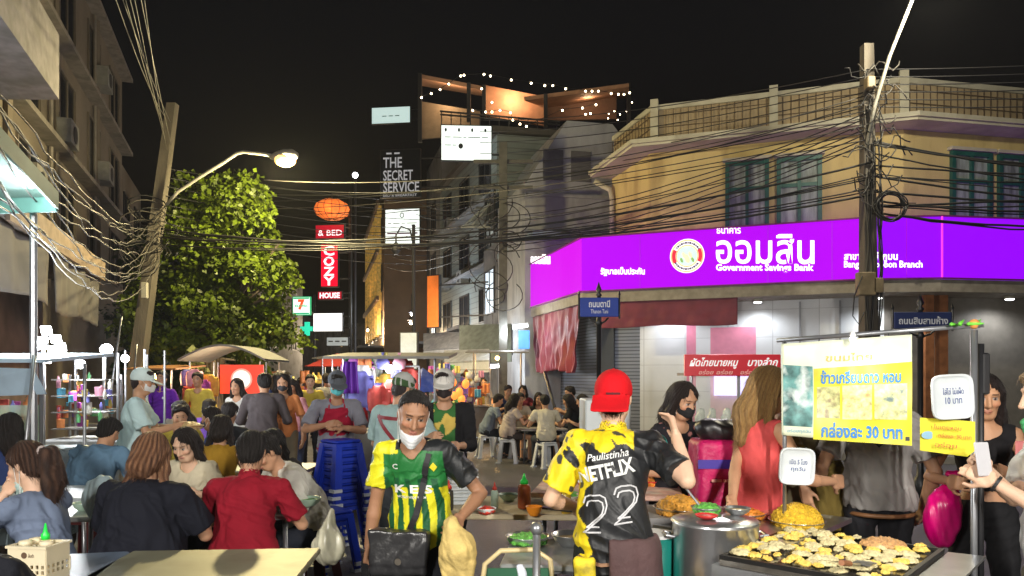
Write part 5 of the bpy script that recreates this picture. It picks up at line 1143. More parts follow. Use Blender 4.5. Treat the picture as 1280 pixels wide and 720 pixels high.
# ------------------------------------------------------------------ street name signs
def name_sign(label, x0, x1, y0, y1, Y, th_text, en_text, colr):
    c = at((x0 + x1) / 2, (y0 + y1) / 2, Y); w = (x1 - x0) / F * Y / 2; h_ = (y1 - y0) / F * Y / 2; t = thing('street_name_sign', label, 'street sign', (c.x, c.y, 0), group=None)
    mb = MB(); mb.box(c.x - w, c.y - .02, c.z - h_, c.x + w, c.y + .02, c.z + h_, .008); mb.build('name_plate', mat('blue_plate_%d' % x0, colr, .6, var=.08), t)
    wl = mat('white_plate_letters', (.8, .82, .85), .4)
    if en_text:
        lettering('lettering', th_text, (c.x, c.y - .023, c.z + h_ * .35), (1, 0, 0), w * 1.1, h_ * .75, wl, t, bold=.02, depth=.004); lettering('latin_lettering', en_text, (c.x, c.y - .023, c.z - h_ * .45), (1, 0, 0), w * .9, h_ * .42, wl, t, depth=.004)
    else: lettering('lettering', th_text, (c.x, c.y - .023, c.z), (1, 0, 0), w * 1.7, h_ * .95, wl, t, bold=.02, depth=.004)
    ir = mat('black_iron', (.012, .012, .014), .4)
    mb = MB(); mb.lathe((c.x, c.y + .05, 0), [(.10, 0), (.10, .25), (.05, .32), (.035, .5), (.035, c.z - h_ - .12), (.06, c.z - h_ - .10), (.035, c.z - h_ - .05), (.03, c.z + h_ + .02), (.05, c.z + h_ + .04), (.02, c.z + h_ + .08), (.045, c.z + h_ + .12), (.002, c.z + h_ + .24)], 12); mb.build('post', ir, t, smooth=True)
    for s_ in (-1, 1):
        mb = MB(); mb.lathe((c.x + s_ * (w + .015), c.y, c.z - h_ - .03), [(.014, 0), (.014, 2 * h_ + .06), (.022, 2 * h_ + .08), (.002, 2 * h_ + .14)], 8); mb.build('finial_rod', ir, t)
    mb = MB(); mb.tube([(c.x - w * .5, c.y + .03, c.z - h_ - .01), (c.x - w * .3, c.y + .03, c.z - h_ - .07), (c.x, c.y + .03, c.z - h_ - .10), (c.x + w * .3, c.y + .03, c.z - h_ - .07), (c.x + w * .5, c.y + .03, c.z - h_ - .01)], .014, 6); mb.build('scroll_bracket', ir, t, smooth=True)
name_sign('blue street name sign on a black ornate post before the maroon tarpaulin', 725, 773, 372, 396, 11, 'ถนนตานี', 'Thanon Tani', (.02, .06, .38))
name_sign('dark navy street name sign on a black post right of the concrete pole', 1117, 1189, 390, 411, 9.5, 'ถนนสิบสามห้าง', '', (.02, .035, .13))

# ------------------------------------------------------------------ materials of the market
INOX = mat('stainless_steel', (.60, .61, .62), .28, metal=.9, var=.12, vscale=8, bump=.05, bscale=20)
INOXD = mat('worn_steel_top', (.27, .255, .17), .5, metal=.35, var=.25, vscale=2.5, stain=((.16, .14, .09), 5, .7))
BLKM = mat('black_iron_pan', (.018, .017, .016), .4, metal=.3, var=.4)
WPL = mat('white_plastic', (.78, .79, .78), .35, var=.04)
BLUEP = mat('blue_plastic', (.008, .035, .42), .33, var=.12, spec=.6)
WHP = mat('stool_white_plastic', (.66, .68, .70), .4, var=.06)
STL = mat('grey_tube', (.30, .31, .33), .35, metal=.7, var=.1)
def table(label, c, w, d, z, rz, top, cloth=None, name='market_table', thick=.03, group=None):
    t = thing(name, label, 'table', (c[0], c[1], 0), R(rz), group)
    mb = MB(); mb.box(-w / 2, -d / 2, z - thick, w / 2, d / 2, z, .006); mb.build('tabletop', top, t, True)
    for i in (-1, 1):
        for j in (-1, 1):
            mb = MB(); mb.tube([(i * (w / 2 - .06), j * (d / 2 - .06), 0), (i * (w / 2 - .08), j * (d / 2 - .08), z - thick)], .016, 8); mb.build('leg', STL, t, True, True)
    mb = MB(); mb.box(-w / 2 + .06, -.012, z * .35, w / 2 - .06, .012, z * .35 + .024); mb.build('stretcher', STL, t, True)
    return t
table('steel topped table with a yellowish sheen in the near left foreground', (-1.36, 3.12), .90, 1.02, .75, 4, INOXD)
mb = MB()
table('dark blue grey table carrying the cream basket at the lower left', (-2.12, 3.05), .74, .95, .75, 12, mat('blue_grey_top', (.13, .17, .24), .3, var=.15))
table('long pale steel table the seated customers share behind the red shirt', (-2.12, 4.78), 1.56, .62, .75, 3, mat('pale_steel_top', (.46, .48, .48), .35, metal=.5, var=.15))
table('pale grey table in front of the person in the denim jacket', (-3.75, 5.45), 1.6, .6, .75, 0, mat('pale_grey_top', (.42, .46, .48), .35, var=.1))
table('table behind the mustard jacket with bowls on it', (-2.6, 6.9), 1.5, .7, .75, 0, mat('pale_steel_top', (.46, .48, .48)))
table('low grey table among the group on white stools', (.55, 13.9), .9, .7, .62, 10, mat('grey_top', (.3, .3, .3), .4))

# bowls, cups, bottles
def bowl(label, c, r, h_, m, fill=None, fh=.6, name='bowl', heap=0., group=None, cat='bowl', rim=True):
    t = thing(name, label, cat, c, 0, group); mb = MB(); w = .004
    mb.lathe((0, 0, 0), [(r * .5, 0), (r * .55, .004), (r * .85, h_ * .5), (r, h_), (r * 1.03, h_ + .003), (r * .97, h_ + .002), (r * .82, h_ * .5), (r * .5, .01)], 26); mb.build('shell', m, t, True, True)
    if fill is not None:
        if heap > 0:
            q = SDF((-r, -r, -.01), (r, r, h_ + heap + .05), max(r / 28, .003)); q.ell((0, 0, h_ * fh), (r * .9, r * .9, heap), None, .01); q.plane((0, 0, h_ * fh - .02), (0, 0, -1))
            blob('food', q, fill, t, True, lambda V: .006 * fnoise(V, 70, r * 50) + .004 * fnoise(V, 150, 2))
        else:
            mb = MB(); mb.lathe((0, 0, h_ * fh), [(r * .84, 0), (r * .8, .004), (r * .3, .007), (.001, .006)], 22); mb.build('food', fill, t, True, True)
    return t
EGG = mat('yellow_noodles', (.85, .52, .03), .55, var=.3, vscale=60, bump=.9, bscale=120)
ORNG = mat('orange_sauce', (.75, .26, .03), .4, var=.3, vscale=40, bump=.5, bscale=100)
GRN = mat('fresh_greens', (.12, .42, .06), .5, var=.5, vscale=50, bump=.9, bscale=90)
BROTH = mat('noodle_soup', (.55, .38, .18), .3, var=.35, vscale=40)
REDF = mat('red_chilli', (.60, .05, .03), .4, var=.4, vscale=40)
def bottle(label, c, r, h_, m, capm, group=None, cone=True):
    t = thing('sauce_bottle', label, 'bottle', c, 0, group)
    mb = MB(); mb.lathe((0, 0, 0), [(r * .92, 0), (r, .01), (r, h_ * .55), (r * .9, h_ * .64), (r * .5, h_ * .72)], 18); mb.build('bottle_body', m, t, True, True)
    mb = MB(); mb.lathe((0, 0, h_ * .70), [(r * .62, 0), (r * .62, h_ * .09), (r * .34, h_ * .14), (r * .10, h_ * .30)], 16); mb.build('nozzle_cap', capm, t, True, True)
    return t
GCAP = mat('bright_green_cap', (.02, .75, .08), .35, var=.05)

# cream basket of condiments
c = Vector((-1.97, 3.08, .75)); CRM = mat('cream_plastic', (.68, .60, .42), .4, var=.06)
t = thing('condiment_basket', 'cream perforated plastic basket of condiments with a green bottle cap', 'basket', c, R(-8))
W_, D_, H_ = .085, .065, .155
def basket_side(mb, p, u, n, half, holes):
    # frame strips leave real openings
    p = Vector(p); u = Vector(u); n = Vector(n); nb = holes
    mb.obox(p + upv * .018, u, n, (0, 0, 1), half, .003, .018); mb.obox(p + upv * .118, u, n, (0, 0, 1), half, .003, .032)
    for r in range(1, 4): mb.obox(p + upv * (.016 + r * .022), u, n, (0, 0, 1), half, .0028, .0035)
    for k in range(nb + 1): mb.obox(p + u * (-half + 2 * half * k / nb) + upv * .06, u, n, (0, 0, 1), .0055, .0032, .03)
mb = MB()
basket_side(mb, (0, -D_, 0), (1, 0, 0), (0, 1, 0), W_, 7); basket_side(mb, (0, D_, 0), (1, 0, 0), (0, 1, 0), W_, 7); basket_side(mb, (-W_, 0, 0), (0, 1, 0), (1, 0, 0), D_, 5); basket_side(mb, (W_, 0, 0), (0, 1, 0), (1, 0, 0), D_, 5)
mb.box(-W_, -D_, 0, W_, D_, .004); mb.build('basket_wall', CRM, t, True)
mb = MB(); mb.obox((0, -D_, .150), (1, 0, 0), (0, 1, 0), (0, 0, 1), W_ + .008, .008, .005); mb.obox((0, D_, .150), (1, 0, 0), (0, 1, 0), (0, 0, 1), W_ + .008, .008, .005)
for s_ in (-1, 1): mb.obox((s_ * W_, 0, .150), (0, 1, 0), (1, 0, 0), (0, 0, 1), D_ - .008, .008, .005)
mb.build('rim', CRM, t, True)
mb = MB(); mb.lathe((-.01, -D_ - .0035, .118), [(.001, 0), (.013, 0), (.013, .001)], 14, (0, -1, 0), 1, 1); mb.build('emblem', mat('brown_print', (.12, .07, .04), .6), t, True)
lettering('emblem_lettering', 'ส้มตำ', (.022, -D_ - .0035, .118), (1, 0, 0), .026, .016, mat('brown_print', (.12, .07, .04)), t, depth=.001, local=True)
wp = lambda p: c + Vector(rz_(R(-8)) @ np.array(p))
bottle('condiment bottle with green cap standing in the cream basket', wp((.012, .02, .008)), .027, .225, mat('pale_sauce', (.75, .62, .35), .3), GCAP)
for k, (dx, dy, cc, lb) in enumerate(((-.045, -.02, (.80, .50, .08), 'yellow lidded condiment jar in the cream basket'), (.05, -.02, (.7, .55, .3), 'beige condiment jar at the right of the cream basket'), (-.04, .03, (.75, .72, .6), 'pale condiment jar at the back of the cream basket'))):
    t2 = thing('condiment_jar', lb, 'jar', wp((dx, dy, .006))); mb = MB(); mb.lathe((0, 0, 0), [(.024, 0), (.026, .01), (.026, .13), (.022, .14)], 16); mb.build('jar_glass', mat('jar_%d' % k, cc, .25), t2, True, True); mb = MB(); mb.lathe((0, 0, .141), [(.026, 0), (.026, .02), (.004, .024)], 16); mb.build('lid', CRM, t2, True, True)

# ------------------------------------------------------------------ stools
def make_stool(label, m, loc, rz, group, name='plastic_stool'):
    t = thing(name, label, 'stool', loc, rz, group); H_, a, b = .45, .135, .19
    mb = MB(); mb.box(-a, -a, H_ - .03, a, a, H_, .012); mb.build('seat', m, t, True)
    for i, j in ((-1, -1), (1, -1), (1, 1), (-1, 1)):
        mb = MB(); zt = H_ - .031; w = .062
        def quad(z, s_): x, y = i * s_, j * s_; return [(x, y, z), (x - i * w, y, z), (x - i * w, y - j * .012, z), (x - i * .012, y - j * .012, z), (x - i * .012, y - j * w, z), (x, y - j * w, z)]
        A_, B_ = quad(0, b), quad(zt, a); mb.add(A_ + B_, [(5, 4, 3, 2, 1, 0), (6, 7, 8, 9, 10, 11)] + [(k, (k + 1) % 6, 6 + (k + 1) % 6, 6 + k) for k in range(6)]); mb.build('leg', m, t, True)
        mb = MB(); mb.obox((i * (b - .028), j * (b - .028), .012), (1, 0, 0), (0, 1, 0), (0, 0, 1), .042, .042, .014); mb.build('foot_rim', mat('pale_rim', (.60, .64, .72), .4), t, True)  # pale flange at each leg foot
    for i in (-1, 1):
        for ax in (0, 1):
            mb = MB(); zt = H_ - .031; zb = H_ - .062; f = lambda z: a + (b - a) * (1 - z / zt); y = f(zb) - .004
            p = [(-f(zt), f(zt)), (f(zt), f(zt)), (f(zb), f(zb)), (-f(zb), f(zb))]
            if ax == 0: mb.slab([(-f(zt) * .98, i * (f(zt) - .003), zt), (f(zt) * .98, i * (f(zt) - .003), zt), (f(zb) * .98, i * (f(zb) - .003), zb), (-f(zb) * .98, i * (f(zb) - .003), zb)], .006)
            else: mb.slab([(i * (f(zt) - .003), -f(zt) * .98, zt), (i * (f(zt) - .003), f(zt) * .98, zt), (i * (f(zb) - .003), f(zb) * .98, zb), (i * (f(zb) - .003), -f(zb) * .98, zb)], .006)
            mb.build('apron_panel', m, t, True)
    mb = MB(); 
    for (x0, y0, x1, y1) in ((-b + .02, -b + .02, b - .02, b - .02),): pass
    return t
GS = 'blue plastic stools stacked beside the aisle'
s0 = make_stool('single blue plastic stool standing in front of the tall stack', BLUEP, (-1.50, 6.05, 0), R(45), GS)
s0b = copy_tree(s0, (-1.49, 6.05, .06), R(45), 'upper blue plastic stool nested on the nearest single one')
ORD = ['lowest', 'second lowest', 'third from the bottom', 'fourth from the bottom', 'fifth from the bottom', 'sixth from the bottom', 'seventh from the bottom', 'eighth from the bottom', 'ninth from the bottom', 'topmost']
for k in range(10):
    copy_tree(s0, (-1.56 + .004 * math.sin(k * 2), 6.75, .001 + .0635 * k), R(45 + 2 * math.sin(k * 3)), 'blue plastic stool in the tall stack, %s' % ORD[k])
WG = 'white plastic stools of the group by the shutters'
w0 = make_stool('white plastic stool under the man in the slate shirt', WHP, (-.50, 14.45, 0), R(12), WG)
for x, y, lb in ((.60, 12.9, 'white plastic stool nearest the street under the cream shirt'), (1.16, 13.35, 'white plastic stool at the right of the group'), (.10, 14.5, 'white plastic stool behind the low table'), (.50, 14.75, 'white plastic stool at the far side of the low table'), (-.08, 13.6, 'white plastic stool under the woman with bare legs')): copy_tree(w0, (x, y, .004), R(x * 50), lb)
w0.location.z = .004
SEATM = 'dark stools under the seated customers'
DST = mat('dark_red_plastic', (.10, .02, .02), .4)
def seat_at(x, y, rz, lb): return copy_tree(seat0, (x, y, 0), R(rz), lb)
seat0 = make_stool('dark plastic stool under the red shirt', DST, (-1.53, 4.22, 0), 0, SEATM)

# ------------------------------------------------------------------ cart stall on the right (griddle, pot, banner)
cart = thing('food_cart', 'steel food cart carrying the griddle and the big pot', 'food cart', (1.45, 3.3, 0))
uG, vG = Vector((.745, -.667, 0)), Vector((.667, .745, 0)); LG = Vector((.87, 3.05, .865))
def G(u, v, z=.0): return LG + uG * u + vG * v + upv * z
mb = MB(); mb.obox(G(.33, .36, -.14), uG, vG, (0, 0, 1), .36, .40, .10); mb.build('cart_body', INOX, cart)
mb = MB(); mb.obox((1.17, 3.80, .852), uG, vG, (0, 0, 1), .42, .42, .012); mb.build('shelf', INOX, cart)
mb = MB(); mb.obox(G(.33, .36, -.46), uG, vG, (0, 0, 1), .34, .38, .20); mb.build('lower_box', mat('dim_steel', (.2, .2, .22), .4, metal=.6), cart)
for u, v in ((.02, .02), (.62, .02), (.02, .7), (.62, .7)):
    mb = MB(); mb.tube([G(u, v, -.862), G(u, v, -.24)], .02, 8); mb.build('leg', STL, cart)
tray = thing('griddle', 'black edged hot plate of small white and yellow coconut cakes', 'griddle', G(.32, .36, -.03))
mb = MB(); w, d = .33, .37; cG = G(.33, .34, -.015)
mb.obox(cG + upv * -.012, uG, vG, (0, 0, 1), w, d, .012)
mb.build('plate', mat('oiled_plate', (.22, .20, .17), .12, metal=.7, var=.3, vscale=20), tray)
for s_ in (-1, 1):
    mb = MB(); mb.obox(cG + uG * s_ * (w - .008) + upv * .008, uG, vG, (0, 0, 1), .009, d, .009); mb.build('edge', BLKM, tray); mb = MB(); mb.obox(cG + vG * s_ * (d - .008) + upv * .0085, uG, vG, (0, 0, 1), w - .018, .009, .0092); mb.build('edge', BLKM, tray)
rs = random.Random(21)
CAKE = mat('coconut_cake', (.62, .54, .30), .45, var=.25, vscale=40, bump=.4); CAKEY = mat('yellow_cake', (.82, .58, .12), .45, var=.2, vscale=50, bump=.5); CRUMB = mat('brown_crumbs', (.55, .30, .12), .6, var=.4, vscale=60)
protos = []
for k in range(3):
    r_ = .030 + .004 * k; q = SDF((-.05, -.05, -.01), (.05, .05, .04), .0025); q.ell((0, 0, .003), (r_, r_ * .8, .010), None, .0); q.ell((.010, .004, .008), (r_ * .45, r_ * .5, .008), None, .003); q.ell((-.014, -.006, .006), (.010, .012, .008), None, .003); q.plane((0, 0, 0), (0, 0, -1))
    protos.append(blob('cake', q, CAKE if k else CAKEY, None, True, lambda V: .0032 * fnoise(V, 190, k * 3 + 1)))
COLD = {0: 'yellow', 1: 'cream', 2: 'white'}
nck = 0
for i in range(9):
    for j in range(10):
        if rs.random() < .06: continue
        u, v = .045 + i * .068 + rs.uniform(-.02, .02), .045 + j * .070 + rs.uniform(-.02, .02); k = rs.choice((0, 0, 1, 2, 2))
        o = protos[k] if nck == k and False else protos[k].copy(); COL.objects.link(o) if o.name not in COL.objects else None
        o.location = G(u, v, .0012); o.rotation_euler = (0, 0, rs.uniform(0, 6)); s_ = rs.uniform(.75, 1.3); o.scale = (s_, s_ * rs.uniform(.8, 1.2), s_)
        tag(o, 'small round %s coconut cake frying on the hot plate' % ('yellow' if k == 0 else 'pale cream'), 'cake', 'small round %s cakes frying on the hot plate' % ('yellow' if k == 0 else 'pale cream')); nck += 1
for p in protos: bpy.data.objects.remove(p)
# steel flap right of the griddle
mb = MB(); mb.slab([G(.665, .10, -.02), G(.80, .14, -.02), G(.80, .78, -.02), G(.665, .76, -.02)], .01); tag(mb.build('steel_tray', INOX), 'flat steel tray beside the hot plate by the cart post', 'tray')
# yellow heap on plate
bowl('wide steel plate piled with a tall heap of bright yellow shreds', (1.41, 3.66, .865), .135, .022, INOX, EGG, .4, 'plate', .095, cat='plate')
bowl('shallow tray of orange shreds between the yellow heap and the pot', (1.20, 3.82, .865), .11, .03, INOX, ORNG, .6, 'plate', .035, cat='plate')
# pot
t = thing('stock_pot', 'big round stainless steel pot with plates of food on its lid', 'pot', (.92, 3.35, .60)); mb = MB()
mb.lathe((.92, 3.35, .60), [(.185, 0), (.19, .01), (.19, .335), (.198, .345), (.186, .345), (.18, .02)], 40); mb.build('pot_wall', INOX, t, smooth=True)
mb = MB(); mb.lathe((.92, 3.35, .948), [(.196, -.004), (.19, .004), (.10, .018), (.001, .022)], 36); mb.build('lid', INOX, t, smooth=True)
for s_ in (-1, 1):
    mb = MB(); mb.tube([(.92 + s_ * .19, 3.31, .88), (.92 + s_ * .225, 3.31, .885), (.92 + s_ * .225, 3.39, .885), (.92 + s_ * .19, 3.39, .88)], .007, 6); mb.build('handle', STL, t)
mb = MB(); mb.box(.60, 3.12, .0, 1.2, 3.62, .595); tag(mb.build('pot_stand', mat('dim_steel', (.2, .2, .22))), 'dark steel stand carrying the big round pot', 'stand')
bowl('small bowl of chopped greens on the pot lid', (.90, 3.42, .968), .07, .025, INOX, GRN, .5, heap=.03); bowl('red dish on the front of the pot lid', (.86, 3.27, .968), .05, .016, mat('red_plastic', (.65, .03, .03), .4), REDF, .6)
bowl('bowl of white dough at the right of the pot lid', (1.03, 3.38, .966), .06, .03, INOX, CAKE, .6)
bowl('wide tray heaped with orange fried snacks behind the pot', (.86, 3.78, .90), .135, .03, INOX, mat('fried_orange', (.80, .38, .05), .5, var=.35, vscale=30, bump=.9, bscale=70), .5, 'plate', .075, cat='tray')
mb = MB(); mb.box(.55, 3.66, .0, 1.12, 4.05, .895); tag(mb.build('side_counter', mat('side_counter', (.25, .24, .24), .5, var=.2)), 'grey side counter under the tray of orange snacks', 'counter')
# ladle and tongs, teal tub, rag
t = thing('ladle', 'long steel ladle leaning in the pot', 'ladle', (.86, 3.45, .96)); mb = MB(); mb.tube([(.88, 3.42, .985), (.80, 3.50, 1.10), (.76, 3.56, 1.16)], .006, 6); mb.build('handle', STL, t); mb = MB(); mb.sphere((.885, 3.415, .985), .028, 10, 1, 1, .6); mb.build('scoop', INOX, t, smooth=True)
t = thing('plastic_tub', 'teal plastic tub with white lid between the vendor and the pot', 'tub', (.66, 3.42, .60)); mb = MB(); mb.lathe((.66, 3.42, .60), [(.07, 0), (.085, .02), (.09, .26)], 22); mb.build('tub_wall', mat('teal_plastic', (.01, .22, .18), .4), t, smooth=True); mb = MB(); mb.lathe((.66, 3.42, .862), [(.095, 0), (.095, .015), (.03, .02)], 22); mb.build('lid', WPL, t)
q = SDF((.50, 3.05, .55), (.86, 3.35, .75), .006); q.ell((.66, 3.20, .62), (.10, .08, .035), None, .02); q.ell((.72, 3.17, .645), (.06, .05, .035), None, .03); q.ell((.60, 3.2, .635), (.05, .05, .04), None, .03)
tag(blob('cleaning_rag', q, mat('tan_rag', (.55, .38, .18), .9, var=.2, bump=.5), None, False, lambda V: .010 * fnoise(V, 45, 2)), 'crumpled tan cloth lying beside the pot stand', 'rag')
mb = MB(); mb.box(.52, 3.02, .0, .60, 3.4, .585)
mb = MB(); mb.box(.50, 3.02, 0, .595, 3.38, .59); 
# frame of the cart: posts, bar, banner
mb = MB(); PL, PR = Vector((1.335, 3.62, 0)), Vector((2.0, 3.2, 0))
fr = thing('banner_stand', 'thin steel post and top bar frame holding the yellow banner', 'frame', PR)
mb = MB(); mb.tube([PR + upv * .0, PR + upv * 1.80], .014, 10); mb.build('post', STL, fr, smooth=True); mb = MB(); mb.tube([PR + Vector((.028, 0, .35)), PR + Vector((.030, 0, 1.74))], .013, 8); mb.build('black_rod', mat('black_rod', (.01, .01, .012), .5), fr, smooth=True)
mb = MB(); mb.tube([PL + upv * .82, PL + upv * 1.775], .010, 10); mb.build('post', STL, fr, smooth=True)
mb = MB(); mb.tube([PL + Vector((-.03, .02, 1.775)), PR + Vector((.03, -.02, 1.82))], .011, 10); mb.build('top_bar', STL, fr, smooth=True)
mb = MB(); mb.sphere(PR + Vector((.0, 0, 1.825)), .022, 10); mb.build('corner_joint', mat('orange_joint', (.7, .3, .08), .5), fr, smooth=True)
q = SDF(PR + Vector((-.12, -.06, 1.78)), PR + Vector((.08, .06, 1.88)), .004)
for k in range(7): rs2 = random.Random(k); a = PR + Vector((-.09 + k * .02, rs2.uniform(-.02, .02), 1.825)); q.cone(a, a + Vector((.03, rs2.uniform(-.03, .03), rs2.uniform(-.02, .03))), .009, .004, .004)
tag(blob('green_ribbon', q, mat('green_ribbon', (.15, .6, .05), .6, var=.3), None), 'bright green ribbon knotted at the top corner of the cart frame', 'ribbon')
mb = MB(); mb.box(PR.x + .03, PR.y - .02, 1.52, PR.x + .06, PR.y + .02, 1.70, .006); mb.build('battery_pack', mat('black_rod', (.01, .01, .012)), fr)
bd = (PR - PL).normalized(); BL_, BR_ = PL + bd * .003, None
bo = Vector((bd.y, -bd.x, 0)) * .03
def Bp(x, y, o=0.): return onplane(x, y, PL + bo + bo.normalized() * o, bd)
def Bgrid(x0, x1, ytop0, ytop1, yb0, yb1, o, n=(40, 26), amp=.0045):
    def fn(u, v):
        x = x0 + (x1 - x0) * u; yt = ytop0 + (ytop1 - ytop0) * u; yb = yb0 + (yb1 - yb0) * u; p = Bp(x, yt + (yb - yt) * v, o); s_ = (x - 978) / 162; q_ = (yt + (yb - yt) * v - 420) / 140
        w = amp * (math.sin(s_ * 9 + q_ * 5) + .7 * math.sin(q_ * 11 - s_ * 6) + .5 * math.sin(s_ * 23 + 2)); return tuple(p + bo.normalized() * w)
    mb = MB(); mb.grid(fn, *n); return mb
bn = thing('hanging_banner', 'yellow and white vinyl price banner with food pictures hanging from the cart frame', 'banner', Bp(1058, 557))
Bgrid(977, 1140, 430, 418, 544, 557, 0).solid('vinyl_sheet', mat('banner_white', (.72, .77, .58), .35, var=.06, spec=.6), bn, .0015)
Bgrid(1017, 1140, 461, 452, 549, 557.2, .0018).build('yellow_field', mat('banner_yellow', (.66, .60, .03), .35, var=.14, vscale=12, spec=.6), bn, smooth=True)
Bgrid(979, 1016, 456, 458, 532, 534, .002).build('portrait_photo', mat('teal_print', (.10, .25, .24), .35, var=.7, vscale=18, stain=((.75, .85, .82), 14, .9)), bn, smooth=True)
for k, (x0, x1, y0, y1, c_, st_) in enumerate(((1021, 1050, 484, 522, (.50, .50, .22), ((.2, .12, .08), 30, .8)), (1053, 1090, 482, 524, (.72, .66, .30), ((.40, .22, .08), 26, .8)), (1093, 1134, 480, 524, (.66, .66, .30), ((.08, .14, .18), 26, .9)))):
    Bgrid(x0, x1, y0, y0 - 1, y1, y1 + 1, .0032, (14, 12)).build('food_photo', mat('food_print_%d' % k, c_, .35, var=.5, vscale=40, stain=st_), bn, smooth=True)
def btext(name, body, x0, x1, y0, y1, m, bold=.02, tilt=0.):
    V, Fs = textverts(body, bold); lo, hi = V.min(0), V.max(0)
    P_ = []
    for v in V:
        u = (v[0] - lo[0]) / (hi[0] - lo[0]); w = (v[1] - lo[1]) / (hi[1] - lo[1]); x = x0 + (x1 - x0) * u; y = y1 + (y0 - y1) * w + tilt * (u - .5); p = Bp(x, y, .0045)
        s_ = (x - 978) / 162; q_ = (y - 420) / 140; k = .0045 * (math.sin(s_ * 9 + q_ * 5) + .7 * math.sin(q_ * 11 - s_ * 6) + .5 * math.sin(s_ * 23 + 2)); P_.append(tuple(p + bo.normalized() * (k + (.0012 if v[2] > 0 else 0))))
    return meshobj(name, P_, Fs, m, bn)
BI = mat('blue_print', (.03, .20, .55), .4); OI = mat('orange_print', (.85, .45, .1), .4)
btext('title_lettering', 'ข้าวเกรียบดาว หอม', 1026, 1126, 462, 479, BI, .025, -2); btext('price_lettering', 'กล่องละ 30 บาท', 1027, 1128, 529, 548, BI, .03, 3); btext('heading_lettering', 'ขนมไทย', 1032, 1090, 441, 451, OI, .01, -2)
btext('small_lettering', 'อร่อยทุกวัน', 984, 1014, 536, 542, mat('pale_blue_print', (.25, .45, .6), .5), .0, 1)
mb = MB(); mb.grid(lambda u, v: tuple(Bp(1132 + 5 * u, 546 + 5 * v, .004)), 2, 2); mb.build('corner_mark', INK, bn)
for x in (980, 1023, 1068, 1110, 1137):
    mb = MB(); p = Bp(x, 430 - (x - 978) * .075, .0); mb.tube([p - upv * .01, p + upv * .018 - bo], .003, 5); mb.build('tie', INK, bn)
# led bulb clipped to the bar in front of the banner
t = thing('clip_lamp', 'white led bulb clipped to the cart bar above the banner', 'lamp', Bp(1075, 412, .10)); c = Bp(1066, 420, .045)
mb = MB(); mb.lathe(c, [(.008, .02), (.012, .01), (.015, .0)], 14); mb.build('holder', WPL, t)
lamp('led_light', c + Vector((0, -.10, .02)), 8.5, (1, .97, .9), 'SPOT', .03, (R(-22), 0, 0), 150, t)
mb = MB(); mb.lathe(c + upv * -.012, [(.008, -.014), (.013, -.008), (.014, 0), (.008, .008)], 14); mb.build('bulb', glow('white_bulb', (1, .98, .92), 10), t, smooth=True)
# foam plates used as signs
def foam(label, cx_, cy_, wpx, hpx, Y, rot, words, name='foam_price_plate'):
    c = at(cx_, cy_, Y); w, h_ = wpx / F * Y / 2, hpx / F * Y / 2; t = thing(name, label, 'sign', (c.x, c.y, c.z - h_)); u = Vector((math.cos(R(rot)), 0, math.sin(R(rot)))); v = Vector((-u.z, 0, u.x)); n = Vector((0, -1, 0))
    q = []
    for k, (s_, dep) in enumerate(((1, .0), (.98, -.012), (.90, .004), (.82, .010), (.0, .010))):
        for a in range(32):
            an = a * math.pi / 16; e = .38; x = math.copysign(abs(math.cos(an)) ** e, math.cos(an)); y = math.copysign(abs(math.sin(an)) ** e, math.sin(an)); q.append(c + u * x * w * s_ + v * y * h_ * s_ - n * dep)
    fs = [(k * 32 + a, k * 32 + (a + 1) % 32, (k + 1) * 32 + (a + 1) % 32, (k + 1) * 32 + a) for k in range(4) for a in range(32)]
    mb = MB(); mb.add(q, fs); mb.solid('foam_dish', mat('white_foam', (.55, .59, .61), .6, var=.04), t, .003)
    for k, wd in enumerate(words): lettering('handwriting', wd, c + v * (h_ * (.25 - .42 * k)) + u * w * .12 - n * .007, u, w * (1.0 if k == 0 else .8), h_ * .30, mat('faded_blue_ink', (.05, .08, .25), .6), t, up=tuple(v), depth=.001)
foam('white foam dish with handwritten note beside the cart post', 1190, 496, 52, 56, 3.18, 3, ['ใส่ไข่ ไม่เผ็ด', '10 บาท']); foam('white foam dish with faint note under the left edge of the banner', 996, 583, 44, 46, 3.45, -3, ['เปิด 5 โมง', 'ทุกวัน'])
t = thing('yellow_card_sign', 'yellow paper card with red handwriting under the foam dish', 'sign', at(1184, 571, 3.2)); mb = MB(); mb.slab([at(1150, 522, 3.24), at(1150, 563, 3.24), at(1209, 571, 3.17), at(1219, 563, 3.17), at(1219, 527, 3.17)], .003); mb.build('card', mat('yellow_card', (.62, .56, .01), .6, var=.05), t)
RI = mat('red_ink', (.55, .08, .02), .6); du = (at(1219, 527, 3.17) - at(1150, 522, 3.24)).normalized()
for k, (s_, x, y, w, h_) in enumerate((('ใบเตยหอม', 1183, 534, 30, 6), ('กล่องละ 30 บาท', 1192, 545, 36, 6), ('อร่อย', 1181, 556, 24, 6))): lettering('handwriting', s_, at(x, y, 3.19) + Vector((0, -.008, 0)), du, w / F * 3.2, h_ / F * 3.2, RI, t, depth=.001)
mb = MB(); mb.lathe(at(1160, 544, 3.225), [(.001, 0), (.022, 0), (.02, .001)], 12, (0, -1, 0), 1.3, .8); mb.build('drawing', mat('pale_blue_print', (.25, .45, .6)), t)

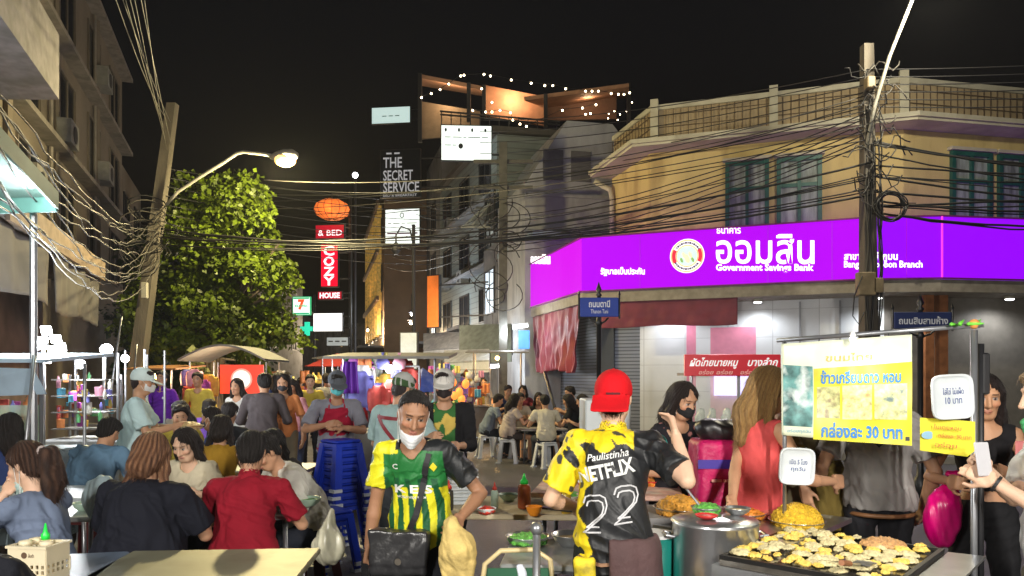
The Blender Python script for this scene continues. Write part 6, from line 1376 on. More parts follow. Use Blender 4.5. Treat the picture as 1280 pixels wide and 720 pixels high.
# ------------------------------------------------------------------ prep tables behind the man with the bag
table('beige cloth covered prep table with bowls and sauce bottles', (.12, 4.35), 1.15, .62, .84, -4, mat('beige_cloth', (.50, .42, .28), .8, var=.15, bump=.3))
table('grey steel prep table with basins beside the red cap', (.28, 3.62), .62, .55, .74, -6, mat('pale_steel_top', (.46, .48, .48)))
table('pink patterned table of wrapped food left of the red cap', (.62, 4.75), .9, .8, .90, -10, mat('pink_cloth', (.62, .38, .30), .7, var=.35, vscale=14, stain=((.75, .70, .60), 9, .8)))
bottle('squeeze bottle of red brown sauce with bright green nozzle', (.07, 4.25, .84), .038, .20, mat('chilli_sauce', (.42, .10, .03), .25), GCAP)
bottle('small white bottle with a green label and red cap', (-.10, 4.25, .84), .022, .15, mat('white_green', (.55, .72, .62), .35), mat('red_cap_plastic', (.6, .05, .03), .4))
for k, (x, y, z, r_, h_, m, f, hp, lb) in enumerate(((.32, 4.42, .84, .10, .05, WPL, GRN, .05, 'white bowl of greens near the sauce bottle'), (.12, 4.02, .84, .045, .05, mat('orange_cup', (.85, .28, .02), .4), ORNG, 0, 'small orange cup on the beige table'), (.08, 3.75, .74, .11, .05, INOX, GRN, .03, 'steel basin of green herbs on the prep table'), (.30, 3.74, .74, .10, .06, INOX, BROTH, .0, 'steel basin of brown sauce on the prep table'), (.46, 3.52, .74, .12, .09, INOX, None, 0, 'large empty steel basin by the red cap vendor'), (.50, 4.62, .90, .09, .04, WPL, REDF, .03, 'white dish of chilli on the pink table'), (.72, 4.60, .90, .10, .04, WPL, ORNG, .05, 'white dish of orange shrimp on the pink table'), (.42, 4.9, .90, .09, .05, WPL, CAKE, .05, 'white dish of pale dumplings on the pink table'))):
    bowl(lb, (x, y, z), r_, h_, m, f, .6, heap=hp)
# dark tongs / cleaver
mb = MB(); mb.bar((.14, 4.12, .87), (.50, 3.92, .865), .035, .012); tag(mb.build('chopping_knife', mat('dark_blade', (.05, .045, .04), .35, metal=.6)), 'long dark knife lying across the beige table', 'knife')
# tubular chair
t = thing('folding_chair', 'beige tubular metal chair back beside the yellow cloth bag', 'chair', (-.02, 3.3, 0)); CH_ = mat('beige_tube', (.62, .50, .26), .4, var=.05)
mb = MB(); mb.tube([(-.17, 3.28, 0), (-.15, 3.29, .55), (-.12, 3.30, .76), (-.05, 3.30, .82), (.10, 3.30, .825), (.17, 3.30, .78), (.20, 3.29, .55), (.22, 3.28, 0)], .012, 8); mb.build('back_frame', CH_, t, smooth=True)
mb = MB(); mb.box(-.16, 3.30, .42, .21, 3.62, .45, .008); mb.build('seat', mat('dark_green_seat', (.02, .10, .05), .5), t)
for x in (-.15, .20): mb = MB(); mb.tube([(x, 3.6, 0), (x, 3.58, .42)], .011, 8); mb.build('leg', CH_, t)
mb = MB(); mb.box(-.13, 3.305, .52, .18, 3.315, .74); mb.build('backrest', mat('dark_green_seat', (.02, .10, .05)), t)
# foreground dark counter with white carrier bag
table('low dark counter at the bottom centre with a white carrier bag', (.02, 2.80), .75, .5, .60, 3, mat('dark_counter', (.06, .055, .05), .5))
q = SDF((-.16, 2.5, .58), (.42, 3.0, 1.0), .007); q.ell((.12, 2.78, .68), (.19, .14, .085), None, .04); q.ell((.02, 2.78, .72), (.09, .09, .07), None, .06); q.cone((.06, 2.78, .76), (.03, 2.78, .88), .035, .012, .04); q.ell((.26, 2.8, .69), (.10, .10, .05), None, .05)
tag(blob('carrier_bag', q, mat('white_film', (.62, .66, .74), .3, var=.12, vscale=6, spec=.7), None, False, lambda V: .006 * fnoise(V * np.array([1.6, 1.6, .6]), 26, 4) + .004 * fnoise(V, 60, 2)), 'white plastic carrier bag with a tied handle at the bottom centre', 'bag')
# post by the counter
mb = MB(); mb.tube([(.10, 3.15, .0), (.105, 3.15, .93)], .017, 8); mb.sphere((.105, 3.15, .95), .03, 10); tag(mb.build('umbrella_socket', STL, smooth=True), 'short grey steel tube rising beside the tubular chair', 'tube')

# ------------------------------------------------------------------ red sign stall on the right middle
t = thing('noodle_stall', 'stall with glass food cabinet under the red sign', 'stall', (2.1, 7.1, 0))
mb = MB(); mb.box(1.60, 6.8, .01, 2.75, 7.5, 1.13, .01); mb.build('counter', mat('stall_counter', (.42, .44, .46), .4, metal=.4, var=.15), t)
for x in (1.66, 2.10, 2.68): mb = MB(); mb.box(x - .012, 6.84, 1.132, x + .012, 6.864, 1.60); mb.build('cabinet_post', STL, t)
mb = MB(); mb.box(1.64, 6.82, 1.604, 2.70, 7.35, 1.63); mb.build('cabinet_top', mat('dark_wood_shelf', (.10, .06, .04), .5), t)
GLS = mat('clear_pane', (.9, .95, .95), .05, alpha=.16, var=.0)
mb = MB(); mb.box(1.675, 6.85, 1.14, 2.09, 6.855, 1.60); mb.build('glass_pane', GLS, t); mb = MB(); mb.box(2.115, 6.85, 1.14, 2.665, 6.855, 1.60); mb.build('glass_pane', GLS, t)
rsign = thing('stall_sign', 'red stall sign with slanted white Thai lettering', 'sign', at(915, 470, 6.75)); a, b = at(856, 470, 6.75), at(976, 443, 6.75)
mb = MB(); mb.box(a.x, 6.75, a.z, b.x, 6.79, b.z, .004); mb.build('sign_board', mat('red_board', (.50, .008, .02), .4, emit=(.55, .0, .02), estr=.18), rsign)
WL2 = mat('white_sign_letters', (.85, .85, .85), .4, emit=(1, 1, 1), estr=.3)
for s_, x0, x1, y0, y1, m in (('ผัดไทยนายหมู', 863, 922, 447, 461, WL2), ('บางลำภู', 935, 972, 447, 461, WL2), ('อร่อย', 874, 892, 462, 468, mat('pink_letters', (.9, .45, .4), .4)), ('อร่อย', 896, 916, 462, 468, mat('pink_letters', (.9, .45, .4))), ('อร่อย', 926, 946, 462, 468, mat('pink_letters', (.9, .45, .4)))):
    p, q_ = at(x0, y0, 6.745), at(x1, y1, 6.745); lettering('lettering', s_, ((p.x + q_.x) / 2, 6.748, (p.z + q_.z) / 2), (1, 0, 0), q_.x - p.x, p.z - q_.z, m, rsign, bold=.02, slant=.3, depth=.004)
for x, y0, y1 in ((1.62, 1.13, 1.60), (2.48, 1.13, 1.6)): mb = MB(); mb.tube([(x + .03, 6.80, 1.13), (x + .03, 6.80, 1.61)], .012, 8); mb.build('sign_post', STL, rsign)
for k, (x, y, r_) in enumerate(((1.78, 7.0, .05), (1.90, 7.05, .045), (2.02, 6.98, .05), (2.22, 7.0, .05), (2.33, 7.05, .045))):
    q = SDF((x - .09, y - .09, 1.13), (x + .09, y + .09, 1.36), .008); q.ell((x, y, 1.19), (r_, r_, .055), None, .01); q.ell((x + .01, y, 1.25), (r_ * .7, r_ * .7, .05), None, .02)
    tag(blob('food_bag', q, mat('milky_bag', (.62, .68, .55), .3, var=.2, vscale=18, spec=.7), None, False, lambda V: .006 * fnoise(V, 60, k)), 'milky knotted bag of food in the glass cabinet under the red sign', 'bag', 'knotted food bags in the glass cabinet')
bottle('blue water bottle at the right end of the glass cabinet', (2.44, 6.72, 1.13), .04, .24, mat('blue_bottle', (.03, .28, .60), .2), mat('white_plastic', (.78, .79, .78)))
lamp('cabinet_light', (2.1, 6.9, 2.6), 38, (1, .92, .95), 'POINT', .1, None, None, t)
# blue-white box left of vendor cap
mb = MB(); mb.box(.555, 5.6, .0, .90, 6.1, 1.42, .01); tag(mb.build('ice_cabinet', mat('pale_cabinet', (.55, .60, .62), .4, var=.08)), 'pale upright cabinet half hidden behind the red cap', 'cabinet')
# magenta insulated bag with dark bag on top
q = SDF((.95, 4.0, .70), (1.42, 4.5, 1.32), .008); q.rbox((1.19, 4.25, .98), (.155, .14, .26), .04); tag_ = blob('delivery_bag', q, mat('magenta_nylon', (.60, .01, .13), .5, var=.12, bump=.3), None, False, lambda V: .004 * fnoise(V, 22, 3)); tag(tag_, 'magenta insulated food bag with purple stripe behind the pot', 'bag')
mb = MB(); mb.box(1.033, 4.100, 1.085, 1.347, 4.104, 1.135); o = mb.build('stripe', mat('violet_band', (.06, .03, .40), .5), None); o.location -= tag_.location; o.parent = tag_
o = lettering('lettering', '–– ––––', (1.19, 4.098, 1.02), (1, 0, 0), .17, .014, mat('pink_letters', (.9, .45, .4)), None, bold=.02); o.location -= tag_.location; o.parent = tag_
q = SDF((.98, 4.02, 1.2), (1.42, 4.45, 1.46), .008); q.ell((1.22, 4.24, 1.28), (.15, .11, .07), None, .02); q.ell((1.12, 4.22, 1.30), (.08, .08, .06), None, .04)
tag(blob('helmet_bag', q, mat('black_nylon', (.015, .013, .016), .4, spec=.6), None, False, lambda V: .006 * fnoise(V, 30, 5)), 'black soft bag lying on top of the magenta bag', 'bag')
mb = MB(); mb.box(.98, 4.06, .0, 1.42, 4.5, .715); tag(mb.build('crate', mat('grey_crate', (.12, .12, .13), .6, var=.2)), 'dark crate under the magenta insulated bag', 'crate')

# ------------------------------------------------------------------ left side: turquoise roof and lit stalls
t = thing('stall_canopy', 'turquoise edged sheet canopy with a fluorescent tube at the upper left', 'canopy', (-4.4, 5.6, 2.3))
TQ = mat('turquoise_sheet', (.10, .22, .20), .5, var=.2, vscale=3); PA = mat('pale_canopy_under', (.16, .24, .22), .5, var=.15)
c1, c2, c3, c4 = at(-60, 95, 4.6), at(70, 240, 6.0), at(50, 264, 6.0), at(-90, 262, 5.2)
mb = MB(); mb.slab([c1, c2, c2 + Vector((0, 0, -.14)), c1 + Vector((0, 0, -.14))], .02); mb.build('edge_board', TQ, t)
mb = MB(); mb.slab([c1 + Vector((-.02, 0, -.02)), c2 + Vector((-.02, 0, -.02)), c2 + Vector((-2.4, .3, .0)), c1 + Vector((-2.4, 0, .1))], .02); mb.build('roof_sheet', PA, t)
mb = MB(); mb.slab([c2 + Vector((0, 0, 0)), c2 + Vector((-2.4, .3, 0)), c2 + Vector((-2.4, .3, -.16)), c2 + Vector((0, 0, -.16))], .02); mb.build('end_board', TQ, t)
p0, p1 = at(22, 208, 5.6), at(40, 233, 5.8); mb = MB(); mb.tube([p0, p1], .022, 10); mb.build('tube_lamp', glow('tube', (.9, 1, .97), 7), t, smooth=True); mb = MB(); mb.bar(p0 + upv * .04, p1 + upv * .04, .06, .03); mb.build('lamp_fitting', WPL, t)
lamp('tube_light', (p0 + p1) / 2 - upv * .08, 28, (.85, 1, .95), 'POINT', .12, None, None, t)
for x, y, Y in ((70, 262, 6.0),): mb = MB(); mb.tube([at(42, 262, 6.2), (at(42, 262, 6.2).x, 6.2, 0)], .03, 8); mb.build('post', STL, t)
BLW = mat('pale_blue_sheet', (.42, .55, .68), .35, var=.15, vscale=4); 
def market_stall(label, x0, x1, y0, y1, zc, roofz, m_counter, m_roof, posts=True, lampc=None, lampw=40, goods=(), roof='flat', group='market stalls along the street'):
    t = thing('market_stall', label, 'stall', ((x0 + x1) / 2, (y0 + y1) / 2, 0), 0, group)
    mb = MB(); mb.box(x0, y0, .15, x1, y1, zc, .01); mb.build('counter', m_counter, t)
    for x in (x0 + .03, x1 - .03):
        for y in (y0 + .03, y1 - .03): mb = MB(); mb.tube([(x, y, zc + .001), (x, y, roofz)], .016, 8); mb.build('post', STL, t)
        mb = MB(); mb.lathe((x, (y0 + y1) / 2, .15), [(.02, -.03), (.14, -.03), (.14, .03), (.02, .03)], 18, (1, 0, 0)); mb.build('wheel', BLKM, t)
    if roof == 'none': pass
    elif roof == 'flat': mb = MB(); mb.slab([(x0 - .15, y0 - .2, roofz + .02), (x1 + .15, y0 - .2, roofz + .02), (x1 + .15, y1 + .15, roofz + .10), (x0 - .15, y1 + .15, roofz + .10)], .03); mb.build('roof', m_roof, t)
    else:
        n = 12; mb = MB(); xs = [x0 - .12 + (x1 - x0 + .24) * i / n for i in range(n + 1)]; zs = [roofz + .28 * math.sin(math.pi * i / n) for i in range(n + 1)]
        vs = [(x, y, z + k) for k in (0, .04) for y in (y0 - .15, y1 + .15) for x, z in zip(xs, zs)]; m_ = n + 1; fs = []
        for i in range(n): fs += [(i, i + 1, m_ + i + 1, m_ + i), (2 * m_ + i, 3 * m_ + i, 3 * m_ + i + 1, 2 * m_ + i + 1), (i, 2 * m_ + i, 2 * m_ + i + 1, i + 1), (m_ + i, m_ + i + 1, 3 * m_ + i + 1, 3 * m_ + i)]
        mb.add(vs, fs); mb.build('arched_roof', m_roof, t, smooth=False)
    if lampc is not None:
        c = Vector(((x0 + x1) / 2, y0 + .05, roofz - .12)); mb = MB(); mb.sphere(c, .05, 12); mb.build('bulb', glow('stall_bulb_%s' % lampc[0], lampc[1], 16), t, smooth=True); lamp('stall_light', c - upv * .08, lampw, lampc[1], 'POINT', .08, None, None, t)
    return t
market_stall('pale blue roofed drink cart at the left edge', -4.9, -4.0, 6.3, 7.0, .95, 1.72, mat('steel_blue_counter', (.35, .45, .50), .4, metal=.3), BLW)
mb = MB(); mb.box(-4.85, 6.32, .96, -4.02, 6.34, 1.35); tag(mb.build('glass_screen', mat('greenish_pane', (.55, .75, .65), .1, alpha=.45, var=.2)), 'greenish glass screen on the pale blue drink cart', 'screen')
tag(MB().slab([(-5.2, 6.1, 1.70), (-3.95, 6.1, 1.66), (-3.9, 6.2, 1.45), (-5.2, 6.2, 1.40)], .006).build('cart_valance', BLW), 'pale blue plastic sheet draped over the front of the drink cart', 'sheet')
market_stall('brightly lit white stall left of the leaning pole', -5.15, -4.25, 8.0, 8.7, .9, 1.85, mat('white_counter', (.6, .62, .62), .5), mat('dim_roof', (.05, .055, .06), .6), lampc=('white', (.95, .98, 1)), lampw=28, roof='none')
market_stall('second bright stall with green trim nearer the pole', -5.35, -4.75, 9.6, 10.2, .9, 1.95, mat('green_counter', (.1, .35, .2), .5), mat('dim_roof', (.2, .22, .22)), lampc=('white', (.95, .98, 1)), lampw=22, roof='none')
# the bright led cluster
t = thing('led_lamp_cluster', 'cluster of glaring white led lamps on a pole over the left stalls', 'lamp', (at(62, 430, 7.2).x, 7.2, 0))
mb = MB(); c = at(62, 432, 7.2); mb.tube([(c.x - .06, 7.2, 0), (c.x - .06, 7.2, c.z + .1)], .018, 8); mb.build('pole', STL, t, smooth=True)
for x, y in ((47, 430), (58, 413), (70, 424), (66, 437), (57, 450), (76, 434), (54, 425)):
    mb = MB(); p = at(x, y, 7.15); mb.obox(p, (1, .3 * math.sin(x), 0), (-.3 * math.sin(x), 1, .3), (0, -.3, 1), .045, .012, .032 + .01 * (x % 3), .006); mb.build('bulb', glow('led', (.93, .97, 1), 24), t, smooth=True); mb = MB(); mb.bar(p + Vector((0, .05, 0)), (c.x - .06, 7.2, p.z + .02), .012); mb.build('arm', STL, t)
lamp('led_light', at(62, 430, 6.95), 300, (.93, .97, 1), 'POINT', .1, None, None, t)
t = thing('led_lamp', 'single glaring white led lamp left of the leaning pole', 'lamp', (at(131, 437, 9.5).x, 9.5, 0)); p = at(133, 437, 9.5)
mb = MB(); mb.sphere(p, .075, 12); mb.build('bulb', glow('led', (.93, .97, 1), 24), t, smooth=True); mb = MB(); mb.tube([(p.x - .05, 9.55, 0), (p.x - .05, 9.55, p.z + .02), p + upv * .06], .014, 8); mb.build('pole', STL, t); lamp('led_light', p - Vector((0, .2, .1)), 80, (.93, .97, 1), 'POINT', .1, None, None, t)
for x0, y0, x1, y1, Y, lb in ((152, 396, 140, 480, 11, 'thin leaning steel pole in front of the concrete pole'), (171, 430, 167, 478, 12, 'short thin pole above the man in the white cap'), (43, 444, 30, 580, 5.9, 'steel upright at the right edge of the drink cart')):
    mb = MB(); a, b = at(x0, y0, Y), at(x1, y1, Y); mb.tube([a, b, (b.x + (b.x - a.x) * .1, Y, 0)], .014, 8); tag(mb.build('steel_pole', STL, smooth=True), lb, 'pole')
def rack(label, x0, x1, y0, y1, Y, n, name='display_rack'):
    a, b = at(x0, y1, Y), at(x1, y0, Y); t = thing(name, label, 'rack', ((a.x + b.x) / 2, Y, 0)); WD = mat('rack_shelf', (.16, .15, .14), .6)
    for k in range(n): z = a.z + (b.z - a.z) * k / (n - 1); mb = MB(); mb.box(a.x, Y - .12, z - .012, b.x, Y + .22, z); mb.build('shelf', WD, t)
    for x in (a.x, b.x): mb = MB(); mb.tube([(x, Y + .23, 0), (x, Y + .23, b.z + .05)], .014, 7); mb.build('post', STL, t)
rack('shelf rack of coloured jars in the bright left stall', 72, 138, 474, 535, 8.3, 4); rack('shelf rack of coloured jars nearer the leaning pole', 84, 140, 474, 530, 9.5, 4); rack('shelf rack of the orange lantern stall', 536, 612, 462, 508, 17.45, 4); rack('shelf rack among the far street stalls', 342, 420, 474, 508, 18.2, 3)
t = thing('hanging_rail', 'steel rail on which the garments of the clothes stall hang', 'rail', (-1.4, 8.7, 0)); a, b = at(428, 458, 8.7), at(524, 458, 8.7); mb = MB(); mb.tube([a, b], .012, 7); mb.build('bar', STL, t)
for q_ in (a, b): mb = MB(); mb.tube([(q_.x, 8.7, 0), q_], .012, 7); mb.build('post', STL, t)
rs = random.Random(5)
GOODC = [(.7, .1, .08), (.8, .5, .08), (.1, .4, .6), (.75, .75, .7), (.15, .5, .2), (.5, .1, .5), (.85, .3, .1), (.2, .2, .6), (.8, .7, .2), (.85, .4, .55)]
def goods(kind, label, cat, boxes, n, Y0, Y1, zfun, group, size, names=None):
    for k in range(n):
        x = rs.uniform(*boxes[:2]); y = rs.uniform(*boxes[2:]); Y = rs.uniform(Y0, Y1); c = at(x, y, Y); s_ = size * rs.uniform(.7, 1.3); colr = rs.choice(GOODC); m = mat('goods_%s' % str(GOODC.index(colr)), colr, .6, var=.2, vscale=9)
        mb = MB()
        if kind == 'cloth':
            w = s_ * .42; ph = rs.uniform(0, 6); mb.grid(lambda u, v: (c.x + (u - .5) * 2 * w * (1 + .5 * v * (1 - v)), c.y + .03 * math.sin(u * 9 + ph), c.z + s_ * .5 - s_ * v - (.12 * s_ if abs(u - .5) > .32 and v < .2 else 0)), 12, 10); o = mb.solid('hanging_garment', m, None, .01)
        elif kind == 'bag' and k % 2: w = s_ * .4; mb.grid(lambda u, v: (c.x + (u - .5) * 2 * w, c.y + .02 * math.sin(u * 11 + k), c.z + s_ * .6 - s_ * 1.1 * v), 8, 6); o = mb.solid('hanging_pouch', m, None, .01)
        elif kind == 'bag':
            mb.lathe(c, [(.02, -s_ * .5), (s_ * .32, -s_ * .46), (s_ * .38, -s_ * .1), (s_ * .22, s_ * .2), (s_ * .05, s_ * .3), (s_ * .1, s_ * .42), (.01, s_ * .44)], 12, None, 1, .6); o = mb.build('goods_bag', m, smooth=True)
        else:
            if k % 3 == 0: a_ = rs.uniform(0, 3); mb.obox(c, (math.cos(a_), math.sin(a_), 0), (-math.sin(a_), math.cos(a_), 0), (0, 0, 1), s_ * .3, s_ * .2, s_ * rs.uniform(.25, .5), .004); o = mb.build('packet', m)
            elif k % 3 == 1: mb.lathe(c, [(s_ * .26, -s_ * .4), (s_ * .28, -s_ * .38), (s_ * .28, s_ * .15), (s_ * .30, s_ * .16), (s_ * .30, s_ * .28), (s_ * .05, s_ * .3)], 12); o = mb.build('jar', m, smooth=False)
            else: mb.lathe(c, [(s_ * .15, -s_ * .5), (s_ * .17, -s_ * .45), (s_ * .17, s_ * .15), (s_ * .06, s_ * .35), (s_ * .06, s_ * .5)], 10); o = mb.build('jar', m, smooth=True)
        tag(o, label, cat, group)
goods('jar', 'coloured jar among the goods of the left stalls', 'jar', (72, 140, 470, 530), 60, 7.9, 9.9, None, 'coloured jars on the left stalls', .12)
goods('jar', 'small jar on the pale blue drink cart', 'jar', (2, 44, 500, 520), 10, 6.4, 6.9, None, 'jars on the drink cart', .12)
# arched stall with red banner
market_stall('white arched roof stall with a glowing red banner', -6.15, -4.75, 14, 15.2, .9, 1.88, mat('white_counter', (.6, .62, .62)), mat('white_arch', (.22, .22, .21), .5), roof='arch', lampc=('warm', (1, .75, .45)), lampw=60)
t = thing('stall_banner', 'red lit banner with a round white emblem under the arched roof', 'sign', (-5.35, 13.8, 1.2)); a, b = at(275, 492, 13.8), at(329, 456, 13.8); mb = MB(); mb.box(a.x, 13.8, a.z, b.x, 13.84, b.z); mb.build('banner_sheet', mat('red_banner', (.7, .03, .02), .5, emit=(.9, .07, .03), estr=.75, var=.3), t)
cx_ = (a.x + b.x) / 2; cz_ = (a.z + b.z) / 2
for r0, r1, m in ((.001, .20, mat('banner_pink', (.85, .4, .35), .5, emit=(.9, .4, .3), estr=.6)), (.14, .165, mat('banner_white2', (.9, .85, .8), .5, emit=(1, .9, .85), estr=.8))):
    mb = MB(); mb.lathe((cx_, 13.795 - r0 * .05, cz_), [(r0, 0), (r1, 0), (r1, .004), (r0, .004)], 24, (0, -1, 0)); mb.build('emblem_ring', m, t)
lettering('lettering', 'ก๋วยเตี๋ยว', (cx_, 13.785, cz_), (1, 0, 0), .22, .12, mat('banner_white2', (.9, .85, .8)), t, bold=.02)
for s_ in (-1, 1): mb = MB(); mb.tube([(cx_ + s_ * .45, 13.82, 0), (cx_ + s_ * .45, 13.82, b.z + .05)], .015, 8); mb.build('post', STL, t)
market_stall('orange lit wooden stall left of the arched stall', -6.9, -6.25, 13.6, 14.6, .9, 1.72, mat('wood_counter', (.3, .16, .06), .6), mat('orange_sheet', (.28, .13, .05), .6), lampc=('orange', (1, .55, .18)), lampw=80)
t = tree('pale green potted palm between the arched stall and the tree', (-6.6, 16.3, 0), 1.2, [((-6.55, 16.2, 1.95), (.45, .35, .35)), ((-6.3, 16.2, 1.7), (.4, .3, .3))], 700, .18, mat('pale_leaf', (.20, .22, .08), .5, var=.4), 44, 'potted_palm')
goods('cloth', 'garment hanging on the orange lit stall', 'garment', (232, 262, 468, 500), 7, 13.4, 13.6, None, 'garments on the orange stall', .35)
# centre stall
t = market_stall('open fronted clothes stall with a white post behind the stool stack', -1.95, -.85, 8.4, 9.3, .95, 1.80, mat('goods_counter', (.3, .28, .25), .6), mat('pale_roof_bar', (.20, .19, .17), .6), lampc=('white', (.95, .98, 1)), lampw=9)
goods('cloth', 'garment hanging in the open fronted clothes stall', 'garment', (430, 520, 462, 500), 16, 8.4, 9.0, None, 'garments in the clothes stall', .34)
mb = MB(); x, z0, z1 = at(438, 470, 8.2).x, at(438, 492, 8.2).z, at(438, 452, 8.2).z
mb.grid(lambda u, v: (x + (u - .5) * .15 * (1 + .4 * v), 8.2 + .04 * math.sin(u * 18), z1 + (z0 - z1) * v), 16, 6); tag(mb.solid('hanging_garment', mat('purple_cloth', (.16, .03, .42), .7), None, .008), 'dark purple cloth hanging by the white post of the clothes stall', 'garment')
goods('bag', 'handbag or pouch hanging at the clothes stall', 'bag', (455, 500, 448, 465), 7, 8.5, 8.8, None, 'bags hanging at the clothes stall', .18)
market_stall('orange lit lantern stall beyond the man in the white cap', -.95, .25, 17.6, 18.6, .9, 2.15, mat('goods_counter', (.3, .28, .25)), mat('pale_roof_bar', (.20, .19, .17)), lampc=('orange', (1, .55, .18)), lampw=70)
goods('bag', 'glossy coloured pouch on the lantern stall', 'bag', (536, 610, 458, 505), 44, 17.0, 17.6, None, 'coloured pouches on the lantern stall', .17)
for k, (x, y) in enumerate(((566, 478), (574, 490), (582, 480), (577, 499), (568, 494))):
    c = at(x, y, 16.6); mb = MB(); mb.sphere(c, .085, 12, 1, 1, 1.25); tag(mb.build('paper_lantern', glow('orange_lantern', (1, .28, .05), 1.2), smooth=True), 'small glowing orange lantern in the row behind the white cap', 'lantern', 'small orange lanterns in the street stall')
market_stall('far stall with cool light on the left of the aisle', -4.4, -3.3, 17, 18, .9, 2.0, mat('goods_counter', (.3, .28, .25)), mat('dim_roof', (.2, .22, .22)), lampc=('white', (.95, .98, 1)), lampw=60)
market_stall('far stall with warm light in the middle of the street', -5.6, -4.4, 22, 23, .9, 2.1, mat('wood_counter', (.3, .16, .06)), mat('orange_sheet', (.28, .13, .05)), lampc=('warm', (1, .75, .45)), lampw=90)
goods('bag', 'coloured goods on the far street stalls', 'bag', (340, 420, 470, 505), 44, 16.5, 20, None, 'coloured goods on the far stalls', .24)
# parasols far
def parasol(label, c, r, h_, m):
    t = thing('market_parasol', label, 'parasol', (c[0], c[1], 0), 0, 'market parasols'); mb = MB(); n = 8; vs = [(0, 0, h_)] + [(r * math.cos(k * math.pi / 4), r * math.sin(k * math.pi / 4), h_ - .35) for k in range(8)]; mb.add(vs, [(0, 1 + k, 1 + (k + 1) % 8) for k in range(8)]); mb.solid('canopy', m, t, .01, True, False); mb = MB(); mb.tube([(0, 0, 0), (0, 0, h_ - .02)], .02, 8); mb.build('pole', STL, t, True)
parasol('blue and white parasol behind the man in the yellow striped shirt', (-1.35, 11.2), .5, 1.72, mat('blue_parasol', (.06, .12, .60), .6, stain=((.8, .8, .85), 1.2, 1)))
pass #parasol('pale the far stalls', (-3.4, 15.2), .9, 2.2, mat('pale_parasol', (.6, .55, .45), .6))
parasol('red parasol farther down the street', (-4.6, 19.5), .9, 2.2, mat('red_parasol', (.5, .06, .05), .6))
# shop interior lights on right shops: fluorescent tubes, blue poster
for k, (x0, y0, x1, y1, Y, lb) in enumerate(((641, 410, 660, 407, 20, 'white fluorescent tube under the awning beside the maroon tarpaulin'), (612, 459, 632, 457, 22, 'white fluorescent tube over the lit shop doorway'))):
    t = thing('fluorescent_lamp', lb, 'lamp', at(x0, y0, Y)); mb = MB(); mb.tube([at(x0, y0, Y), at(x1, y1, Y)], .035, 8); mb.build('tube', glow('tube', (.9, 1, .97), 7), t, smooth=True); mb = MB(); mb.bar(at(x0, y0, Y) + upv * .06, at(x1, y1, Y) + upv * .06, .07, .03); mb.build('fitting', WPL, t)
    lamp('tube_light', (at(x0, y0, Y) + at(x1, y1, Y)) / 2 + Vector((-.3, -.3, -.15)), 70, (.9, .97, 1), 'POINT', .12, None, None, t)
mb = MB(); a, b = at(648, 436, 20.5), at(662, 413, 20.5); mb.box(a.x, 20.5, a.z, b.x, 20.54, b.z); tag(mb.build('shop_poster', mat('blue_poster', (.05, .22, .6), .5, emit=(.1, .35, .9), estr=.35)), 'bright blue poster panel beside the long maroon tarpaulin', 'poster')
mb = MB(); a = at(690, 475, 16.2); mb.tube([at(681, 465, 16.5), at(693, 508, 16), (at(697, 520, 16).x, 16, .13)], .035, 8); tag(mb.build('leaning_pole', mat('black_iron', (.012, .012, .014)), smooth=True), 'black pole leaning below the long maroon tarpaulin', 'pole')

# ------------------------------------------------------------------ unseen tube lamps added behind the camera for frontal light on the foreground
def front_fill_lamp(label, x, y, z, ry_, w, colr, posts):
    t = thing('fill_tube_lamp', label, 'lamp', (x, y, 0), group='added fill tube lamps behind the viewpoint')
    d = Vector((math.cos(R(ry_)), math.sin(R(ry_)), 0)); c = Vector((x, y, z)); mb = MB(); mb.tube([c - d * .6, c + d * .6], .018, 10); mb.build('tube', glow('tube', (.9, 1, .97), 7), t, smooth=True)
    mb = MB(); mb.bar(c - d * .62 + upv * .045, c + d * .62 + upv * .045, .07, .04); mb.build('fitting', WPL, t)
    for s_ in (-1, 1): mb = MB(); mb.tube([(c.x + d.x * .6 * s_, c.y + d.y * .6 * s_, 0), (c.x + d.x * .6 * s_, c.y + d.y * .6 * s_, z + .03)], .02, 8); mb.build('post', STL, t)
    o = lamp('tube_light', c - upv * .05, w, colr, 'AREA', 1.2, None, None, t, sizey=.08); n = Vector((0, 1, -.35)).normalized(); o.rotation_euler = n.to_track_quat('-Z', 'X').to_euler()
front_fill_lamp('added white fill tube lamp behind the viewpoint on the left', -2.4, -1.0, 2.75, 10, 235, (1, .95, .87), 1)
front_fill_lamp('added white fill tube lamp behind the viewpoint on the right', 1.6, -.8, 2.75, -12, 250, (1, .95, .87), 1)

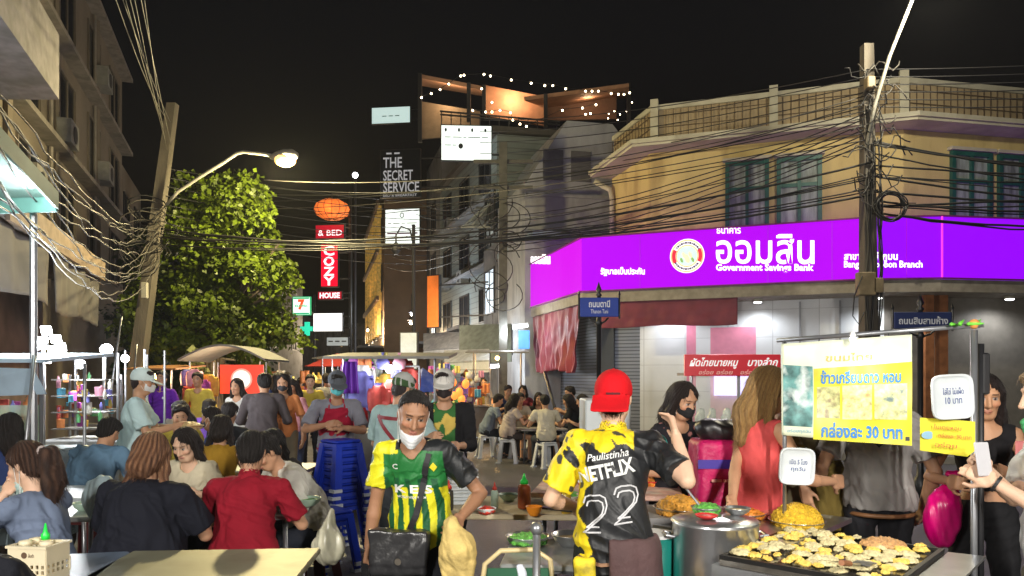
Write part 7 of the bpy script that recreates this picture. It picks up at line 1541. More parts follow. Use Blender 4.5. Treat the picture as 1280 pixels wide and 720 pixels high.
# more things on the prep tables
rs = random.Random(31)
for k in range(5):
    t = thing('foam_box', 'white foam takeaway box in the stack on the beige prep table, %s' % ('bottom', 'second', 'middle', 'fourth', 'top')[k] , 'box', (-.30 + .004 * (k % 2), 4.42, .8405 + k * .042), R(8 + 3 * k), 'stacked foam takeaway boxes'); mb = MB(); mb.box(-.085, -.065, 0, .085, .065, .020, .005); mb.build('box_base', mat('white_foam', (.55, .59, .61)), t, True); mb = MB(); mb.box(-.086, -.066, .0215, .086, .066, .040, .008); mb.build('lid', mat('white_foam', (.55, .59, .61)), t, True)
for k, (x, y, z, r_, h_, m, f, hp, lb) in enumerate(((-.14, 4.08, .84, .055, .03, WPL, REDF, .02, 'small white dish of red chilli at the front of the beige table'), (.44, 4.22, .84, .075, .035, INOX, EGG, .05, 'steel dish of yellow shreds on the beige table'), (.56, 4.44, .84, .07, .04, WPL, CAKE, .03, 'white dish of pale dough at the right of the beige table'), (-.02, 4.50, .84, .06, .04, mat('pale_green_bowl', (.45, .62, .50), .4), BROTH, .0, 'pale green bowl of broth behind the sauce bottle'), (.90, 4.75, .90, .09, .03, mat('red_plastic', (.65, .03, .03)), ORNG, .05, 'red plate of orange snacks on the pink table'), (.60, 5.0, .90, .08, .03, WPL, GRN, .05, 'white plate of green herbs at the back of the pink table'))):
    bowl(lb, (x, y, z), r_, h_, m, f, .6, heap=hp)
for k, (x, y, z, c_, lb) in enumerate(((.30, 4.10, .84, (.65, .45, .05), 'squat yellow sauce bottle at the front of the beige table'), (-.36, 4.2, .84, (.05, .05, .04), 'dark soy sauce bottle at the left of the beige table'), (1.02, 4.95, .90, (.55, .10, .04), 'red sauce bottle at the back of the pink table'))): bottle(lb, (x, y, z), .028, .17, mat('sauce_%d' % k, c_, .25), mat('red_cap_plastic', (.6, .05, .03)) if k else mat('white_plastic', (.78, .79, .78)))
# spatula and bottle on the griddle cart, scorch and oil come from the plate material
t = thing('spatula', 'steel spatula with wooden handle resting on the hot plate edge', 'spatula', G(.50, .05, .03)); mb = MB(); mb.slab([G(.47, .10, .025), G(.54, .10, .025), G(.54, .19, .020), G(.47, .19, .020)], .003); mb.build('blade', INOX, t); mb = MB(); mb.tube([G(.505, .10, .026), G(.505, -.02, .05)], .005, 6); mb.build('shank', INOX, t); mb = MB(); mb.tube([G(.505, -.02, .05), G(.505, -.11, .07)], .011, 8); mb.build('grip', mat('brown_wood', (.30, .12, .05)), t)
q = SDF(G(.1, .5, -.02) - Vector((.3, .3, 0)), G(.5, .75, .0) + Vector((.3, .3, .08)), .006); c_ = G(.45, .60, 0); q.ell(c_, (.10, .08, .035), None, .01); q.plane(c_ + upv * .001, (0, 0, -1))
tag(blob('crumb_pile', q, mat('brown_crumbs', (.55, .30, .12), .6, var=.4, vscale=60, bump=.8, bscale=120), None, False, lambda V: .006 * fnoise(V, 110, 2)), 'pile of browned crumbs at the back of the hot plate', 'food')
# ------------------------------------------------------------------ people
def flat(c): return c
def jersey(V, J):
    z = V[:, 2]; x = V[:, 0]; P0z = J['P0'][2]; H_ = J['neck'][2] - P0z; t = (z - P0z) / H_
    g = np.array((.02, .20, .045)); y = np.array((.72, .68, .02)); dk = np.array((.008, .09, .03)); bk = np.array((.012, .014, .016))
    C = np.repeat(g[None], len(V), 0) * (1 - .35 * np.clip((t - .3), 0, 1))[:, None]
    ph = x * 100 + 1.6 * np.sin(z * 9); s = np.sin(ph); edge = .42 - (t - .0) * 1.0
    C[(s > .1) & (t < .62)] = dk; C[(s < -.15 + 1.25 * np.clip(t - .12, 0, 1)) & (t < .52)] = y
    sx = J['SH'][1][0]
    nk = (np.abs(x) < .088) & (t > .93 - .0 * x)
    sl = (np.abs(x) > .150) & (t > .48)
    C[sl & (x > 0)] = y; C[sl & (x < 0)] = bk                       # his right arm is x>0 in his frame seen at left of the picture
    C[(x > .07) & (t > .885) & ~nk] = y; C[(x < -.08) & (t > .92) & ~nk] = bk
    r = np.sqrt((x) ** 2 * 1.0 + 0) ; C[nk & (V[:, 1] > .0) & (t > .93)] = bk
    return C
J1 = person('standing man in green and yellow football jersey with white mask below his chin', -.455, 3.72, 170, H=1.56, w=.97, fat=1.02, lean=8, lean2=18, head=(20, 24, -6), h=.0055, skin='brown',
            hair=('buzz', (.018, .015, .014)), mask=((.72, .74, .76), 'chin'), top=dict(col=jersey, h=.005, mat=SLICK, vneck=True, sleeve=.66, hem=-.10, ease=.016, fold=.006), bottom=dict(col=(.012, .013, .018)),
            hands=(loc_target(-.455, 3.72, 170, at(575, 648, 3.45)), (.27, .05, .70)), poles=((-.6, -1, -.1), (.5, -1, 0)), curl=(1.1, 1.0), palms=((-1, .2, .3), (1, .2, .1)))
PW = mat('white_print', (.80, .82, .80), .6); PY = mat('yellow_print', (.75, .65, .03), .5)
wz = J1['waist'][2]
print_on(J1, 'top', 'K E S', 0., wz + .045, .19, .042, PW, True, bold=.035, name='chest_lettering'); print_on(J1, 'top', 'WORLD WIDE TEAM', -.01, wz + .005, .15, .012, PW, True, name='small_lettering')
print_on(J1, 'top', 'C', -.085, wz + .155, .03, .026, PW, True, bold=.02, name='maker_mark'); print_on(J1, 'top', '◆', .105, wz + .155, .035, .045, PY, True, bold=.01, name='club_badge')
mbs = strap(J1, 'top', [(-.085, J1['neck'][2] - .045), (-.06, wz + .10), (-.02, wz - .08), (.06, wz - .24)], .03, None, D=(0, -1, 0))
r = J1['root']; bag = thing('shoulder_bag', 'black leather shoulder bag across the hip of the man in the jersey', 'bag', l2w(J1, (.10, .2, J1['P0'][2] - .25)), r.rotation_euler.z)
def to_thing(o, t): o.parent = t; M_ = t.matrix_basis
inv = lambda p: Vector(rz_(-r.rotation_euler.z) @ (l2w(J1, p) - np.array(bag.location)))
mb = mbs[0]; mb.v = [tuple(inv(v)) for v in mb.v]; mb.build('strap', mat('black_web', (.012, .012, .014), .6), bag, True)
bx, bz, by = .06, J1['P0'][2] - .08, .165
q = SDF((bx - .22, by - .12, bz - .22), (bx + .22, by + .12, bz + .18), .006); q.rbox((bx, by, bz), (.145, .042, .115), .03); q.rbox((bx, by + .035, bz + .03), (.146, .012, .085), .012, None, .006)
V, Q = q.mesh(); V = V + vnormals(V, Q) * (.009 * fnoise(V, 14, 3) + .003 * fnoise(V, 40, 1))[:, None]; V = np.array([inv(v)[:] for v in V]); meshobj('bag_body', V, Q, mat('black_hide', (.022, .022, .024), .32, var=.2, bump=.15, spec=.7), bag, True, True)
mb = MB(); mb.lathe(inv((bx - .01, by + .052, bz - .03)), [(.001, .004), (.016, .004), (.018, 0)], 14, (0, 1, 0)); mb.build('clasp', mat('grey_clasp', (.25, .22, .18), .3, metal=.8), bag, True)
# yellow cloth bag held low
hw = l2w(J1, J1['WR'][0] + J1['HD'][0] * .085) + np.array([0, 0, .03]); q = SDF((hw[0] - .18, hw[1] - .12, .45), (hw[0] + .22, hw[1] + .14, hw[2] + .08), .006)
cxx = hw[0] + .03; q.cone((hw[0], hw[1], hw[2]), (cxx, hw[1], hw[2] - .12), .030, .080, .03); q.ell((cxx, hw[1], hw[2] - .17), (.085, .045, .14), None, .03)
tag(blob('cloth_bag', q, mat('mustard_cloth_bag', (.62, .46, .16), .8, var=.25, vscale=16, bump=.4), None, False, lambda V: .006 * fnoise(V * np.array([1.5, 1.5, .5]), 26, 1) + .003 * fnoise(V, 60, 2)), 'mustard yellow cloth bag hanging from the left hand of the jersey man', 'bag')
mb = MB(); p = l2w(J1, J1['WR'][1] + np.array([0, .0, -.10])); mb.obox((p[0], p[1] - .01, p[2]), (1, 0, .1), (0, 1, 0), (0, 0, 1), .035, .005, .06, .003); tag(mb.build('phone', mat('black_glass', (.01, .01, .012), .15)), 'dark mobile phone held low in the right hand of the jersey man', 'phone')

# vendor with red cap, seen from behind
def camo(V, J):
    x, y, z = V[:, 0], V[:, 1], V[:, 2]; n = fnoise(V, 13, 2.0); C = np.repeat(np.array((.014, .015, .017))[None], len(V), 0)
    yel = np.array((.80, .62, .015)); edge = -.115 + .025 * np.sin(z * 23) + .012 * np.sin(z * 61)
    m = (x < edge) & (n > -.85); C[m] = yel; C[m & (fnoise(V, 32, 5) > .62)] = (.05, .05, .04)
    neck = J['neck'][2]; m = (z > neck - .055 + .02 * np.sin(x * 40)) & (x < .09); C[m] = yel; m = m & (fnoise(V, 40, 1) > .5); C[m] = (.06, .06, .04)
    return C
X2_, Y2_ = .44, 3.22
elb = at(884, 590, 2.98); hnd = at(845, 545, 3.22)
J2 = person('vendor in red cap and black and yellow jersey seen from behind, right arm raised', X2_, Y2_, -8, H=1.64, w=.94, fat=1.02, lean=4, lean2=16, head=(6, -6, 0), h=.006, skin='light', hair=('short', (.015, .011, .010)),
            hat=('cap_back', (.62, .006, .012), .085), mask=((.70, .66, .60), 'on'), top=dict(col=camo, mat=SLICK, collar=(.80, .62, .015), sleeve=.78, hem=-.12, ease=.02, h=.0055, fold=.006), bottom=dict(col=(.015, .02, .018)),
            hands=(loc_target(X2_, Y2_, -8, (.30, 3.52, .98)), loc_target(X2_, Y2_, -8, hnd)), poles=((-.6, -.6, -.5), tuple(loc_target(0, 0, -8, np.array(elb) - np.array((X2_ + .17, Y2_, 1.30))))), curl=(.8, .5))
wz = J2['waist'][2]
print_on(J2, 'top', 'NETFLIX', -.03, wz + .135, .245, .062, PW, False, bold=.03, name='back_lettering', rotd=14, yc=0); print_on(J2, 'top', 'Paulistinha', -.02, wz + .20, .18, .03, PW, False, name='script_lettering', rotd=10, slant=.3)
OUTL = mat('outline_print', (.62, .62, .64), .6)
def outline_num(cx_, cz_, w, h_):
    P_ = [(-.5, .28), (-.42, .45), (-.2, .5), (.2, .5), (.42, .42), (.5, .22), (.42, .02), (.1, -.2), (-.3, -.42), (-.5, -.5), (.5, -.5)]
    for k, s_ in enumerate((1., .72)):
        tree_ = J2.setdefault('bvh_top', bvh_of(J2['top'])); pts = []
        for (a, b), (c_, d) in zip(P_[:-1], P_[1:]):
            for i in range(4):
                px_, pz_ = a + (c_ - a) * i / 4, b + (d - b) * i / 4; X_ = cx_ + px_ * w * s_ ; Z_ = cz_ + pz_ * h_ * s_ + .10 * (X_); hit = tree_.ray_cast(Vector((X_, -.8, Z_)), Vector((0, 1, 0)), 1.2)
                if hit[0] is not None: pts.append(hit[0] - Vector((0, .003, 0)))
        if len(pts) > 3: mb = MB(); mb.tube(pts, .0038, 5); o = mb.build('number_outline', OUTL, J2['top'], True)
outline_num(-.075, wz - .035, .10, .15); outline_num(.055, wz - .005, .10, .15)
print_on(J2, 'hat', '–––', .0, J2['hc'][2] + .025, .062, .010, mat('dark_stitch', (.10, .005, .01), .6), False, bold=.03, name='cap_lettering')
mb = MB()
s_ = J2['root']; ap = thing('waist_apron', 'dark plum apron tied round the vendor waist with a brown cord', 'apron', l2w(J2, (0, 0, .45)), s_.rotation_euler.z)
q = SDF((-.3, -.25, .40), (.3, .3, .95), .009); P0 = J2['P0']; q.ell(P0 + [0, -.01, .0], (.185, .145, .14), None, .03); q.cone(P0 + [.04, .0, -.05], P0 + [.07, 0, -.36], .165, .17, .05); q.plane(P0 + [0, 0, .05], (0, 0, 1)); q.plane(P0 - [0, 0, .38], (0, 0, -1)); q.plane(P0 + [-.015, 0, 0], (-1, 0, 0))
V, Q = q.mesh(); V = V + vnormals(V, Q) * (.006 * fnoise(V * np.array([2, 2, .4]), 16, 3))[:, None]; V = V - np.array([0, 0, .45]); meshobj('apron_cloth', V, Q, mat('plum_cloth', (.085, .045, .045), .8, var=.2, bump=.3), ap, True, True)
mbs = strap(J2, 'top', [(-.15, J2['P0'][2] - .04), (-.05, J2['P0'][2] - .06), (.14, J2['P0'][2] - .045)], .014, None, D=(0, 1, 0)); mbs[0].v = [(v[0], v[1], v[2] - .45) for v in mbs[0].v]; mbs[0].build('cord', mat('brown_cord', (.28, .15, .08), .7), ap, True)
q = SDF((-.24, -.26, .44), (.06, -.06, .92), .006); q.rbox((-.115, -.165, .72), (.045, .018, .13), .018); q.ell((-.12, -.16, .62), (.04, .025, .08), None, .03); rr = J2['root'].rotation_euler.z
V, Q = q.mesh(); V = V + vnormals(V, Q) * (.006 * fnoise(V, 28, 2))[:, None]; V = (rz_(rr) @ V.T).T + np.array(J2['root'].location); tw = meshobj('hanging_towel', V, Q, mat('yellow_black_cloth', (.72, .56, .02), .7, var=.2, vscale=8, stain=((.02, .02, .02), 9, 1.)), None, False, True); tag(tw, 'yellow and black cloth hanging from the back of the vendor waist', 'towel')
q = SDF(at(800, 590, 3.3) - Vector((.1, .1, .1)), at(845, 525, 3.3) + Vector((.1, .12, .1)), .006); c = at(823, 556, 3.42); q.ell(c, (.045, .05, .055), None, .02); q.ell(c + Vector((-.012, 0, -.03)), (.05, .045, .04), None, .03)
tag(blob('teal_towel', q, mat('teal_towel', (.01, .24, .22), .8, bump=.3), None, False, lambda V: .004 * fnoise(V, 40, 2)), 'teal cloth bundled beside the raised arm of the red cap vendor', 'towel')

# right side customers
J = person('young woman with long dark hair, black mask and floral black blouse looking down', 1.03, 4.75, 200, H=1.58, w=.95, fat=.93, lean=4, lean2=10, head=(22, 12, 0), h=.007, skin='tan', female=True, hair=('long', (.02, .012, .010)), mask=((.012, .012, .014), 'on'),
           top=dict(col=lambda V, J: np.where((fnoise(V, 38, 3) > .75)[:, None], np.array((.42, .18, .16)), np.array((.015, .014, .018))), sleeve=.9, hem=-.1), bottom=dict(col=(.03, .03, .04)), hands=((-.10, .32, 1.02), (.12, .30, 1.02)))
J = person('blonde woman in coral tank top seen from behind with her left arm hanging', 1.31, 3.95, -72, H=1.66, w=.98, fat=.95, lean=2, lean2=6, head=(14, -20, 0), h=.006, skin=(.62, .34, .20), female=True, hair=('long', (.42, .25, .09), (.16, .08, .03)),
           top=dict(col=(.72, .10, .10), sleeve=0, hem=-.08, neck=.085, ease=.010), bottom=dict(col=(.55, .12, .10), len=.7), hands=(loc_target(1.31, 3.95, -72, at(914, 632, 3.72)), (.20, .32, 1.05)), poles=((-1, -.3, 0), None), curl=(.5, .7))
J = person('dark haired woman in a grey face mask holding up a phone behind the banner edge', 1.62, 4.35, 150, H=1.52, w=.92, fat=.92, lean=6, lean2=10, head=(16, 20, 0), h=.007, skin='light', female=True, hair=('short', (.02, .016, .014)), mask=((.33, .33, .34), 'on'),
           top=dict(col=(.24, .20, .12), sleeve=1.5, hem=-.08), bottom=dict(col=(.10, .09, .06)), hands=(loc_target(1.62, 4.35, 150, (1.37, 4.02, 1.06)), loc_target(1.62, 4.35, 150, (1.27, 4.0, 1.05))), curl=(.9, .9))
mb = MB(); mb.obox((1.27, 3.97, 1.13), (1, 0, -.35), (0, 1, 0), (.35, 0, 1), .055, .005, .028, .003); tag(mb.build('phone', mat('grey_phone', (.20, .20, .21), .25)), 'grey mobile phone held sideways beside the coral tank top', 'phone')
J = person('person in loose olive shirt bending towards the stall below the banner', 1.82, 4.35, 28, H=1.60, w=1.06, fat=1.1, lean=12, lean2=26, head=(20, 10, 0), h=.008, skin='tan', hair=('short', (.03, .018, .012)), top=dict(col=(.17, .12, .028), sleeve=1.6, hem=-.16, ease=.03, fold=.009), bottom=dict(col=(.10, .08, .04)),
           hands=(loc_target(1.82, 4.35, 28, (1.62, 4.1, .98)), None))
J = person('man in heather grey t-shirt with black cross strap and brown belt seen from behind', 2.06, 4.15, -6, H=1.68, w=1.08, fat=1.06, lean=2, lean2=4, head=(8, 0, 0), h=.007, skin='tan', hair=('short', (.02, .015, .012)), top=dict(col=(.30, .285, .275), sleeve=.75, hem=-.03, ease=.018, fold=.007), bottom=dict(col=(.018, .018, .022)),
           hands=((-.30, .12, .95), (.26, .06, .86)), curl=(.6, 1.2))
mbs = strap(J, 'top', [(-.13, J['neck'][2] - .06), (-.02, J['waist'][2] + .12), (.05, J['waist'][2] + .04), (.14, J['waist'][2] - .06)][:2] + [], .035, None, D=(0, 1, 0)); o = mbs[0].build('cross_strap', mat('black_web', (.012, .012, .014)), J['top'], True)
mb = MB(); P0 = J['P0']; mb.tube([P0 + np.array([.172 * math.cos(a), .138 * math.sin(a) - .01, -.052]) for a in (i * math.pi / 16 for i in range(33))], .013, 6); mb.build('belt', mat('brown_belt', (.22, .10, .04), .5), J['root'], True, True)
q = SDF((2.12, 3.75, .62), (2.52, 4.15, 1.16), .006); q.ell((2.30, 3.95, .84), (.095, .07, .16), None, .02); q.cone((2.32, 3.95, .92), (2.36, 3.95, 1.05), .07, .018, .04); q.ell((2.36, 3.95, 1.075), (.045, .03, .02), None, .02); q.plane((0, 0, .68), (0, 0, -1))
tag(blob('magenta_bag', q, mat('magenta_film', (.85, .0, .22), .3, var=.1, spec=.7, emit=None), None, False, lambda V: .006 * fnoise(V * np.array([1.6, 1.6, .5]), 28, 3)), 'bright magenta plastic carrier bag knotted at the top beside the grey t-shirt man', 'bag')
J = person('young woman with long dark hair in black crop top and black leggings', 2.58, 4.05, 150, H=1.62, w=.95, fat=.92, lean=2, lean2=7, head=(14, 12, 0), h=.0065, skin=(.56, .30, .17), female=True, hair=('long', (.018, .011, .010)), top=dict(col=(.014, .013, .015), sleeve=.0, hem=.12, neck=.09), bottom=dict(col=(.012, .012, .014), waist=.07),
           hands=((-.10, .28, 1.10), (.16, .30, 1.05)), curl=(.7, .7))
mb = MB(); a = l2w(J, J['WR'][0]); mb.obox((a[0] + .02, a[1] - .06, a[2] + .10), (1, .3, 0), (0, 1, 0), (0, 0, 1), .038, .006, .075, .004); tag(mb.build('phone', mat('pink_phone_case', (.85, .28, .28), .4)), 'coral pink phone case held up by the woman in the crop top', 'phone')
J = person('person in white t-shirt cut by the right edge holding out a phone', 2.29, 3.06, 75, H=1.64, w=1.0, fat=1.05, lean=2, lean2=5, head=(8, 0, 0), h=.006, skin='light', hair=('short', (.45, .32, .20)), top=dict(col=(.68, .69, .69), sleeve=.72, hem=-.08, ease=.02, fold=.006), bottom=dict(col=(.22, .20, .15)), mask=((.08, .45, .18), 'chin'),
           hands=(loc_target(2.29, 3.06, 75, at(1240, 602, 3.0)), loc_target(2.29, 3.06, 75, at(1232, 585, 3.1))), poles=((-.4, -.3, -1), (.3, -.3, -1)), curl=(.9, .9), female=True)
mb = MB(); mb.lathe(l2w(J, J['WR'][0] * .93 + J['EL'][0] * .07), [(.034, -.006), (.036, -.006), (.036, .006), (.034, .006)], 16, tuple(rz_(J['root'].rotation_euler.z) @ (J['WR'][0] - J['EL'][0]))); tag(mb.build('bracelet', mat('black_web', (.012, .012, .014))), 'thin black bracelet on the wrist at the right edge', 'bracelet')

# phone of the customer at the right edge
mb = MB(); mb.obox(at(1229, 574, 3.0), (1, .25, 0), (0, 1, 0), (-.15, 0, 1), .036, .005, .07, .004); tag(mb.build('phone', mat('pale_phone', (.55, .55, .58), .3)), 'pale mobile phone held at the right edge beside the cart post', 'phone')
# left side diners
def dine(label, x, y, rot, col, **kw):
    seat_label = kw.pop('seat', None); sh = kw.pop('seat_h', .45)
    if seat_label: seat_at(x + .0, y, rot, seat_label)
    base = dict(H=1.64, sit=sh, lean=6, lean2=16, head=(14, 0, 0), h=.009, hair=('short', (.015, .012, .011)), bottom=dict(col=(.03, .035, .05)), hands=((-.16, .36, .80), (.16, .36, .80)))
    base['top'] = dict(col=col, hem=-.06, ease=.016, fold=.006); tt = kw.pop('top_', {}); base['top'].update(tt); base.update(kw); return person(label, x, y, rot, **base)
J = dine('man in dark red polo shirt seated with his back to the viewer', -1.53, 4.22, 4, (.24, .006, .018), h=.006, w=1.06, fat=1.1, skin='tan', top_=dict(collar=(.26, .008, .02), sleeve=.75, h=.006), head=(20, 6, 0))
J = dine('heavy person in black t-shirt with brown dyed hair seen from behind', -2.00, 3.95, -4, (.008, .009, .016), h=.006, H=1.66, w=1.22, fat=1.38, skin='tan', hair=('bob', (.13, .055, .028), (.32, .17, .09)), head=(16, 4, 0), top_=dict(sleeve=.8, ease=.03, h=.006), seat='dark plastic stool under the black t-shirt person', female=True, lean=4, lean2=14)
J = dine('young woman in cream t-shirt facing the viewer and eating with eyes lowered', -2.30, 5.42, 176, (.58, .52, .38), h=.006, H=1.58, w=.94, fat=.93, skin='light', hair=('bob', (.016, .011, .010)), head=(24, -6, 0), female=True, seat='dark plastic stool under the cream t-shirt woman', top_=dict(sleeve=.8, ease=.025), lean2=20)
J = dine('young man in white t-shirt with black strap bowing over his bowl', -1.42, 5.2, 130, (.66, .64, .58), h=.0065, H=1.70, w=1.04, skin='tan', head=(34, 10, 0), seat='dark plastic stool under the white t-shirt man', lean=12, lean2=38, top_=dict(sleeve=.8, ease=.024, fold=.008))
mbs = strap(J, 'top', [(-.10, J['neck'][2] - .05), (.0, J['waist'][2] + .05), (.10, J['waist'][2] - .02)], .03, None, D=(0, 1, 0)); mbs[0].build('cross_strap', mat('black_web', (.012, .012, .014)), J['top'], True)
J = dine('woman with long loose black hair leaning in beside the white t-shirt man', -1.86, 5.75, 200, (.04, .035, .035), H=1.60, skin='tan', hair=('loose', (.012, .010, .010)), head=(30, -10, 0), female=True, lean=14, lean2=30, seat='dark plastic stool under the long haired woman')
J = dine('woman in mustard jacket with dark hair seen from behind', -2.50, 6.25, 6, (.36, .20, .02), H=1.62, hair=('bob', (.02, .014, .012)), head=(16, 0, 0), female=True, seat='dark plastic stool under the mustard jacket', top_=dict(sleeve=1.6))
mbs = strap(J, 'top', [(-.10, J['neck'][2] - .05), (.0, J['waist'][2] + .05), (.10, J['waist'][2] - .06)], .025, None, D=(0, 1, 0)); mbs[0].build('cross_strap', mat('brown_belt', (.22, .10, .04)), J['top'], True)
J = dine('person in blue denim jacket bending over the table seen from behind', -3.53, 6.15, -6, (.09, .16, .24), H=1.66, w=1.1, fat=1.08, lean=10, lean2=30, head=(28, 0, 0), seat='dark plastic stool under the denim jacket', top_=dict(sleeve=1.7, ease=.03, fold=.009, col=lambda V, J: np.array((.09, .16, .24)) * (1 + .5 * fnoise(V, 9, 1))[:, None]))
hm = loc_target(-2.42, 3.90, 68, (-2.52, 3.93, 1.06))
J = dine('woman with brown ponytail in slate blue t-shirt holding her hand to her mouth', -2.38, 3.80, 72, (.15, .19, .28), h=.0055, H=1.60, w=.96, fat=.96, skin='light', hair=('pony', (.035, .017, .012), (.10, .05, .03)), head=(16, 8, 0), female=True, seat='dark plastic stool under the ponytail woman', mask=((.42, .58, .55), 'chin'), top_=dict(sleeve=.7, h=.006),
         lean=8, lean2=14, hands=((-.06, .22, 1.00), (.04, .23, .99)), poles=((-.5, .3, -1), (.5, .3, -1)), curl=(.9, .9))
hc = l2w(J, J['hc'])
J = dine('person in black t-shirt cut by the lower left corner', -1.80, 2.30, 40, (.008, .009, .014), h=.007, H=1.62, w=1.1, fat=1.15, skin='light', seat='dark plastic stool at the lower left corner', lean=4, lean2=10, hands=((-.2, .38, .80), (.18, .42, .80)), top_=dict(sleeve=.85))
J = person('vendor in white cap and pale blue t-shirt carrying a tray of food', -3.52, 6.9, -72, H=1.68, w=1.0, lean=2, lean2=5, head=(12, 0, 0), h=.008, skin='tan', hair=('short', (.03, .02, .02)), hat=('cap', (.62, .72, .72)), mask=((.72, .72, .72), 'on'), top=dict(col=(.50, .66, .68), sleeve=.8, hem=-.16, ease=.022), bottom=dict(col=(.5, .5, .5)), hands=((-.12, .36, 1.12), (.12, .34, 1.12)))
p = l2w(J, (0, .46, 1.13)); bowl('brown food tray carried by the vendor in the white cap', (p[0], p[1], p[2] - .03), .14, .025, mat('brown_tray', (.35, .16, .06), .5), BROTH, .5, 'plate', .05, cat='tray')
J = person('man in purple polo shirt and pale trousers standing by the stalls', -5.68, 12, 176, H=1.68, h=.011, skin='tan', top=dict(col=(.13, .02, .36), sleeve=.8, hem=-.05, collar=(.12, .02, .33)), bottom=dict(col=(.46, .44, .40)))
print_on(J, 'top', '●', .07, J['waist'][2] + .16, .04, .04, PW, True, name='badge')
J = person('man in dark grey shirt leaning over a stall with his back turned', -3.08, 9.1, 10, H=1.68, h=.010, w=1.06, lean=14, lean2=24, head=(15, 15, 0), top=dict(col=(.09, .075, .08), sleeve=1.5, ease=.03), bottom=dict(col=(.05, .05, .06)), hands=((-.2, .4, 1.0), (.2, .4, 1.0)))
J = person('vendor in dark red apron with grey cap and teal face mask', -1.70, 7.15, 196, H=1.66, h=.0075, w=1.05, fat=1.08, lean=2, lean2=8, head=(18, 8, 0), skin='brown', hair=('short', (.02, .015, .012)), hat=('cap', (.10, .11, .13)), mask=((.10, .48, .52), 'on'), top=dict(col=(.20, .20, .24), sleeve=.85), apron=(.30, .008, .03), bottom=dict(col=(.04, .04, .05)), hands=((-.04, .30, 1.12), (.10, .32, 1.15)), poles=((-1, -.3, -.6), (1, -.3, -.6)))
J = person('person in pale teal shirt with red crossed straps and a grey cap seen from behind', -.93, 5.85, -24, H=1.64, h=.007, w=1.08, fat=1.08, lean=4, lean2=10, head=(18, -14, 6), skin='tan', hair=('short', (.05, .04, .04)), hat=('cap', (.45, .46, .44), .06, lambda V, J: np.where((((V - J['hc']) @ J['RH'])[:, 2] < .055)[:, None] & (np.abs(np.sin(V[:, 0] * 70)) > .3)[:, None], np.array((.05, .10, .04)), np.array((.45, .46, .44)))),
           top=dict(col=(.30, .42, .42), sleeve=.8, ease=.022, hem=-.12), bottom=dict(col=(.04, .045, .05)), hands=((-.16, .34, 1.06), (.18, .34, 1.08)))
for a_, b_ in (((-.12, J['neck'][2] - .06), (.12, J['waist'][2] - .02)), ((-.14, J['neck'][2] - .07), (.14, J['neck'][2] - .09))):
    mbs = strap(J, 'top', [a_, b_], .028, None, D=(0, 1, 0)); mbs[0].build('cross_strap', mat('red_strap', (.22, .02, .03), .6), J['top'], True)
J = person('rider in white cap, black face mask and green printed top under a black jacket', -.55, 6.0, 186, H=1.66, h=.0075, w=1.06, lean=0, lean2=6, head=(12, -4, 0), skin='tan', hair=('short', (.03, .02, .02)), hat=('cap', (.66, .64, .60)), mask=((.03, .02, .02), 'on'),
           top=dict(sleeve=1.6, ease=.024, col=lambda V, J: np.where((np.abs(V[:, 0]) > .085)[:, None], np.array((.012, .012, .014)), np.where((fnoise(V, 18, 3) > .35)[:, None], np.array((.62, .45, .10)), np.array((.04, .15, .04))))), bottom=dict(col=(.02, .02, .025)), hands=((-.10, .30, 1.06), (.12, .28, 1.12)))
q = SDF((-2.2, 4.5, .74), (-1.0, 5.2, 1.0), .01)
# the group on white stools
G_ = 'diners seated on white stools by the shutters'
def mem(label, x, y, rot, col, **kw): J = dine(label, x, y, rot, col, h=.011, seat_h=.45, **kw); return J
mem('man in slate blue shirt leaning forward on a white stool', -.50, 14.45, -70, (.16, .20, .27), skin='tan', lean=16, lean2=26)
mem('woman with pale shirt and bare legs beside the slate shirt man', -.08, 13.6, -60, (.45, .38, .34), female=True, hair=('long', (.02, .013, .01)), bottom=dict(kind='shorts', len=.5, col=(.06, .05, .05)), skin=(.55, .30, .18))
mem('man in beige shirt at the far side of the low table', .10, 14.5, 200, (.42, .36, .28))
mem('woman in black top with long hair at the middle of the group', .50, 14.75, 190, (.02, .02, .02), female=True, hair=('long', (.015, .01, .01)))
mem('man in cream shirt with his back turned on the nearest white stool', .60, 12.9, 8, (.62, .56, .42), w=1.05, hair=('short', (.012, .010, .010)))
mem('woman in black sleeveless top at the right of the group', 1.16, 13.35, 70, (.012, .012, .014), female=True, hair=('long', (.015, .01, .01)), bottom=dict(kind='shorts', len=.6, col=(.25, .25, .28)))
for px_, Y_, rt, cn, c_, fm, pl in ((632, 15.8, 200, 'navy', (.03, .05, .14), 0, 'behind the slate shirt man'), (655, 16.0, 170, 'maroon', (.22, .03, .04), 1, 'behind the beige shirt man'), (722, 14.4, 100, 'grey', (.22, .22, .23), 0, 'farthest right by the shutter'), (738, 13.2, 80, 'dark green', (.03, .12, .06), 1, 'beside the pale upright cabinet')):
    x_ = (px_ - CX) / F * Y_; copy_tree(w0, (x_, Y_, .13 if Y_ > 14 else .004), R(rt), 'white plastic stool under the %s top %s' % (cn, pl)); mem('seated person in %s top %s' % (cn, pl), x_, Y_, rt, c_, female=bool(fm), hair=('long' if fm else 'short', (.016, .011, .01)), group=G_, z=.13 if Y_ > 14 else 0.)
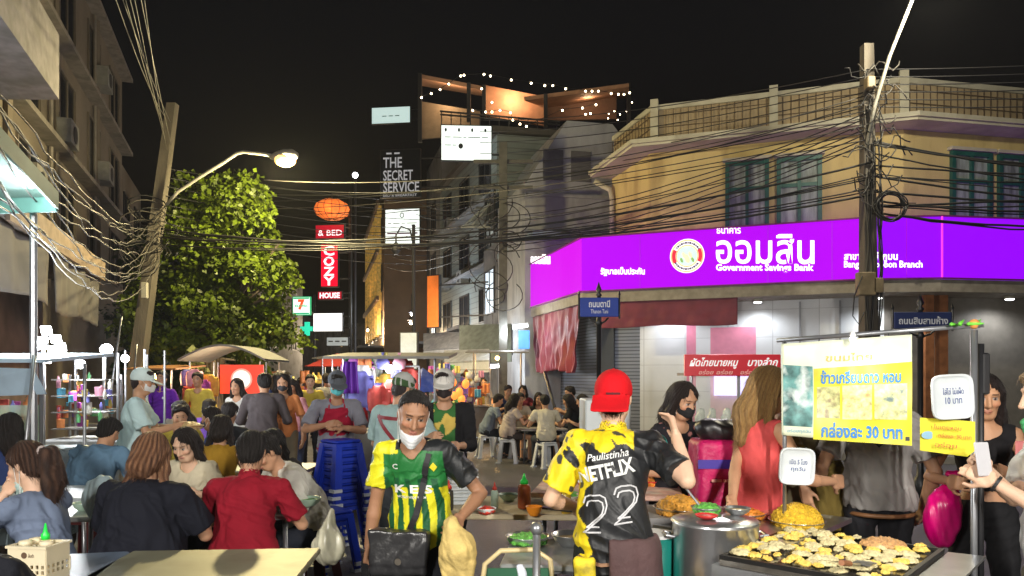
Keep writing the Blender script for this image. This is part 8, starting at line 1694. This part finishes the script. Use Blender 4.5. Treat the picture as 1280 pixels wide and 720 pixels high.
# bowls on the shared tables
rs = random.Random(8)
for k in range(9):
    x, y = -2.7 + k * .17, 4.78 + rs.uniform(-.2, .2); bowl('bowl of noodles on the shared table, %s from the left' % ['first', 'second', 'third', 'fourth', 'fifth', 'sixth', 'seventh', 'eighth', 'ninth'][k], (x, y, .75), .07 + .01 * (k % 3), .05, WPL if k % 2 else mat('pale_green_bowl', (.45, .62, .50), .4), (BROTH, EGG, GRN)[k % 3], .7)
q = SDF((-1.32, 4.4, .38), (-.98, 4.8, .80), .007); q.ell((-1.14, 4.6, .54), (.10, .08, .12), None, .02); q.cone((-1.14, 4.6, .62), (-1.12, 4.6, .76), .05, .015, .04)
tag(blob('carrier_bag', q, mat('translucent_bag', (.62, .60, .45), .3, var=.2, vscale=12, spec=.7), None, False, lambda V: .010 * fnoise(V * np.array([1.6, 1.6, .5]), 28, 3)), 'translucent pale carrier bag hanging beside the white t-shirt man', 'bag')
tag(MB().lathe((-2.20, 4.28, .45), [(.10, 0), (.13, .02), (.14, .28), (.15, .29)], 20).build('lime_bucket', mat('lime_plastic', (.30, .75, .04), .4), smooth=True), 'lime green plastic bucket between the ponytail woman and the black t-shirt', 'bucket')
q = SDF((-2.62, 4.15, .6), (-2.15, 4.5, 1.1), .008); q.ell((-2.40, 4.33, .88), (.11, .07, .14), None, .03)
tag(blob('carrier_bag', q, mat('blue_white_bag', (.50, .66, .72), .35, var=.15), None, False, lambda V: .010 * fnoise(V * np.array([1.6, 1.6, .5]), 26, 6)), 'pale blue carrier bag behind the ponytail woman', 'bag')
# the crowd further down the street
rs = random.Random(77); CR = 'passers by in the crowd down the street'
cols = [('black', (.02, .02, .022)), ('white', (.6, .6, .58)), ('orange', (.60, .22, .08)), ('red', (.45, .03, .04)), ('navy', (.03, .05, .15)), ('pink', (.6, .28, .32)), ('grey', (.22, .22, .23)), ('yellow', (.62, .48, .08)), ('violet', (.18, .08, .40)), ('green', (.06, .25, .10))]
spots = [(258, 10.5, 0, 'violet', 'sits'), (285, 8.3, 10, 'black', 'sits'), (300, 10.5, 170, 'white', 'stands'), (355, 9.5, 190, 'orange', 'stands'), (372, 10.5, 150, 'pink', 'stands'), (345, 12.5, 0, 'navy', 'stands'), (388, 13, 190, 'yellow', 'stands'), (236, 9.2, 90, 'black', 'sits'), (250, 12.6, 180, 'yellow', 'stands'), (408, 15, 10, 'grey', 'stands'), (360, 16, 170, 'red', 'stands'), (333, 17, 0, 'white', 'stands'), (446, 10.2, 180, 'red', 'stands'), (462, 11.5, 20, 'grey', 'stands'), (520, 13, 200, 'pink', 'stands'), (430, 17, 180, 'black', 'stands'), (395, 19, 0, 'green', 'stands'), (310, 14.2, 20, 'navy', 'stands'), (585, 19, 100, 'violet', 'stands'), (604, 18.5, 180, 'grey', 'stands'), (12, 6.05, 30, 'navy', 'sits'), (375, 22, 10, 'orange', 'stands'), (415, 24, 180, 'white', 'stands'), (270, 7.6, 100, 'navy', 'sits'), (226, 8.2, 200, 'yellow', 'sits')]
place = {258: 'left of the arched stall', 285: 'in front of the red banner', 300: 'below the red banner', 355: 'left of the apron vendor', 372: 'just left of the apron vendor', 345: 'right of the arched stall', 388: 'behind the apron vendor', 236: 'between the purple shirt and the diners', 250: 'before the orange stall', 408: 'above the stool stack', 360: 'far behind the apron vendor', 333: 'far beyond the dark grey shirt', 446: 'in the clothes stall', 462: 'right of the clothes stall post', 520: 'between the teal shirt and the rider', 430: 'far behind the clothes stall', 395: 'far down the middle of the street', 310: 'near the right post of the arched stall', 585: 'near the lantern stall', 604: 'by the lit shop doorway', 12: 'behind the ponytail woman at the left edge', 375: 'farthest left of the street end', 415: 'farthest right of the street end', 270: 'behind the mustard jacket', 226: 'behind the cream t-shirt woman'}
for i, (px, Y, rot, cn, pos) in enumerate(spots):
    fem = rs.random() < .5; c = dict(cols)[cn]; x = (px - CX) / F * Y; kw = {}
    if Y < 12 and i % 2: kw['mask'] = (rs.choice(((.05, .05, .06), (.6, .62, .65))), 'on')
    lb = '%s in %s top %s' % ('seated person' if pos == 'sits' else 'standing person', cn, place[px])
    if pos == 'sits': seat_at(x, Y, rot, 'dark plastic stool under the %s top %s' % (cn, place[px]))
    person(lb, x, Y, rot, H=rs.uniform(1.56, 1.70), h=.013 if Y < 14 else .017, sit=.45 if pos == 'sits' else None, lean2=rs.uniform(3, 18), head=(rs.uniform(0, 20), rs.uniform(-20, 20), 0), skin=rs.choice(('tan', 'light', 'brown')), female=fem, hair=('long' if fem else 'short', (.018, .013, .012)), top=dict(col=c, sleeve=rs.choice((.8, 1.6))), bottom=dict(col=rs.choice(((.03, .03, .04), (.05, .07, .14), (.2, .17, .12)))), shoes=(.04, .04, .04), group=CR, **kw)

# ------------------------------------------------------------------ thin scattering volume added to give the lamps a glow
mb = MB(); mb.box(-60, -8, -1.3, 40, 130, 19)
hz = mb.build('glow_haze', None); hz['kind'] = 'stuff'; hm = bpy.data.materials.new('glow_haze_air'); hm.use_nodes = True; hn = hm.node_tree.nodes; hn.remove(hn['Principled BSDF']); pv = hn.new('ShaderNodeVolumePrincipled'); pv.inputs['Color'].default_value = (.85, .87, .9, 1); pv.inputs['Density'].default_value = .00045; hm.node_tree.links.new(pv.outputs[0], hn['Material Output'].inputs['Volume']); hz.data.materials.append(hm)
